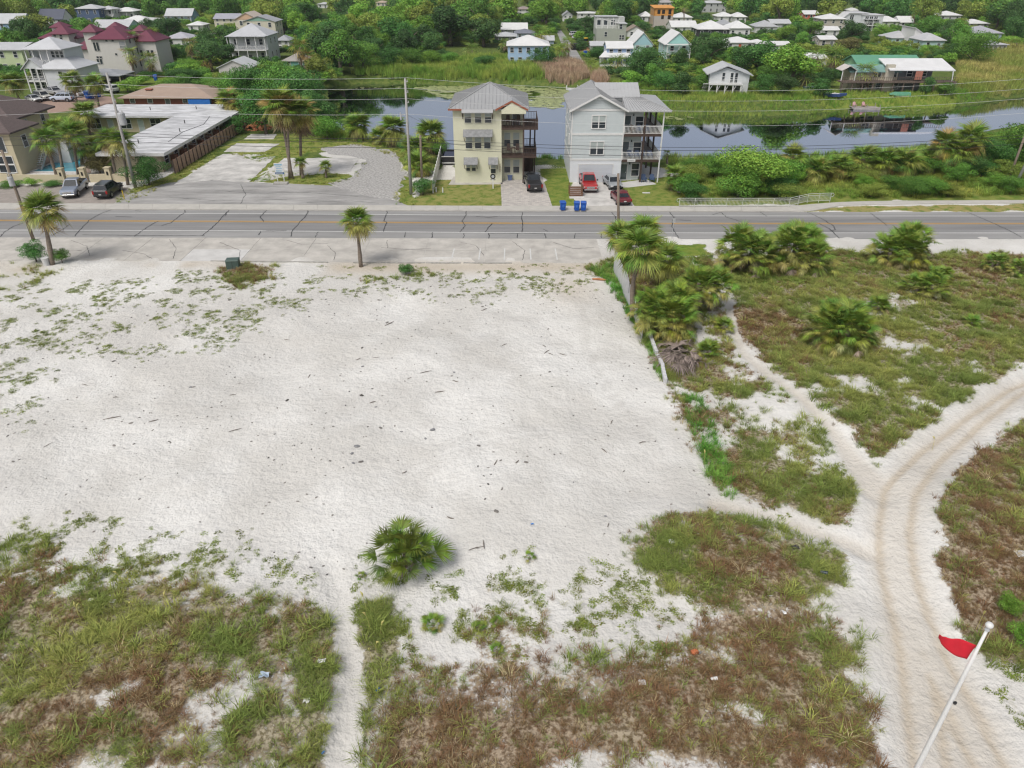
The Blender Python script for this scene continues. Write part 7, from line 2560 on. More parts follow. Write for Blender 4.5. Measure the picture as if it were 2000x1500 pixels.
def transformer(o, x, z, r=.32, h=1.1, y=-.45):
 c = MB().tube([(x, y, z), (x, y, z + h * .06), (x, y, z + h * .94), (x, y, z + h)], [r * .92, r, r, r * .9], 14).build('transformer', M_GALV, o)
 for s_ in (-1, 1):
  MB().tube([(x + s_ * r * .5, y, z + h), (x + s_ * r * .5, y, z + h + .3)], [.06, .05], 6).build('bushing', M_POLEC, c)
 MB().beam((x, y + r, z + h * .7), (x, -.05, z + h * .7), .12).build('mount', M_GALV, c)

WZS = (14.1, 13.0, 11.7, 9.6)
o, p1, t1 = pole('tall concrete pole with grey transformer beside the black vehicle', (265, 367), (208, 142), .24, .13, M_POLEC)
insulators(o, p1, t1, (13.6, 12.4, 11.2))
transformer(o, (t1.x - p1.x) * .62 + .75, 8.3, .45, 1.5)
o, p2, t2 = pole('tall concrete pole beside the white fence and gravel yard', (803, 381), (791, 153), .22, .12, M_POLEC)
insulators(o, p2, t2, (13.9, 12.7, 11.5))
MB().tube([(-.55, -.1, 9.5), (-.55, -.1, 9.9), (-.6, -.1, 10.4)], [.12, .14, .05], 8).build('switch', M_GALV, o)
MB().beam((0, 0, 10.1), (-.6, -.1, 10.1), .08).build('bracket', M_GALV, o)
pole('short wooden pole behind the pole by the white fence', (824, 352), (821, 264), .17, .15, M_POLEW)
o, p3, t3 = pole('leaning wooden pole with grey transformer at the left edge', (66, 470), (3, 293), .18, .13, M_POLEW)
zz = AT(24, 352, p3.y)
transformer(o, zz.x - p3.x + .1, zz.z - .5, .28, .95, -.38)
MB().beam((zz.x - p3.x - .3, -.1, zz.z + .8), (zz.x - p3.x + .6, -.1, zz.z + .75), .08).build('bracket', M_GALV, o)
pole('grey wooden pole rising behind the palm cluster', (1208, 474), (1207.5, 339), .16, .13, M_POLEW)
pole('brown wooden pole leaning at the right edge beyond the scrub', (1968, 357), (2003, 262), .17, .14, M_POLEW)
o, p4, t4 = pole('pale concrete pole at the right edge in front of the wooden one', (1978, 371), (2088, 150), .2, .13, M_POLEC)

def wire(label, pts, sag, r, m, group):
 """hanging wire through world points"""
 P = []
 for (a, b) in zip(pts[:-1], pts[1:]):
  n = 16
  for i in range(n):
   t = i / n
   q = Vector(a).lerp(Vector(b), t)
   s_ = sag * ((Vector(b) - Vector(a)).length / 78.0) ** 2
   P.append(Vector((q.x, q.y, q.z - 4 * s_ * t * (1 - t))))
 P.append(Vector(pts[-1]))
 c = P[0].copy()
 w = MB().tube([p - c for p in P], r, 5).build('power_line', m, loc=c)
 tag(w, label, 'wire', group)

p5 = Vector((-130, 104, 0))
p6 = Vector((p4.x + 62, p4.y + 12, 0))
names = ('topmost', 'second', 'third', 'fourth')
for i, z in enumerate((14.4, 13.2, 12.0, 10.2)):
 at = lambda p, t, z: (p.x + (t.x - p.x) * min(1, z / t.z) + .2, p.y - .1, z)
 wire('%s pale power line strung high above the far sidewalk' % names[i], [(p5.x, p5.y, z), at(p1, t1, min(z, t1.z)), at(p2, t2, z), at(p4, t4, z), (p6.x, p6.y, z + 1)], 1.5, .015, M_WIRE, 'pale power lines over the street')
for i, z in enumerate((7.3, 6.9, 6.2)):
 wire('%s of the three black cables crossing in front of the tall houses' % ('upper', 'middle', 'lower')[i], [(p5.x, p5.y, z), at(p1, t1, z), at(p2, t2, z), (p4.x, p4.y - .2, z), (p6.x, p6.y, z)], 1.3, .026, M_CABLE, 'black cables over the far sidewalk')
wire('thin service wire dropping from pole to the yellow house', [(p2.x, p2.y, 10.2), (YO.x - 4.2, YO.y - .1, 6.5)], .3, .015, M_CABLE, None)
wire('thin service wire slanting across the yellow house to the garage', [(p2.x, p2.y, 7.2), (GO.x - 3.4, GO.y - .1, 3.4)], .6, .015, M_CABLE, None)

# pedestrian railing
rp_ = [(1326, 405.7), (1356, 405.7), (1387, 405.7), (1418, 405.7), (1449, 405.7), (1479, 405.7), (1509, 405.7), (1540, 405.2), (1558, 401), (1576, 397), (1598, 396), (1620, 395.3)]
w0 = G(*rp_[0])
rl = thing('pedestrian_railing', 'pale metal pedestrian railing along the bend of the sidewalk', 'railing', (w0.x, w0.y, .12))
M_RAIL = mat('pale_railing_paint', (.58, .60, .55), .5, .06, 3)
P = [G(*q) - w0 for q in rp_]
for a, b in zip(P[:-1], P[1:]):
 d = (b - a)
 pb = MB()
 k = int(d.length / .16)
 for i in range(1, k):
  q = a.lerp(b, i / k)
  pb.box(q.x - .014, q.x + .014, q.y - .014, q.y + .014, .14, .86)
 pb.build('picket_panel', M_RAIL, rl)['kind'] = 'stuff'
 for z in (.14, .86, 1.08):
  MB().beam((a.x, a.y, z), (b.x, b.y, z), .05).build('rail', M_RAIL, rl)
 MB().tube([(a.x, a.y, -.1), (a.x, a.y, 1.1)], .04, 8).build('post', M_RAIL, rl)
for a, s_ in ((P[0], -1), (P[-1], 1)):
 MB().tube([(a.x, a.y, 1.08), (a.x + s_ * .25, a.y, 1.05), (a.x + s_ * .38, a.y, .85), (a.x + s_ * .25, a.y, .62), (a.x, a.y, .6)], .03, 8).build('end_loop', M_RAIL, rl)
MB().tube([(P[-1].x, P[-1].y, -.1), (P[-1].x, P[-1].y, 1.1)], .04, 8).build('post', M_RAIL, rl)

# bins
def bin_(label, px, py, rz, sc=1.0, z=.12, group='blue wheeled bins'):
 p = G(px, py)
 b = thing('wheeled_bin', label, 'bin', (p.x, p.y, z), rz, group, (sc, sc, sc))
 m = mat('blue_bin_plastic', (.015, .10, .46), .45, .1, 3)
 MB().hexa([(-.27, -.27, .06), (.27, -.27, .06), (.27, .3, .06), (-.27, .3, .06)], [(-.36, -.38, 1.02), (.36, -.38, 1.02), (.36, .38, 1.02), (-.36, .38, 1.02)]).build('body', m, b, bevel=.03)
 MB().hexa([(-.38, -.42, 1.03), (.38, -.42, 1.03), (.38, .42, 1.03), (-.38, .42, 1.03)], [(-.3, -.34, 1.13), (.3, -.34, 1.13), (.3, .38, 1.13), (-.3, .38, 1.13)]).build('lid', m, b, bevel=.02)
 MB().tube([(-.34, .48, 1.02), (.34, .48, 1.02)], .025, 8).build('handle', m, b)
 for s_ in (-1, 1):
  MB().tube([(s_ * .24, .36, .13), (s_ * .32, .36, .13)], .13, 10).build('wheel', M_TYRE, b)
 MB().tube([(0, -.345, .6), (0, -.362, .6)], .16, 14).build('emblem', mat('bin_emblem', (.04, .16, .56), .5), b)
 return b

bin_('blue wheeled bin standing alone on the sidewalk edge', 1099, 412.5, .1)
bin_('blue wheeled bin, left one of the touching pair on the sidewalk', 1126, 413, -.05)
bin_('blue wheeled bin, right one of the touching pair on the sidewalk', 1139, 413, -.05)
for i, (x, y) in enumerate(((173, 193), (180, 193), (193, 190))):
 bin_('blue bin in the brick yard, %s the carport' % ('farthest from', 'in the middle before', 'nearest to')[i], x, y, i * .7, 1.5, .02)
bin_('small blue bin on the lawn beside the villas', 305, 158, .3, 1.3, .02)
bin_('dark blue bin on the building plot kerb', 1143, 110, .2, 1.4, .02)

# slatted timber pen beside the red pickup
p = G(1125, 384)
pn = thing('timber_pen', 'brown slatted timber bin pen beside the red pickup', 'pen', (p.x, p.y, 0))
M_PEN = mat('reddish_timber', (.17, .085, .05), .85, .2, 4)
for i in range(5):
 MB().box(-.85, .8, -.02, .02, .1 + i * .26, .3 + i * .26).build('slat', M_PEN, pn)
 MB().box(.78, .82, .02, 1.5, .1 + i * .26, .3 + i * .26).build('slat', M_PEN, pn)
for x, y in ((-.85, .04), (.8, -.04), (.8, 1.5), (-.85, 1.5)):
 MB().box(x - .05, x + .05, y - .05, y + .05, 0, 1.45).build('post', M_PEN, pn)
MB().box(-.9, 1.0, -.9, -.1, 0, .07).build('base', M_CONC2, pn)
# round sign in front of the yellow house
p = G(963, 368)
sg_ = thing('round_sign', 'black round sign on a short white post before the yellow house', 'sign', (p.x, p.y, 0))
MB().box(-.07, .07, -.05, .05, 0, 1.3).build('post', M_TRIM, sg_)
MB().box(-.34, .34, -.04, .04, 1.12, 1.24).build('name_bar', mat('grey_sign', (.3, .3, .31), .6), sg_)
MB().tube([(0, .03, 1.62), (0, -.05, 1.62)], .36, 24).build('disc', M_BLKP, sg_)
MB().tube([(0, -.052, 1.62), (0, -.06, 1.62)], .2, 20).build('emblem', mat('pale_emblem', (.45, .48, .5), .6), sg_)
# small white posts on the lawn
for i, (x, y) in enumerate(((865, 376), (852, 375))):
 p = G(x, y)
 b = thing('marker_post', 'short white marker post on the lawn, %s' % ('nearer the yellow house', 'at the foot of the white fence')[i], 'post', (p.x, p.y, 0))
 MB().tube([(0, 0, 0), (0, 0, .6), (0, 0, .66)], [.09, .08, .03], 8).build('shaft', M_TRIM, b)
p = G(243, 389)
b = thing('marker_post', 'thin yellow marker post on the grass beside the black vehicle', 'post', (p.x, p.y, 0))
MB().tube([(0, 0, 0), (0, 0, 1.1), (0, 0, 1.14)], [.06, .06, .02], 8).build('shaft', mat('post_yellow', (.7, .48, .03), .6), b)
p = G(1312, 467)
b = thing('road_sign', 'thin metal road sign post on the sandy verge by the palms', 'sign', (p.x, p.y, 0))
MB().box(-.025, .025, -.02, .02, 0, 2.4).build('post', M_GALV, b)
MB().box(-.16, .16, -.04, -.022, 1.9, 2.4).build('plate', M_GALV, b)
# real-estate board
p = G(549, 354)
rs = thing('sale_board', 'white sale board with blue lettering on two white posts', 'sign', (p.x, p.y, 0), rad(4))
for x in (-.45, .45):
 MB().box(x - .06, x + .06, -.05, .05, 0, 1.2).build('post', M_TRIM, rs)
MB().box(-.6, .6, -.06, .06, 1.0, 1.25).build('lower_panel', mat('sign_navy', (.04, .12, .28), .5), rs)
MB().box(-.62, .62, -.05, .05, 1.26, 2.5).build('board', M_TRIM, rs)
M_SB = mat('sign_blue', (.10, .40, .62), .5)
for i, (x0, x1, z0, z1) in enumerate(((-.55, .5, 2.2, 2.4), (-.4, .25, 1.98, 2.1), (-.35, .4, 1.75, 1.85), (-.45, .45, 1.5, 1.6), (-.4, .35, 1.34, 1.42))):
 x = x0
 while x < x1:
  w_ = random.uniform(.06, .14)
  MB().box(x, min(x + w_, x1), -.058, -.051, z0, z1 - random.uniform(0, .04)).build('letter', M_SB, rs)
  x += w_ + .04
for i in range(6):
 MB().box(-.45 + i * .15, -.36 + i * .15, -.068, -.061, 1.08, 1.17).build('letter', M_TRIM, rs)
p = G(549, 359)
tag(MB().box(-1.0, 1.0, -.45, .45, 0, .22).build('concrete_block', mat('old_kerb', (.4, .39, .36)), loc=(p.x, p.y, 0), bevel=.04), 'low concrete block lying in front of the sale board', 'block')
# green utility box, white bucket
p = T(G(457, 523))
ub = thing('utility_box', 'dark green utility cabinet on the sand beside the parking strip', 'cabinet', p, .12)
M_UG = mat('utility_green', (.075, .115, .10), .6, .1, 3)
MB().box(-.62, .62, -.45, .45, -.1, .85).build('body', M_UG, ub, bevel=.03)
MB().hexa([(-.66, -.49, .852), (.66, -.49, .852), (.66, .49, .852), (-.66, .49, .852)], [(-.6, -.42, .95), (.6, -.42, .95), (.6, .42, .95), (-.6, .42, .95)]).build('lid', M_UG, ub)
MB().box(-.01, .01, -.47, -.452, .05, .8).build('door_seam', M_BLKP, ub)
p = T(G(92, 518))
bk = thing('bucket', 'white plastic drum at the foot of the left palm', 'bucket', p)
MB().tube([(0, 0, 0), (0, 0, .75)], [.3, .36], 14).build('body', M_LOUNGE, bk)
MB().tube([(0, 0, .75), (0, 0, .8)], [.38, .37], 14).build('rim', M_LOUNGE, bk)
p = G(1262, 377)
tag(MB().box(-.5, .5, -.22, .22, 0, .06).build('access_cover', M_CONC2, loc=(p.x, p.y, .0), bevel=.02), 'pale access cover in the lawn before the grey house', 'cover')
p = G(996, 352)
sb = thing('storage_tub', 'blue plastic tub on the ground porch of the yellow house', 'tub', (p.x, p.y, .04))
MB().hexa([(-.25, -.18, 0), (.25, -.18, 0), (.25, .18, 0), (-.25, .18, 0)], [(-.32, -.24, .6), (.32, -.24, .6), (.32, .24, .6), (-.32, .24, .6)]).build('body', mat('dull_blue', (.12, .17, .33), .6), sb)
MB().box(-.35, .35, -.27, .27, .6, .66).build('lid', mat('dull_blue', (.12, .17, .33)), sb)

# docks on the pond
def dock(label, px, py, w, d, rz, col, z=.1):
 p = G(px, py, WZ)
 o = thing('dock', label, 'dock', (p.x, p.y, WZ), rz)
 m = mat('dock_%d' % int(col[0] * 100), col, .9, .2, 2)
 n = int(w / .35)
 for i in range(n):
  MB().box(-w / 2 + i * w / n, -w / 2 + (i + .9) * w / n, -d / 2, d / 2, z, z + .06).build('plank', m, o)
 for sx in (-1, 0, 1):
  for sy in (-1, 1):
   MB().tube([(sx * w * .47, sy * d * .47, -1.4), (sx * w * .47, sy * d * .47, z + .75)], .09, 8).build('pile', m, o)
 MB().box(-w / 2, w / 2, -d / 2 - .05, -d / 2 - .003, z - .6, z).build('skirt', m, o)
 return o, p

dock('grey wooden dock with two pink chairs on the pond', 1688, 213, 6, 2.6, 0, (.33, .30, .27), .35)
dock('broken reddish wooden dock at the right of the waterside house', 1893, 196, 6, 3.2, rad(12), (.27, .18, .15), .5)
dock('narrow white plank landing among the dry reeds', 1128, 175, 6, 1.2, rad(2), (.62, .62, .6), .3)
M_PINK = mat('pink_plastic', (.62, .36, .38), .6)
for i, px in enumerate((1668, 1686)):
 p = G(px, 212.5, WZ)
 adirondack('pink garden chair on the grey dock, %s' % ('at its left end', 'in its middle')[i], (p.x, p.y + .2, WZ + .42), 0, M_PINK, 'pink chairs on the dock')

def skiff(label, px, py, rz, col, L_=4.2):
 p = G(px, py)
 o = thing('skiff', label, 'boat', (p.x, p.y, .05), rz)
 k = L_ / 4.2
 MB().loft([[(-2.1 * k, -.6, .05), (-2.1 * k, .6, .05), (-2.1 * k, .75, .6), (-2.1 * k, -.75, .6)], [(.8 * k, -.65, .03), (.8 * k, .65, .03), (.8 * k, .8, .65), (.8 * k, -.8, .65)], [(2.1 * k, -.06, .3), (2.1 * k, .06, .3), (2.1 * k, .1, .8), (2.1 * k, -.1, .8)]]).build('hull', mat('hull_%d_%d' % (int(col[0] * 100), int(col[2] * 100)), col, .5), o)
 MB().box(-1.9 * k, .7 * k, -.55, .55, .62, .68).build('cover', M_LOUNGE, o)
 for x in (-1.2, 0):
  MB().box(x * k - .15, x * k + .15, -.6, .6, .68, .75).build('thwart', M_LOUNGE, o)

skiff('blue skiff pulled up on the bank left of the waterside house', 1586, 175, rad(8), (.05, .12, .32))
skiff('white boat with dark blue hull below the waterside house deck', 1630, 189, rad(-8), (.04, .08, .22), 5.0)
# timber platform and rust-red shed wall by the wood
p = G(618, 148)
pf = thing('timber_platform', 'grey timber platform on posts at the wood edge', 'platform', (p.x, p.y, 0), rad(-8))
M_OLDW = mat('old_deck_wood', (.14, .105, .085))
zt = AT(618, 128, p.y).z
for i in range(10):
 MB().box(-2.2 + i * .44, -2.2 + i * .44 + .38, -2.4, 2.4, zt - .1, zt).build('plank', mat('silvered_wood', (.30, .27, .24), .9, .2, 2), pf)
railing(pf, [(-2.2, -2.4, zt), (2.2, -2.4, zt), (2.2, 2.4, zt)], .9, mat('silvered_wood', (.3, .27, .24)), step=.4, bar=.06)
for sx in (-2, 0, 2):
 for sy in (-2.2, 2.2):
  MB().box(sx - .1, sx + .1, sy - .1, sy + .1, 0, zt - .1).build('post', M_OLDW, pf)
p = G(608, 156)
tag(MB().hexa([(-1.1, -.1, 0), (1.1, -.1, 0), (1.1, .1, 0), (-1.1, .1, 0)], [(-1.1, -.1, 1.7), (1.1, -.1, 1.5), (1.1, .1, 1.5), (-1.1, .1, 1.7)]).build('rust_fence', mat('rust_orange', (.48, .12, .04), .8, .2, 2), loc=(p.x, p.y, 0)), 'rust orange fence panel below the timber platform', 'fence')
# heap of orange rubble on the empty lot
p = G(504, 252)
rb = thing('rubble_heap', 'heap of broken orange roof tiles behind the old slabs', 'rubble', (p.x, p.y, 0))
M_TILE = mat('broken_orange_tile', (.46, .19, .09), .9, .35, 2)
tile = MB().box(-.3, .3, -.17, .17, -.05, .05).mesh('tile', M_TILE)
for i in range(130):
 a, d_ = random.random() * 6.28, random.random() ** .6
 x, y = d_ * 2.6 * math.cos(a), d_ * 1.8 * math.sin(a)
 link('tile', tile, rb, (x, y, max(.05, 1.35 * (1 - d_) + random.uniform(-.1, .1))), (random.uniform(-.9, .9), random.uniform(-.9, .9), random.random() * 6), (random.uniform(.6, 1.3),) * 3)
# ================================================================== palms and palmettos
def palms():
 g = 'palms among the motel and pool'
 palm('tall fan palm with shaggy crown standing before the left parking', (103, 517), (84, 413), 2.2, 34, .2, 3, -40, 80, gold=.05)
 palm('lone fan palm at the edge of the concrete parking strip', (705, 521), (697, 433), 1.75, 36, .17, 0, -55, 82)
 for lab, f, h, L, n in (('slim palm leaning over the pool wall, nearest the guest house', (114, 356), (89, 274), 1.7, 26), ('palm rising behind the pool pillar', (122, 330), (110, 255), 1.7, 26), ('palm with dark trunk between the pool and the silver pickup', (153, 342), (141, 262), 1.8, 26),
       ('full palm at the corner of the motel roof', (176, 263), (166, 221), 2.2, 30), ('palm with patterned trunk above the black vehicle', (228, 353), (213, 276), 1.9, 26), ('palm beside the concrete pole', (250, 361), (237, 279), 1.7, 24),
       ('bushy palm left of the motel corner', (186, 318), (182, 288), 1.7, 30), ('palm leaning over the motel court', (206, 330), (200, 300), 1.6, 26), ('tall palm behind the pool, near the stair', (132, 310), (128, 250), 1.8, 28), ('short palm behind the pool steps', (160, 322), (160, 290), 1.6, 22), ('yellowing palm between pool and motel', (150, 285), (152, 252), 1.4, 20)):
  palm(lab, f, h, L * 1.2, n, .19, 2, -40, 80, group=g)
 for lab, f, h, L, n in (('palm at the left edge beyond the shingle roof', (40, 200), (24, 160), 2.6, 26), ('palm before the tiered white house, left of a pair', (150, 200), (141, 158), 2.5, 26), ('palm before the tiered white house, right of a pair', (193, 208), (184, 163), 2.4, 26)):
  palm(lab, f, h, L, 40, .2, 3, -50, 75, group='palms before the tiered house')
 palm('broad dense palm at the end of the brown fence, left one', (455, 245), (449, 196), 2.6, 34, .3, 4, -55, 75, gold=.1)
 palm('broad dense palm at the end of the brown fence, right one', (480, 248), (476, 205), 2.4, 32, .3, 4, -60, 70)
 palm('very tall fan palm leaning left with golden flower stalks', (571, 349), (546, 207), 2.7, 34, .19, 12, -50, 80, gold=.25)
 palm('very tall fan palm, middle of the three on the empty lot', (566, 349), (560, 214), 2.4, 30, .18, 12, -50, 75, gold=.15)
 palm('tall fan palm with thick skirt of dead fronds on the empty lot', (588, 342), (586, 222), 2.7, 34, .2, 26, -45, 80, gold=.12)
 palm('small dark fan palm at the foot of the tall skirted palm', (592, 348), (587, 318), 1.15, 20, .2, 2, -30, 75)
 palm('little fan palm alone on the grass by the old slab', (637, 347), (636, 325), 1.05, 20, .15, 3, -30, 75)
 sg = 'fan palms along the near pond bank'
 for lab, f, h, L, n in (('bushy fan palm on the bank left of the gravel yard', (699, 273), (698, 245), 1.9, 34), ('bushy fan palm on the bank behind the gravel yard', (768, 286), (768, 252), 2.0, 34), ('low fan palm between the bank palms', (742, 280), (742, 268), 1.5, 26),
       ('fan palm standing behind the short wooden pole', (845, 300), (842, 262), 2.0, 34), ('fan palm behind the tall concrete pole', (812, 320), (811, 292), 1.9, 30), ('low fan palm in front of the short wooden pole', (818, 342), (818, 322), 1.7, 28)):
  palm(lab, f, h, L * 1.35, n + 12, .24, 4, -50, 78, group=sg)
 palm('low fan palm growing over a log beside the grey house', (1322, 372), (1318, 343), 1.7, 32, .28, 4, -50, 75)
 palm('stunted palm with bare trunk beside the porch of the grey house', (1303, 330), (1303, 300), .7, 9, .14, 3, -60, 80)
 eg = 'fan palms between the railing and the pond'
 for i, (f, h, L, tx) in enumerate((((1552, 352), (1548, 306), 2.0, 'fan palm beside the large light green bush'), ((1600, 356), (1598, 332), 2.2, 'low fan palm second along the pond scrub'), ((1640, 350), (1637, 324), 2.2, 'fan palm third along the pond scrub'),
         ((1690, 348), (1686, 310), 2.5, 'full fan palm fourth along the pond scrub'), ((1728, 348), (1724, 316), 2.6, 'leaning full fan palm fifth along the pond scrub'), ((1768, 345), (1766, 318), 2.6, 'dark fan palm sixth along the pond scrub'),
         ((1815, 340), (1811, 312), 2.2, 'yellowish low fan palm beside the tall ones at the right'), ((1850, 342), (1846, 282), 2.5, 'tall fan palm above the dark hollow at the right'), ((1900, 340), (1896, 272), 2.8, 'broad golden fan palm before the right edge trees'), ((1878, 345), (1872, 298), 2.6, 'drooping fan palm below the golden one'))):
  palm(tx, f, h, L, 34, .25, 4, -55, 76, group=eg, gold=.06)
 # far palms
 fg = 'tall palms before the villas'
 for i, (f, h, L, tx) in enumerate((((262, 140), (256, 73), 2.6, 'leftmost'), ((287, 138), (281, 80), 2.4, 'second'), ((302, 134), (297, 66), 2.6, 'third'), ((263, 150), (254, 106), 2.6, 'lowest left'), ((298, 150), (291, 116), 2.8, 'lowest right'))):
  palm('shaggy palm with brown skirt, %s of those before the villas' % tx, f, h, L, 20, .28, 8, -60, 75, far=True, group=fg, gold=.15)
 for i, (f, h, L, tx, gd) in enumerate((((330, 125), (322, 84), 2.6, 'brown-skirted palm left of the garage roof', .2), ((378, 128), (371, 86), 2.8, 'golden brown palm behind the garage roof', .45), ((400, 140), (398, 118), 3.2, 'wide yellow palm beside the garage gable', .4), ((508, 112), (503, 78), 1.8, 'small brown-skirted palm before the balcony house', .3),
          ((590, 150), (586, 92), 3.2, 'tall drooping palm with golden dead fronds by the platform', .3), ((600, 152), (600, 108), 2.4, 'shorter golden palm by the timber platform', .6))):
  palm(tx, f, h, L, 22, .25, 10, -65, 70, far=True, gold=gd)
 for i, (f, h, L, tx) in enumerate((((1060, 100), (1056, 66), 3.6, 'round-headed palm behind the light blue house'), ((1102, 124), (1098, 98), 3.2, 'palm at the corner of the side street'), ((1112, 118), (1108, 84), 2.8, 'taller palm at the corner of the side street'), ((1172, 80), (1172, 66), 2.2, 'small palm before the sage house'),
         ((1155, 134), (1153, 128), 3.0, 'low palm by the screened porch, left'), ((1185, 140), (1182, 130), 3.2, 'low palm by the screened porch, middle'), ((1208, 142), (1206, 122), 3.0, 'palm directly before the screened porch'), ((1336, 56), (1336, 15), 2.2, 'very tall thin palm right of the timber shell'),
         ((1634, 150), (1630, 110), 3.8, 'palm left of the waterside house'), ((1660, 150), (1657, 116), 3.6, 'palm nearest the green gable'), ((1697, 178), (1690, 142), 3.4, 'palm standing through the dark deck'), ((1572, 172), (1570, 146), 3.8, 'bushy palm on the bank left of the blue skiff'), ((1598, 130), (1597, 112), 3.6, 'palm before the white shed roof'),
         ((1344, 158), (1342, 143), 2.8, 'yellowish palm on the bank left of the stilt house'), ((1450, 130), (1448, 114), 3.0, 'palm behind the stilt house roof'), ((1786, 54), (1786, 28), 1.6, 'thin palm beside the white gable roof'), ((925, 112), (922, 98), 3.4, 'dark blue-green palm in the reeds left of the light blue house'), ((1990, 102), (1985, 84), 2.6, 'palm at the marsh edge on the right'), ((1000, 112), (985, 84), 2.2, 'palm left of the light blue house'))):
  palm(tx, f, h, L, 20, .25, 4, -55, 75, far=True, group='palms around the far houses')
 # dune palms and palmettos
 palm('sabal palm at the back of the cluster with one frond drooping left', (1206, 530), (1212, 463), 1.9, 32, .2, 2, -55, 80)
 palm('sabal palm at the back of the cluster, beside the street', (1264, 522), (1258, 452), 1.9, 32, .2, 2, -50, 80)
 palm('tall sabal palm with curved trunk leaning over the white fence', (1236, 622), (1251, 487), 2.2, 40, .2, 3, -55, 82, bow=-.35, gold=.05)
 palm('short sabal palm right behind the leaning one', (1306, 560), (1300, 508), 2.1, 36, .24, 3, -55, 80)
 palmetto('large bright sabal clump at the broken white fence', (1298, 645), 128, 84, 3, rise=.5, dead=9)
 palmetto('tall dark sabal clump between the fence and the foot path', (1372, 615), 104, 60, 2, rise=.75, dead=8)
 palmetto('small dark green palmetto below the big clump', (1382, 690), 66, 26, 1, rise=.2, dead=2)
 palmetto('small palmetto at the edge of the foot path', (1412, 645), 48, 20, 1, rise=.25, dead=2)
 palmetto('huge palmetto mound beside the street, left half', (1462, 528), 122, 96, 4, rise=.52, dead=14)
 palmetto('huge palmetto mound beside the street, right half', (1550, 528), 122, 96, 4, rise=.5, dead=14)
 palmetto('wide palmetto mound on the sand verge further right', (1756, 512), 112, 84, 4, rise=.38, dead=10)
 palmetto('round palmetto mound alone in the middle of the dune grass', (1632, 670), 142, 110, 4, rise=.42, dead=16)
 palmetto('small yellowing palmetto touching the round mound', (1692, 672), 52, 24, 1, rise=.22, dead=4)
 palmetto('yellow-green palmetto behind the round mound', (1712, 612), 58, 26, 1, rise=.25, dead=3)
 palmetto('low palmetto clump right of the dune centre, front one', (1800, 584), 84, 44, 2, rise=.28, dead=8)
 palmetto('low palmetto clump right of the dune centre, rear one', (1836, 552), 62, 30, 2, rise=.28, dead=4)
 palmetto('small solitary palmetto tuft in the dune grass', (1897, 634), 46, 16, 1, rise=.15, dead=1)
 palmetto('palmetto clump by the verge near the right edge', (1940, 527), 58, 30, 2, rise=.3, dead=6)
 palmetto('palmetto clump cut by the right edge of the picture', (1992, 536), 58, 28, 2, rise=.3, dead=5)
 q = T(G(788, 1118), -.03)
 root = thing('palmetto', 'spiky palmetto standing alone at the edge of the bare sand', 'palmetto', q)
 b = MB()
 for i, (cx, cy, hz) in enumerate(((-.6, .1, .5), (.1, .35, 1.1), (.65, -.05, .65), (.05, -.4, .3))):
  b.tube([(cx * .6, cy, -.05), (cx, cy, hz)], [.14, .1], 7)
  put_fronds(root, (cx, cy, hz), 1.5, 9, 300 + i, 15, 82, 4, FR_LONG, gold=.05)
 b.build('stem', M_PALMTRUNK, root, smooth=True)
 rq = random.Random(8)
 for o in root.children:
  if o.name.startswith('frond'):
   k = rq.uniform(.7, 1.25)
   o.color = (.10 * k + .06 * rq.random(), .205 * k, .032, 1)
 palmetto('single low frond palmetto beside the spiky palmetto', (706, 1132), 34, 5, 1, rise=.1, dead=2)
 palmetto('thin seedling palm with grey leaves on the sand', (1034, 1092), 40, 6, 1, rise=.15, dead=1)
 palmetto('pale spidery palmetto seedling, leftmost of three in the lower dune', (846, 1222), 62, 12, 1, rise=.1, dead=0)
 palmetto('pale spidery palmetto seedling, middle of three in the lower dune', (936, 1226), 44, 9, 1, rise=.1, dead=0)
 palmetto('pale spidery palmetto seedling, right of three in the lower dune', (972, 1216), 40, 8, 1, rise=.1, dead=0)
 palmetto('wilted palmetto seedling with straw leaves in the lower dune', (970, 1270), 46, 5, 1, rise=.08, dead=6)

palms()

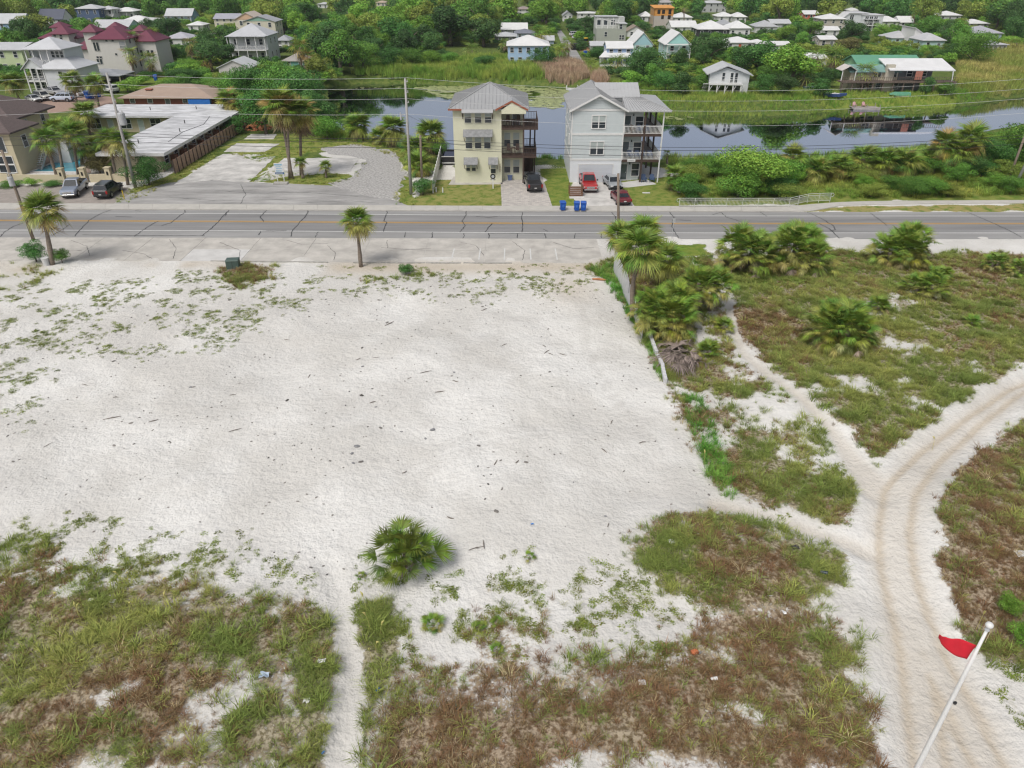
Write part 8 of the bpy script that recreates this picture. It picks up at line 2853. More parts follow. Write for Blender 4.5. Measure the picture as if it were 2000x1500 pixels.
# ================================================================== bushes and trees placed by eye
near_ = [
 ('round dark green bush on the sand beside the parking strip', 793, 536, 513, 36, 'deep', 'near'),
 ('leafy bush at the foot of the leaning pole', 72, 512, 468, 56, 'deep', 'near'),
 ('low bush right of the left palm trunk', 122, 513, 482, 40, 'mid', 'near'),
 ('bright lime green bush near the flagpole, upper one', 1962, 1205, 1160, 56, 'bright', 'near'),
 ('bright lime green bush near the flagpole, lower one', 1992, 1262, 1205, 60, 'bright', 'near'),
 ('dense green hedge bush beside the brown fence', 292, 362, 300, 92, 'deep', 'near'),
 ('dark flowering bush left of the hedge bush', 196, 340, 300, 60, 'brown', 'near'),
 ('round green bush at the foot of the cream wall', 63, 363, 346, 36, 'bright', 'near'),
 ('low dark hedge along the cream wall, left piece', 20, 364, 354, 60, 'mid', 'near'),
 ('low dark hedge along the cream wall, right piece', 105, 363, 353, 46, 'deep', 'near'),
 ('green bush at the foot of the concrete pole by the white fence', 826, 380, 345, 54, 'deep', 'near'),
 ('large light green bush on the near pond bank', 1462, 376, 270, 158, 'bright', 'near'),
 ('round lower bush beside the large light green one', 1520, 370, 300, 90, 'mid', 'near'),
 ('dark tangled bush below the large light green one', 1440, 385, 320, 100, 'mid', 'near'),
 ('broad tree mass at the right edge, nearest the pond', 1990, 330, 222, 130, 'mid', 'near'),
 ('leafy tree behind the golden palm at the right edge', 1930, 335, 258, 90, 'deep', 'near'),
 ('low bush under the right edge palms', 1960, 352, 310, 90, 'olive', 'near'),
 ('low green scrub bush behind the railing, left', 1350, 392, 350, 70, 'deep', 'near'),
 ('low yellow-green bush behind the railing, middle', 1535, 388, 352, 80, 'olive', 'near'),
 ('low bush with rusty leaves behind the railing end', 1700, 384, 355, 70, 'olive', 'near'),
 ('low green bush right of the railing end', 1790, 378, 345, 90, 'mid', 'near'),
 ('tall dense tree between motel and pond, nearest the tall palms', 520, 262, 150, 120, 'deep', 'bush'),
 ('tall dense tree between motel and pond, behind the brick house', 480, 200, 128, 110, 'mid', 'bush'),
 ('broad dark tree beside the pond corner', 585, 235, 120, 120, 'deep', 'bush'),
 ('dense tree overhanging the pond corner', 612, 265, 165, 90, 'deep', 'bush'),
 ('round green bush at the pond corner below the big trees', 640, 272, 218, 76, 'mid', 'bush'),
 ('broad tree of the pond grove, second row', 556, 212, 112, 110, 'mid', 'bush'),
 ('dark tree of the pond grove, next to the platform', 604, 222, 132, 96, 'deep', 'bush'),
 ('tall tree of the pond grove above the motel corner', 500, 205, 112, 100, 'deep', 'bush'),
 ('rounded tree of the pond grove at the waterline', 632, 255, 188, 70, 'dark', 'bush'),
 ('olive tree of the grove behind the blue awning', 452, 190, 138, 84, 'mid', 'bush'),
 ('leafy bush on the near bank left of the palms row', 1395, 345, 300, 80, 'mid', 'near'),
 ('leafy bush between the second and third bank palms', 1575, 352, 305, 80, 'mid', 'near'),
 ('rounded bush between the fourth and fifth bank palms', 1655, 350, 306, 90, 'olive', 'near'),
 ('dark bush behind the fifth bank palm', 1740, 342, 300, 96, 'deep', 'near'),
 ('broad bush left of the tall right hand palms', 1800, 340, 292, 90, 'mid', 'near'),
 ('dark bush below the tall right hand palms', 1868, 345, 290, 100, 'dark', 'near'),
 ('leafy bush filling the bank behind the short wooden pole', 862, 306, 272, 46, 'mid', 'near'),
 ('green bush between the two bank palms', 800, 300, 268, 50, 'deep', 'near'),
 ('dark bush at the end of the brown fence', 455, 262, 225, 60, 'deep', 'near'),
 ('dark tree behind the villa palms, nearest the golden palm', 346, 122, 86, 56, 'deep', 'bush'),
 ('green tree left of the golden palm, lower', 316, 128, 98, 48, 'mid', 'bush'),
 ('broad bush before the villas, left of the blue bin', 272, 166, 146, 46, 'bright', 'bush'),
 ('leafy tree between villas and garage', 366, 164, 126, 70, 'deep', 'bush'),
 ('leafy tree right of the garage corner', 412, 172, 148, 60, 'mid', 'bush'),
 ('low bush between tiered house and carport', 160, 176, 158, 36, 'mid', 'bush'),
 ('low hedge tree left of the wide palm', 360, 185, 140, 70, 'mid', 'bush'),
 ('bright bush below the garage gable', 545, 182, 110, 90, 'mid', 'bush'),
 ('low green shrubs behind the brick house roof, left', 330, 172, 148, 60, 'bright', 'bush'),
 ('low green shrubs behind the brick house roof, right', 430, 178, 150, 70, 'mid', 'bush'),
 ('bright green shrub left of the brick house', 250, 180, 152, 50, 'bright', 'bush'),
 ('hedge of dark shrubs behind the blue bin', 300, 150, 136, 60, 'deep', 'bush'),
 ('yellow-green oak before the white farmhouse', 82, 84, 26, 74, 'olive', 'tree'),
 ('low yellow-green trees left of the villas', 34, 98, 58, 84, 'bright', 'bush'),
 ('dark round oak behind the tall villa palms', 332, 80, 28, 58, 'dark', 'tree'),
 ('darker oak left of the round one', 298, 76, 34, 40, 'dark', 'tree'),
 ('bright green tree before the balcony house', 408, 124, 80, 76, 'mid', 'bush'),
 ('bright bush below the golden palms', 375, 142, 110, 56, 'bright', 'bush'),
 ('dark magnolia with glossy crown by the screened porch', 1255, 160, 84, 104, 'dark', 'bush'),
 ('round bright bush on the bank below the magnolia', 1230, 175, 138, 50, 'bright', 'bush'),
 ('bright leafy tree on the bank right of the magnolia', 1300, 180, 130, 62, 'deep', 'bush'),
 ('upright bush between magnolia and bank', 1270, 170, 124, 42, 'mid', 'bush'),
 ('tall dark oak right of the aqua two-tier house', 1378, 132, 62, 82, 'dark', 'tree'),
 ('dense tree before the aqua two-tier house', 1340, 150, 116, 56, 'deep', 'bush'),
 ('large round bright oak behind the stilt house', 1545, 172, 84, 120, 'bright', 'tree'),
 ('broad green oak left of the large bright one', 1478, 150, 80, 100, 'deep', 'tree'),
 ('olive shrub behind the stilt house', 1500, 160, 126, 60, 'mid', 'bush'),
 ('dark conifer-like tree before the large white house', 1660, 86, 38, 62, 'dark', 'tree'),
 ('bright round tree beside the large white house porch', 1717, 74, 43, 42, 'bright', 'bush'),
 ('brownish tree above the green roof palms', 1652, 112, 72, 56, 'brown', 'tree'),
 ('bright flat-topped tree behind the green roof, left', 1700, 112, 86, 66, 'olive', 'tree'),
 ('bright flat-topped tree behind the green roof, right', 1752, 112, 88, 66, 'bright', 'tree'),
 ('very large oak between the right hand grey roofs', 1892, 126, 48, 92, 'mid', 'bush'),
 ('round oak left of the very large one', 1850, 122, 80, 60, 'dark', 'bush'),
 ('tall tree mass in the top right corner', 1975, 62, -10, 110, 'mid', 'tree'),
 ('round bright bush before the marsh house', 1975, 92, 66, 50, 'bright', 'bush'),
 ('round green bush left of the waterside house palms', 1610, 170, 128, 60, 'dark', 'bush'),
 ('green bush at the foot of the waterside house wing', 1808, 184, 150, 30, 'dark', 'bush'),
 ('bright bush at the right end of the waterside house', 1845, 184, 160, 40, 'mid', 'bush'),
 ('bush before the light blue house, right side', 1060, 132, 88, 66, 'deep', 'bush'),
 ('bush before the light blue house deck', 945, 132, 104, 56, 'deep', 'bush'),
 ('row bush on the far bank, first from the platform', 660, 142, 82, 62, 'deep', 'bush'),
 ('row bush on the far bank, second from the platform', 710, 140, 70, 80, 'mid', 'bush'),
 ('row bush on the far bank, third from the platform', 762, 137, 84, 60, 'deep', 'bush'),
 ('row bush on the far bank, fourth from the platform', 806, 133, 86, 60, 'mid', 'bush'),
 ('row bush on the far bank, fifth from the platform', 846, 130, 92, 50, 'bright', 'bush'),
 ('row bush on the far bank, sixth from the platform', 878, 130, 96, 44, 'mid', 'bush'),
 ('huge dark oak above the far bank clearing', 880, 90, 8, 110, 'dark', 'tree'),
 ('dark rounded oak right of the huge one', 945, 92, 34, 80, 'dark', 'tree'),
 ('bush beside the side street corner', 1168, 118, 86, 40, 'deep', 'bush'),
 ('dark trees above the sage house, left', 1150, 70, 30, 46, 'dark', 'tree'),
 ('yellowish tree right of the sage house', 1232, 54, 26, 40, 'bright', 'tree'),
]
for lab, px, py, top, w, tone, kind in near_:
 tree(lab, px, py, top, w, tone, kind)

ORD = 'first second third fourth fifth sixth seventh eighth ninth tenth eleventh twelfth thirteenth fourteenth fifteenth sixteenth seventeenth eighteenth nineteenth'.split()
TENS = ['', '', 'twenty', 'thirty', 'forty']

def ordinal(k):
 if k < 19:
  return ORD[k]
 k += 1
 return (TENS[k // 10] + '-' + ORD[k % 10 - 1]) if k % 10 else {2: 'twentieth', 3: 'thirtieth', 4: 'fortieth'}[k // 10]

rs_ = random.Random(5)
spots = sorted((rs_.uniform(1335, 1985), rs_.uniform(330, 386)) for _ in range(30))
for i, (x, y) in enumerate(spots):
 tree('dense scrub bush between railing and pond, %s from the grey house' % ordinal(i), x, y, y - rs_.uniform(26, 44), rs_.uniform(48, 84), rs_.choice(['mid', 'olive', 'deep', 'mid', 'bright']), 'near', 'scrub bushes between railing and pond')
# trees close behind the right bank, seen mirrored in the pond
for x, y, t, w, tone_, lb in ((1330, 186, 140, 50, 'dark', 'dark bank tree left of the stilt house'), (1490, 186, 140, 56, 'deep', 'bank tree right of the stilt house'), (1530, 188, 138, 60, 'dark', 'dark bank tree between stilt house and blue skiff'), (1370, 178, 138, 40, 'mid', 'bank tree touching the stilt house'), (1600, 190, 150, 46, 'deep', 'bank tree before the clustered palms')):
 tree(lb, x, y, t, w, tone_, 'bush')

# ================================================================== the woods: filled in round the houses
hx = np.array(BOXES)
cand = []
r = random.Random(99)
yy = 196.0
while yy < 470:
 step = 9.0 + (yy - 196) * .012
 half = .75 * (yy * CP + H * SP) + 12
 xx = -half
 while xx < half:
  x, y = xx + r.uniform(-.4, .4) * step, yy + r.uniform(-.4, .4) * step
  xx += step
  h = r.uniform(6.5, 11.0) if y < 300 else r.uniform(9, 15)
  w = h * r.uniform(.85, 1.25)
  cand.append((x, y, w, h))
 yy += step * .85
cand = np.array(cand)
wood_open = [wpoly(p) for p in ([(640, 172), (700, 120), (1050, 118), (1140, 128), (1190, 150), (1640, 190), (1640, 120), (1880, 130), (1900, 96), (2100, 92), (2100, 190), (1300, 230)], [(880, 128), (860, 95), (980, 88), (980, 128)],
        [(1084, 48), (1105, 48), (1150, 130), (1100, 132)], [(225, 178), (230, 140), (330, 135), (340, 178)], [(30, 225), (30, 178), (240, 178), (240, 225)], [(385, 80), (390, 62), (445, 62), (445, 80)])]
ok = np.ones(len(cand), bool)
for w in wood_open:
 ok &= sdf_poly(w, cand[:, 0], cand[:, 1]) > 0
cand = cand[ok]
tx0, _ = PX(cand[:, 0] - cand[:, 2] * .38, cand[:, 1], cand[:, 3] * .6)
tx1, _ = PX(cand[:, 0] + cand[:, 2] * .38, cand[:, 1], cand[:, 3] * .6)
_, ty0 = PX(cand[:, 0], cand[:, 1], cand[:, 3])
_, ty1 = PX(cand[:, 0], cand[:, 1], cand[:, 3] * 0)
ok = (tx1 > -20) & (tx0 < 2020) & (ty1 > -5)
for bx0, bx1, by0, by1, Y in BOXES:
 front = cand[:, 1] < Y + 9
 ins = (bx1 - bx0) * .24
 hit = (tx1 > bx0 + ins) & (tx0 < bx1 - ins) & (ty1 > by0 + 2) & (ty0 < by1 - 1)
 ok &= ~(front & hit)
 # not inside the house itself
 mx = (bx0 + bx1) / 2
 cw = AT(mx, by1, Y).x
 hw = (AT(bx1, by1, Y).x - AT(bx0, by1, Y).x) / 2 + 3
 ok &= ~((np.abs(cand[:, 0] - cw) < hw) & (cand[:, 1] > Y - 3) & (cand[:, 1] < Y + 15))
cand, tx0, tx1 = cand[ok], tx0[ok], tx1[ok]
size = (tx1 - tx0) * (cand[:, 3] / cand[:, 2])
order = np.argsort(-(tx1 - tx0) * (cand[:, 1] < 330) * (tx1 > 0) * (tx0 < 2000))
tone = fbm(cand[:, 0], cand[:, 1], 28, 3, 7.0)
tn = ['dark', 'dark', 'deep', 'mid', 'bright', 'olive']
lab_of = {'dark': 'dark green', 'deep': 'deep green', 'mid': 'mid green', 'bright': 'bright green', 'olive': 'yellow-green', 'brown': 'brownish'}
indiv = order[:215].tolist()
P_, S_, R_, I_, C_ = [], [], [], [], []
gl = rng.random(len(cand))
tones = [tn[int(np.clip((tone[i] - .28) / .44 * 6 + (gl[i] - .5) * 2.4, 0, 5.99))] for i in range(len(cand))]
pxs, _ = PX(cand[:, 0], cand[:, 1], 0 * cand[:, 0])

def place_of(i):
 x = pxs[i]
 far = cand[i, 1] > 260
 if x < 640:
  return 'at the wood edge behind the villas' if far else 'left of the pond'
 if x < 980:
  return 'high in the wood behind the pond' if far else 'in the wood behind the pond'
 if x > 1160:
  return 'behind the white roofs on the right' if far else 'among the houses right of the side street'
 return 'at the top of the side street' if far else 'along the side street'

grp = {}
for i in sorted(indiv, key=lambda i: pxs[i]):
 grp.setdefault('%s trees %s' % (lab_of[tones[i]], place_of(i)), []).append(i)
for gname, mem in grp.items():
 for k, i in enumerate(mem):
  x, y, w, h = cand[i]
  tree_at('%s, %s from the left' % (gname.replace(' trees ', ' tree '), ordinal(k)), (x, y, -.05), w, h, tones[i], 'tree', gname, seed=i)
ind = set(indiv)
for i in range(len(cand)):
 if i not in ind:
  k = .8 + .4 * rng.random()
  P_.append((cand[i, 0], cand[i, 1], -.05))
  S_.append((cand[i, 2], cand[i, 2], cand[i, 3]))
  R_.append(rng.random() * 6.28)
  I_.append(rng.integers(0, 4))
  C_.append([c * k for c in GREENS[tones[i]]])
# low shrubbery closing the gaps
n = 5200
y = 190 + 210 * rng.random(n) ** 1.3
x = (rng.random(n) * 2 - 1) * (.75 * (y * CP + H * SP) + 5)
h = rng.uniform(1.8, 4.2, n) * (0.8 + .002 * (y - 190))
w = h * rng.uniform(1.0, 1.6, n)
keep = np.ones(n, bool)
bank = sdf_poly(wpoly([(1190, 150), (1220, 132), (1640, 120), (1640, 172), (1560, 172), (1480, 176), (1400, 172), (1250, 172)]), x, y) < 0
for wq in wood_open:
 keep &= (sdf_poly(wq, x, y) > 0) | bank
sx0, _ = PX(x - w * .45, y, 0 * x)
sx1, _ = PX(x + w * .45, y, 0 * x)
_, sy0 = PX(x, y, h)
_, sy1 = PX(x, y, 0 * x)
for bx0, bx1, by0, by1, Y in BOXES:
 keep &= ~((y < Y + 12) & (sx1 > bx0 + 3) & (sx0 < bx1 - 3) & (sy1 > by0) & (sy0 < by1 - .5))
 cw, hw = AT((bx0 + bx1) / 2, by1, Y).x, (AT(bx1, by1, Y).x - AT(bx0, by1, Y).x) / 2 + 1
 keep &= ~((np.abs(x - cw) < hw) & (y > Y - 2.5) & (y < Y + 13))
x, y, w, h = x[keep], y[keep], w[keep], h[keep]
tq = fbm(x, y, 14, 3, 33.0)
cq = np.array([GREENS[tn[int(np.clip((v - .28) / .44 * 6, 0, 5.99))]] for v in tq]) * rng.uniform(.75, 1.25, len(x))[:, None]
SHRUB = (np.stack([x, y, 0 * x - .05], 1), np.stack([w, w, h], 1), rng.uniform(0, 6.28, len(x)), rng.integers(0, 3, len(x)), cq)
far_crowns = [crown(41 + s, 2600, .030, l, M_INST_LEAF, zlo=.12) for s, l in ((1, 12), (2, 15), (3, 10), (4, 17))]
if P_:
 scatter('far_woods', 'continuous far-off green wood filling the distance', np.array(P_), np.array(S_), np.array(R_), np.array(I_), np.array(C_), proto_col('wood_shapes', far_crowns))
scatter('shrubbery', 'low green shrubbery filling the gaps between far houses and trees', *SHRUB, proto_col('shrub_shapes', [crown(51 + s, 1500, .036, l, M_INST_LEAF, zlo=.02) for s, l in ((1, 8), (2, 10), (3, 12))]))
print('wood', len(indiv), len(P_), len(x))
# ================================================================== foreground: flagpole, broken wall, stones, litter
p0 = G(1932, 1222, 12.4)
zb = float(terrain(np.array([p0.x]), np.array([p0.y]))[0])
fp = thing('flagpole', 'white flagpole with ball finial flying a red flag at the lower right', 'flagpole', (p0.x, p0.y, zb))
top = p0.z - zb
M_FPW = mat('white_gelcoat', (.72, .72, .71), .35, .04, 2)
MB().tube([(0, 0, -.2), (0, 0, top * .55), (0, 0, top * .82), (0, 0, top - .12)], [.09, .075, .055, .036], 18).build('shaft', M_FPW, fp, smooth=True)
b = MB()
n, m_ = 16, 10
rr = .095
V = [(rr * math.sin(math.pi * j / m_) * math.cos(2 * math.pi * i / n), rr * math.sin(math.pi * j / m_) * math.sin(2 * math.pi * i / n), rr * .9 * math.cos(math.pi * j / m_)) for j in range(m_ + 1) for i in range(n)]
b.add(V, [(j * n + i, j * n + (i + 1) % n, (j + 1) * n + (i + 1) % n, (j + 1) * n + i) for j in range(m_) for i in range(n)]).build('ball', M_FPW, fp, smooth=True, loc=(0, 0, top + .02))
MB().tube([(0, 0, top - .16), (0, 0, top - .06)], [.062, .04], 12).build('truck', M_GALV, fp)
MB().tube([(.08, -.03, top - .1), (.085, -.03, top - .6)], .008, 5).build('rope_end', mat('rope', (.5, .42, .25), .9), fp)
MB().box(.03, .1, -.1, -.05, top * .75, top * .757).build('cleat', M_BLKP, fp)
# flag: hoist against the pole, cloth blown away from the camera and folding back
nu, nv = 14, 8
zt, zl = AT(1905, 1263, p0.y).z - zb, AT(1897, 1302, p0.y).z - zb
V, Q = [], []
for j in range(nv + 1):
 for i in range(nu + 1):
  u, v = i / nu, j / nv
  taper = (.8 - .4 * u) * (1 if u < .9 else .75)
  hh = (zt - zl) * taper
  zc = (zt + zl) / 2 + .22 * u + .08 * u * u
  x = -.86 * u * (1 - .1 * v) + .03 - .10 * math.sin(3.2 * u) * v
  y = .1 + .3 * u + .07 * math.sin(6 * u + 1.5 * v)
  V.append((x, y, zc + hh * (.5 - v) - .02 * math.sin(9 * u)))
for j in range(nv):
 for i in range(nu):
  a = j * (nu + 1) + i
  Q.append((a, a + 1, a + nu + 2, a + nu + 1))
M_FLAG = mat('red_flag_cloth', (.62, .012, .03), .8, .06, 3)
fl = MB().add(V, Q).build('flag', M_FLAG, smooth=True, loc=(p0.x, p0.y, zb))
so = fl.modifiers.new('thick', 'SOLIDIFY')
so.thickness = .008
tag(fl, 'red pennant-shaped warning flag blowing from the white flagpole', 'flag')

# broken white fence sheets among the palms, then the low painted block wall
M_WF = mat('flaking_white_paint', (.60, .60, .61), .85, .12, 2.5, .3, 10)
wl_pts = [(1198, 532), (1214, 566), (1229, 602), (1242, 634), (1254, 660)]
w0 = T(G(*wl_pts[0]))
bw = thing('board_wall', 'tall flaking white board wall behind the leaning palm', 'wall', w0)
for i, (a, c) in enumerate(zip(wl_pts[:-1], wl_pts[1:])):
 A, C = T(G(*a)) - w0, T(G(*c)) - w0
 d = C - A
 k = max(2, int(d.length / .3))
 for j in range(k):
  s_, e_ = A + d * (j / k), A + d * ((j + .94) / k)
  h = (2.5, 2.4, 2.1, 1.2)[i] * random.uniform(.86, 1.05)
  if random.random() < .08:
   h *= .5
  MB().beam((s_.x, s_.y, s_.z + h / 2 - .1), (e_.x, e_.y, e_.z + h / 2 - .1), .05, h).build('board', M_WF, bw)
lp = [(1268, 655), (1280, 685), (1293, 715), (1300, 745)]
w0 = T(G(*lp[0]))
lw_ = thing('block_wall', 'low crumbling white-painted block wall beside the bare sand', 'wall', w0)
for a, c in zip(lp[:-1], lp[1:]):
 A, C = T(G(*a)) - w0, T(G(*c)) - w0
 d = C - A
 k = max(2, int(d.length / .42))
 for j in range(k):
  s_, e_ = A + d * (j / k), A + d * ((j + .93) / k)
  for lev in range(2):
   if lev and random.random() < .2:
    continue
   z = s_.z + lev * .23
   MB().beam((s_.x + random.uniform(-.03, .03), s_.y, z + .1), (e_.x, e_.y, z + .1), .26, .22).build('block', M_WF, lw_, bevel=.015)

# heap of dead fronds behind it
p = T(G(1335, 700))
hp = thing('dead_frond_heap', 'grey heap of dead palm fronds behind the low white wall', 'heap', p)
gm_ = (.26, .215, .185)
for i in range(80):
 k = random.uniform(.65, 1.25)
 a = random.random() * 6.28
 dd_ = random.random() ** .7
 s_ = random.uniform(1.2, 2.0)
 link('dead_frond', random.choice(FR_DEAD + FRONDS[2:3]), hp, (1.3 * dd_ * math.cos(a) - .3, 2.0 * dd_ * math.sin(a), .15 + .55 * (1 - dd_) + random.uniform(0, .2)), (random.uniform(-.7, .7), random.uniform(-.25, .4), random.random() * 6.28), (s_, s_, s_), tuple(c * k for c in gm_))

def chunk(seed, m, size):
 r = random.Random(seed)
 bm = bmesh.new()
 bmesh.ops.create_icosphere(bm, subdivisions=1, radius=1)
 for v in bm.verts:
  v.co *= r.uniform(.7, 1.15)
  v.co.z *= .6
  v.co.x *= 1.25
 bmesh.ops.bisect_plane(bm, geom=bm.verts[:] + bm.edges[:] + bm.faces[:], plane_co=(0, 0, .34), plane_no=(.2, .1, 1), clear_outer=True)
 bmesh.ops.contextual_create(bm, geom=[e for e in bm.edges if len(e.link_faces) < 2])
 me = bpy.data.meshes.new('chunk')
 bm.to_mesh(me)
 bm.free()
 me.materials.append(m)
 return me

M_STONE = mat('grey_concrete_rubble', (.26, .26, .265), .9, .25, 6)
CH = [chunk(s, M_STONE, 1) for s in range(4)]
sz = lambda px, py, w: .5 * w / scale_at(px, py)
for i, (x, y, w, lab) in enumerate(((697, 876, 13, 'jagged grey concrete chunk, largest on the bare sand'), (688, 891, 9, 'squarish grey concrete chunk below the largest one'), (691, 911, 7, 'small grey stone, lowest of the three chunks in a column'),
         (845, 842, 12, 'flat grey stone near the middle of the sand lot'), (831, 858, 7, 'small pale stone below the flat one'), (734, 796, 6, 'small grey stone right of the twig pair'), (792, 1408, 5, 'pebble half buried in the lower dune'),
         (784, 845, 6, 'half buried pale stone left of the flat one'), (709, 718, 7, 'pale hollow stone in the upper sand'), (887, 729, 6, 'grey stone in the upper sand'), (372, 757, 7, 'dark stone beside a stick on the left sand'), (1120, 942, 5, 'dark stone on the lower right of the sand'), (1183, 1005, 6, 'dark stone near the palmetto side of the sand'))):
 p = T(G(x, y))
 s_ = sz(x, y, w)
 tag(link('stone', CH[i % 4], None, (p.x, p.y, p.z + s_ * .15), (random.uniform(-.2, .2), random.uniform(-.2, .2), i * 1.3), (s_, s_ * .85, s_ * .8)), lab, 'stone')
# pebbles and chips
N_ = 1900
x = rng.uniform(-40, 26, N_)
y = rng.uniform(26, 66, N_)
px_, py_ = PX(x, y, 0 * x)
v_, d_, w_, dp_, dt_ = fields(x, y)
k = (v_ < .1) & (px_ > -10) & (px_ < 1400) & (rng.random(N_) < .25 + .75 * sstep(.45, .7, fbm(x, y, 6, 3, 9.0)))
x, y = x[k], y[k]
s_ = rng.uniform(.02, .075, len(x)) * np.where(rng.random(len(x)) < .06, 1.8, 1)
peb = [chunk(10 + i, None, 1) for i in range(3)]
for me in peb:
 me.materials.clear()
 me.materials.append(M_GRASS)
sh = rng.uniform(.3, 1, len(x))[:, None] * np.array([.24, .225, .205])
scatter('pebbles', 'dark pebbles and chips strewn over the pale sand', np.stack([x, y, terrain(x, y) + .005], 1), np.stack([s_ * 1.4, s_, s_ * .8], 1), rng.uniform(0, 6.28, len(x)), rng.integers(0, 3, len(x)), sh, proto_col('pebble_shapes', peb))

# sticks
M_STICK = mat('grey_driftwood', (.20, .175, .15), .9, .3, 6)
STK = [(1068, 686, 14, 40), (985, 674, 12, 30), (760, 632, 20, 40), (728, 788, 12, 20), (832, 730, 22, 15), (800, 742, 8, 25), (735, 702, 14, 5), (700, 704, 9, 30), (460, 842, 22, 18), (95, 870, 14, 50), (890, 747, 14, 160), (880, 1012, 14, -15), (945, 1068, 14, 100), (1063, 675, 8, -40),
 (604, 735, 9, 85), (218, 814, 30, 15), (300, 822, 16, 20), (945, 602, 14, 35), (1075, 690, 10, -25), (560, 660, 12, -10), (455, 773, 12, 5), (165, 750, 16, -15), (225, 773, 10, 0), (1195, 820, 10, 60), (790, 922, 10, 25), (1180, 880, 12, -45), (968, 905, 12, 60), (1100, 690, 14, -20), (860, 765, 20, 8), (1255, 862, 14, 10),
 (780, 1110, 16, 30), (1188, 1025, 8, 60), (930, 1075, 30, 12), (1010, 905, 8, 40)]
for i, (x, y, w, ang) in enumerate(sorted(STK)):
 p = T(G(x, y), .03)
 L_ = w / scale_at(x, y)
 a = rad(ang)
 r_ = random.uniform(.018, .04)
 h1, h2 = L_ / 2 * math.cos(a), L_ / 2 * math.sin(a) * 1.6
 o = MB().tube([(-h1, -h2, 0), (0, random.uniform(-.06, .06), .02), (h1, h2, .01)], [r_ * .7, r_, r_ * .5], 6).build('stick', M_STICK, loc=p)
 if w > 15:
  o2 = MB().tube([(0, 0, .02), (h1 * .4 + h2 * .2, h2 * .4 - h1 * .25, .06)], [r_ * .7, r_ * .3], 5).build('twig', M_STICK, o)
 tag(o, '%s grey stick lying on the bare sand, %s counted from the left' % ('short' if w < 11 else ('long' if w > 17 else 'thin'), ordinal(i)), 'stick', 'grey sticks scattered on the sand lot')
# orange log and driftwood near the fence
p = T(G(1172, 548), .08)
lg = MB().tube([(-.75, .15, 0), (-.2, .02, .04), (.75, -.2, 0)], [.07, .12, .08], 9).build('log', mat('orange_rotten_wood', (.45, .20, .09), .9, .3, 5), loc=p, smooth=True)
tag(lg, 'split orange log lying beside the palm cluster', 'log')
p = T(G(672, 1120), 0)

# litter
M_LW, M_LB = mat('litter_white', (.75, .75, .74), .6), mat('litter_blue', (.05, .22, .6), .5)

def cup(label, px, py, w, m, rz, lid=False):
 p = T(G(px, py), .05)
 s_ = w / scale_at(px, py)
 o = thing('paper_cup', label, 'litter', (p.x, p.y, p.z), rz)
 MB().tube([(-s_ / 2, 0, s_ * .3), (s_ / 2, 0, s_ * .3)], [s_ * .22, s_ * .32], 12).build('body', m, o)
 MB().tube([(s_ / 2, 0, s_ * .3), (s_ / 2 + s_ * .08, 0, s_ * .3)], [s_ * .34, s_ * .34], 12).build('rim', m, o)

def sheet_litter(name, label, px, py, w, m, cr=.12):
 p = T(G(px, py), .1)
 s_ = w / scale_at(px, py) / 2
 V = []
 for j in range(4):
  for i in range(4):
   V.append(((i / 1.5 - 1) * s_ + random.uniform(-.1, .1) * s_, (j / 1.5 - 1) * s_ * .8 + random.uniform(-.1, .1) * s_, random.uniform(0, cr) * s_ * 4))
 o = MB().add(V, [(j * 4 + i, j * 4 + i + 1, j * 4 + i + 5, j * 4 + i + 4) for j in range(3) for i in range(3)]).build(name, m, loc=p)
 md = o.modifiers.new('thick', 'SOLIDIFY')
 md.thickness = .006
 tag(o, label, 'litter')

sheet_litter('paper_scrap', 'white paper card on the green dune grass at lower left', 184, 1187, 9, M_LW, .05)
sheet_litter('plastic_scrap', 'curled white plastic strip in the grass right of the paper card', 225, 1188, 10, M_LW)
sheet_litter('plastic_bag', 'crumpled whitish bag near the left foot path', 632, 1306, 14, M_LW, .3)
sheet_litter('plastic_bag', 'crumpled pale blue bag on bare sand at lower left', 522, 1340, 17, mat('litter_pale_blue', (.5, .6, .72), .6), .3)
sheet_litter('plastic_scrap', 'torn white wrapper beside the brown grass at lower left', 602, 1383, 13, M_LW, .2)
cup('small white paper cup in the brown dune grass', 1393, 1331, 12, M_LW, .1)
sheet_litter('paper_scrap', 'flat white carton left of the paper cup', 1253, 1345, 14, M_LW, .06)
cup('blue drink can lying beside the left foot path', 738, 1353, 9, M_LB, .7)
cup('tiny blue cap on the bare sand above the sparse weeds', 1039, 1027, 5, M_LB, .3)
cup('tiny blue cap at the bottom of the left foot path', 632, 1476, 6, M_LB, 1.0)
sheet_litter('plastic_scrap', 'pale round lid on the weedy mound', 1312, 1068, 14, M_LW, .05)
sheet_litter('paper_scrap', 'small white scrap above the pale lid', 1362, 1063, 6, M_LW, .1)
sheet_litter('white_board', 'flat white board lying in the brown grass at the right edge', 1984, 1101, 20, M_LW, .02)
sheet_litter('paper_scrap', 'white scrap in the reddish hollow of the dune', 1531, 1200, 8, M_LW, .2)
sheet_litter('plastic_scrap', 'dark shoe-shaped scrap on the sandy slope', 1550, 1077, 14, mat('litter_dark', (.05, .045, .055), .7), .2)
cup('dark bottle lying beside the sandy slope', 1606, 1126, 12, mat('litter_bottle', (.03, .05, .09), .3), -.3)
p = T(G(1356, 1276), .05)
bk_ = thing('brick_piece', 'broken orange brick on the pale sand of the lower dune', 'brick', p, .4)
s_ = 14 / scale_at(1356, 1276)
MB().box(-s_ / 2, s_ / 2, -s_ * .35, s_ * .35, -.05, s_ * .35).build('body', mat('orange_brick', (.55, .17, .07), .9, .25, 8), bk_, bevel=.03)
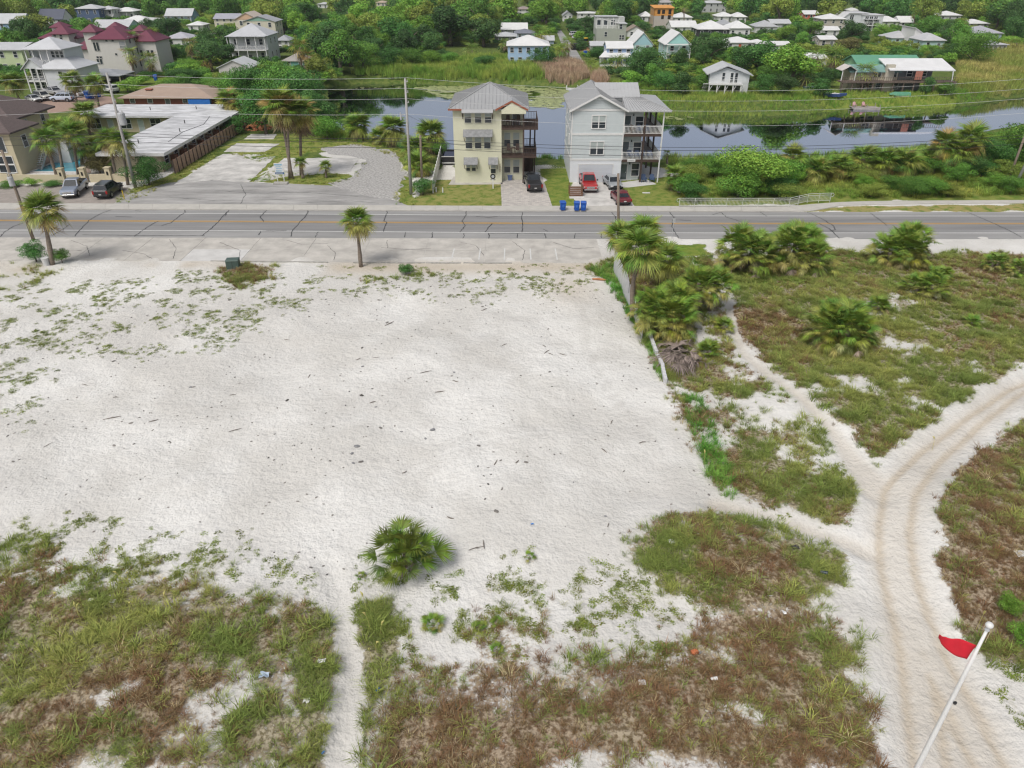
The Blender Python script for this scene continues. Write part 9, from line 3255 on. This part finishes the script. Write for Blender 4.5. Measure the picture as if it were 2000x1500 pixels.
link('chip', CH[1], bk_, (s_ * .7, -s_ * .3, 0), None, (s_ * .2,) * 3)
for x, y, a in ((1501, 1172, .5), (560, 1209, 1.2)):
 p = T(G(x, y), .08)
 tag(MB().tube([(-.14, 0, 0), (.14, .02, .01)], .012, 6).build('drinking_straw', M_LW, loc=p), 'white straw lying in the dune grass %s' % ('by the reddish hollow' if x > 1000 else 'left of the foot path'), 'litter')
p = T(G(727, 1083), .1)
bl = thing('ball', 'small white ball beside the spiky palmetto', 'ball', p)
b = MB()
b.add([(v[0] * .9, v[1] * .9, v[2]) for v in [(rr * math.sin(math.pi * j / m_) * math.cos(2 * math.pi * i / n), rr * math.sin(math.pi * j / m_) * math.sin(2 * math.pi * i / n), rr * math.cos(math.pi * j / m_)) for j in range(m_ + 1) for i in range(n)]],
 [(j * n + i, j * n + (i + 1) % n, (j + 1) * n + (i + 1) % n, (j + 1) * n + i) for j in range(m_) for i in range(n)]).build('shell', M_LW, bl, smooth=True)

# sea oats with yellow heads
M_OAT = mat('sea_oat_straw', (.52, .47, .16), .8, .15, 5)
OATS = [(165, 1225, 30), (160, 1220, 22), (335, 1215, 34), (325, 1165, 24), (245, 1150, 26), (265, 1145, 22), (725, 1240, 40), (718, 1205, 36), (728, 1300, 36), (745, 1250, 26), (735, 1280, 24), (1820, 880, 26), (1905, 1232, 40), (1375, 905, 26), (265, 1210, 22), (115, 1190, 20)]
for i, (x, y, h) in enumerate(sorted(OATS)):
 p = T(G(x, y), 0)
 hh = max(.8, AT(x, y - h, p.y).z)
 o = thing('sea_oat', 'slender yellow sea oat stalk in the dune grass, %s from the left' % ordinal(i), 'sea oat', p, i * 1.1, 'sea oats in the dune grass')
 MB().tube([(0, 0, -.05), (.05, 0, hh * .6), (.16, 0, hh)], [.012, .009, .006], 5).build('stalk', M_OAT, o)
 MB().tube([(.1, 0, hh * .78), (.15, 0, hh * .95), (.26, 0, hh * 1.02)], [.012, .05, .01], 6).build('seed_head', M_OAT, o)
# ================================================================== thin summer haze
hz_ = MB().box(-3700, 3700, -460, 5200, -6, 33).build('haze', None)
hm = bpy.data.materials.new('haze_air')
N, L = nt(hm)
N.remove(N['Principled BSDF'])
pv_ = N.new('ShaderNodeVolumePrincipled')
pv_.inputs['Color'].default_value = (.82, .88, .96, 1)
pv_.inputs['Density'].default_value = .0001
L.new(pv_.outputs['Volume'], N['Material Output'].inputs['Volume'])
hz_.data.materials.append(hm)
tag(hz_, 'thin pale summer haze over the whole place', kind='stuff')
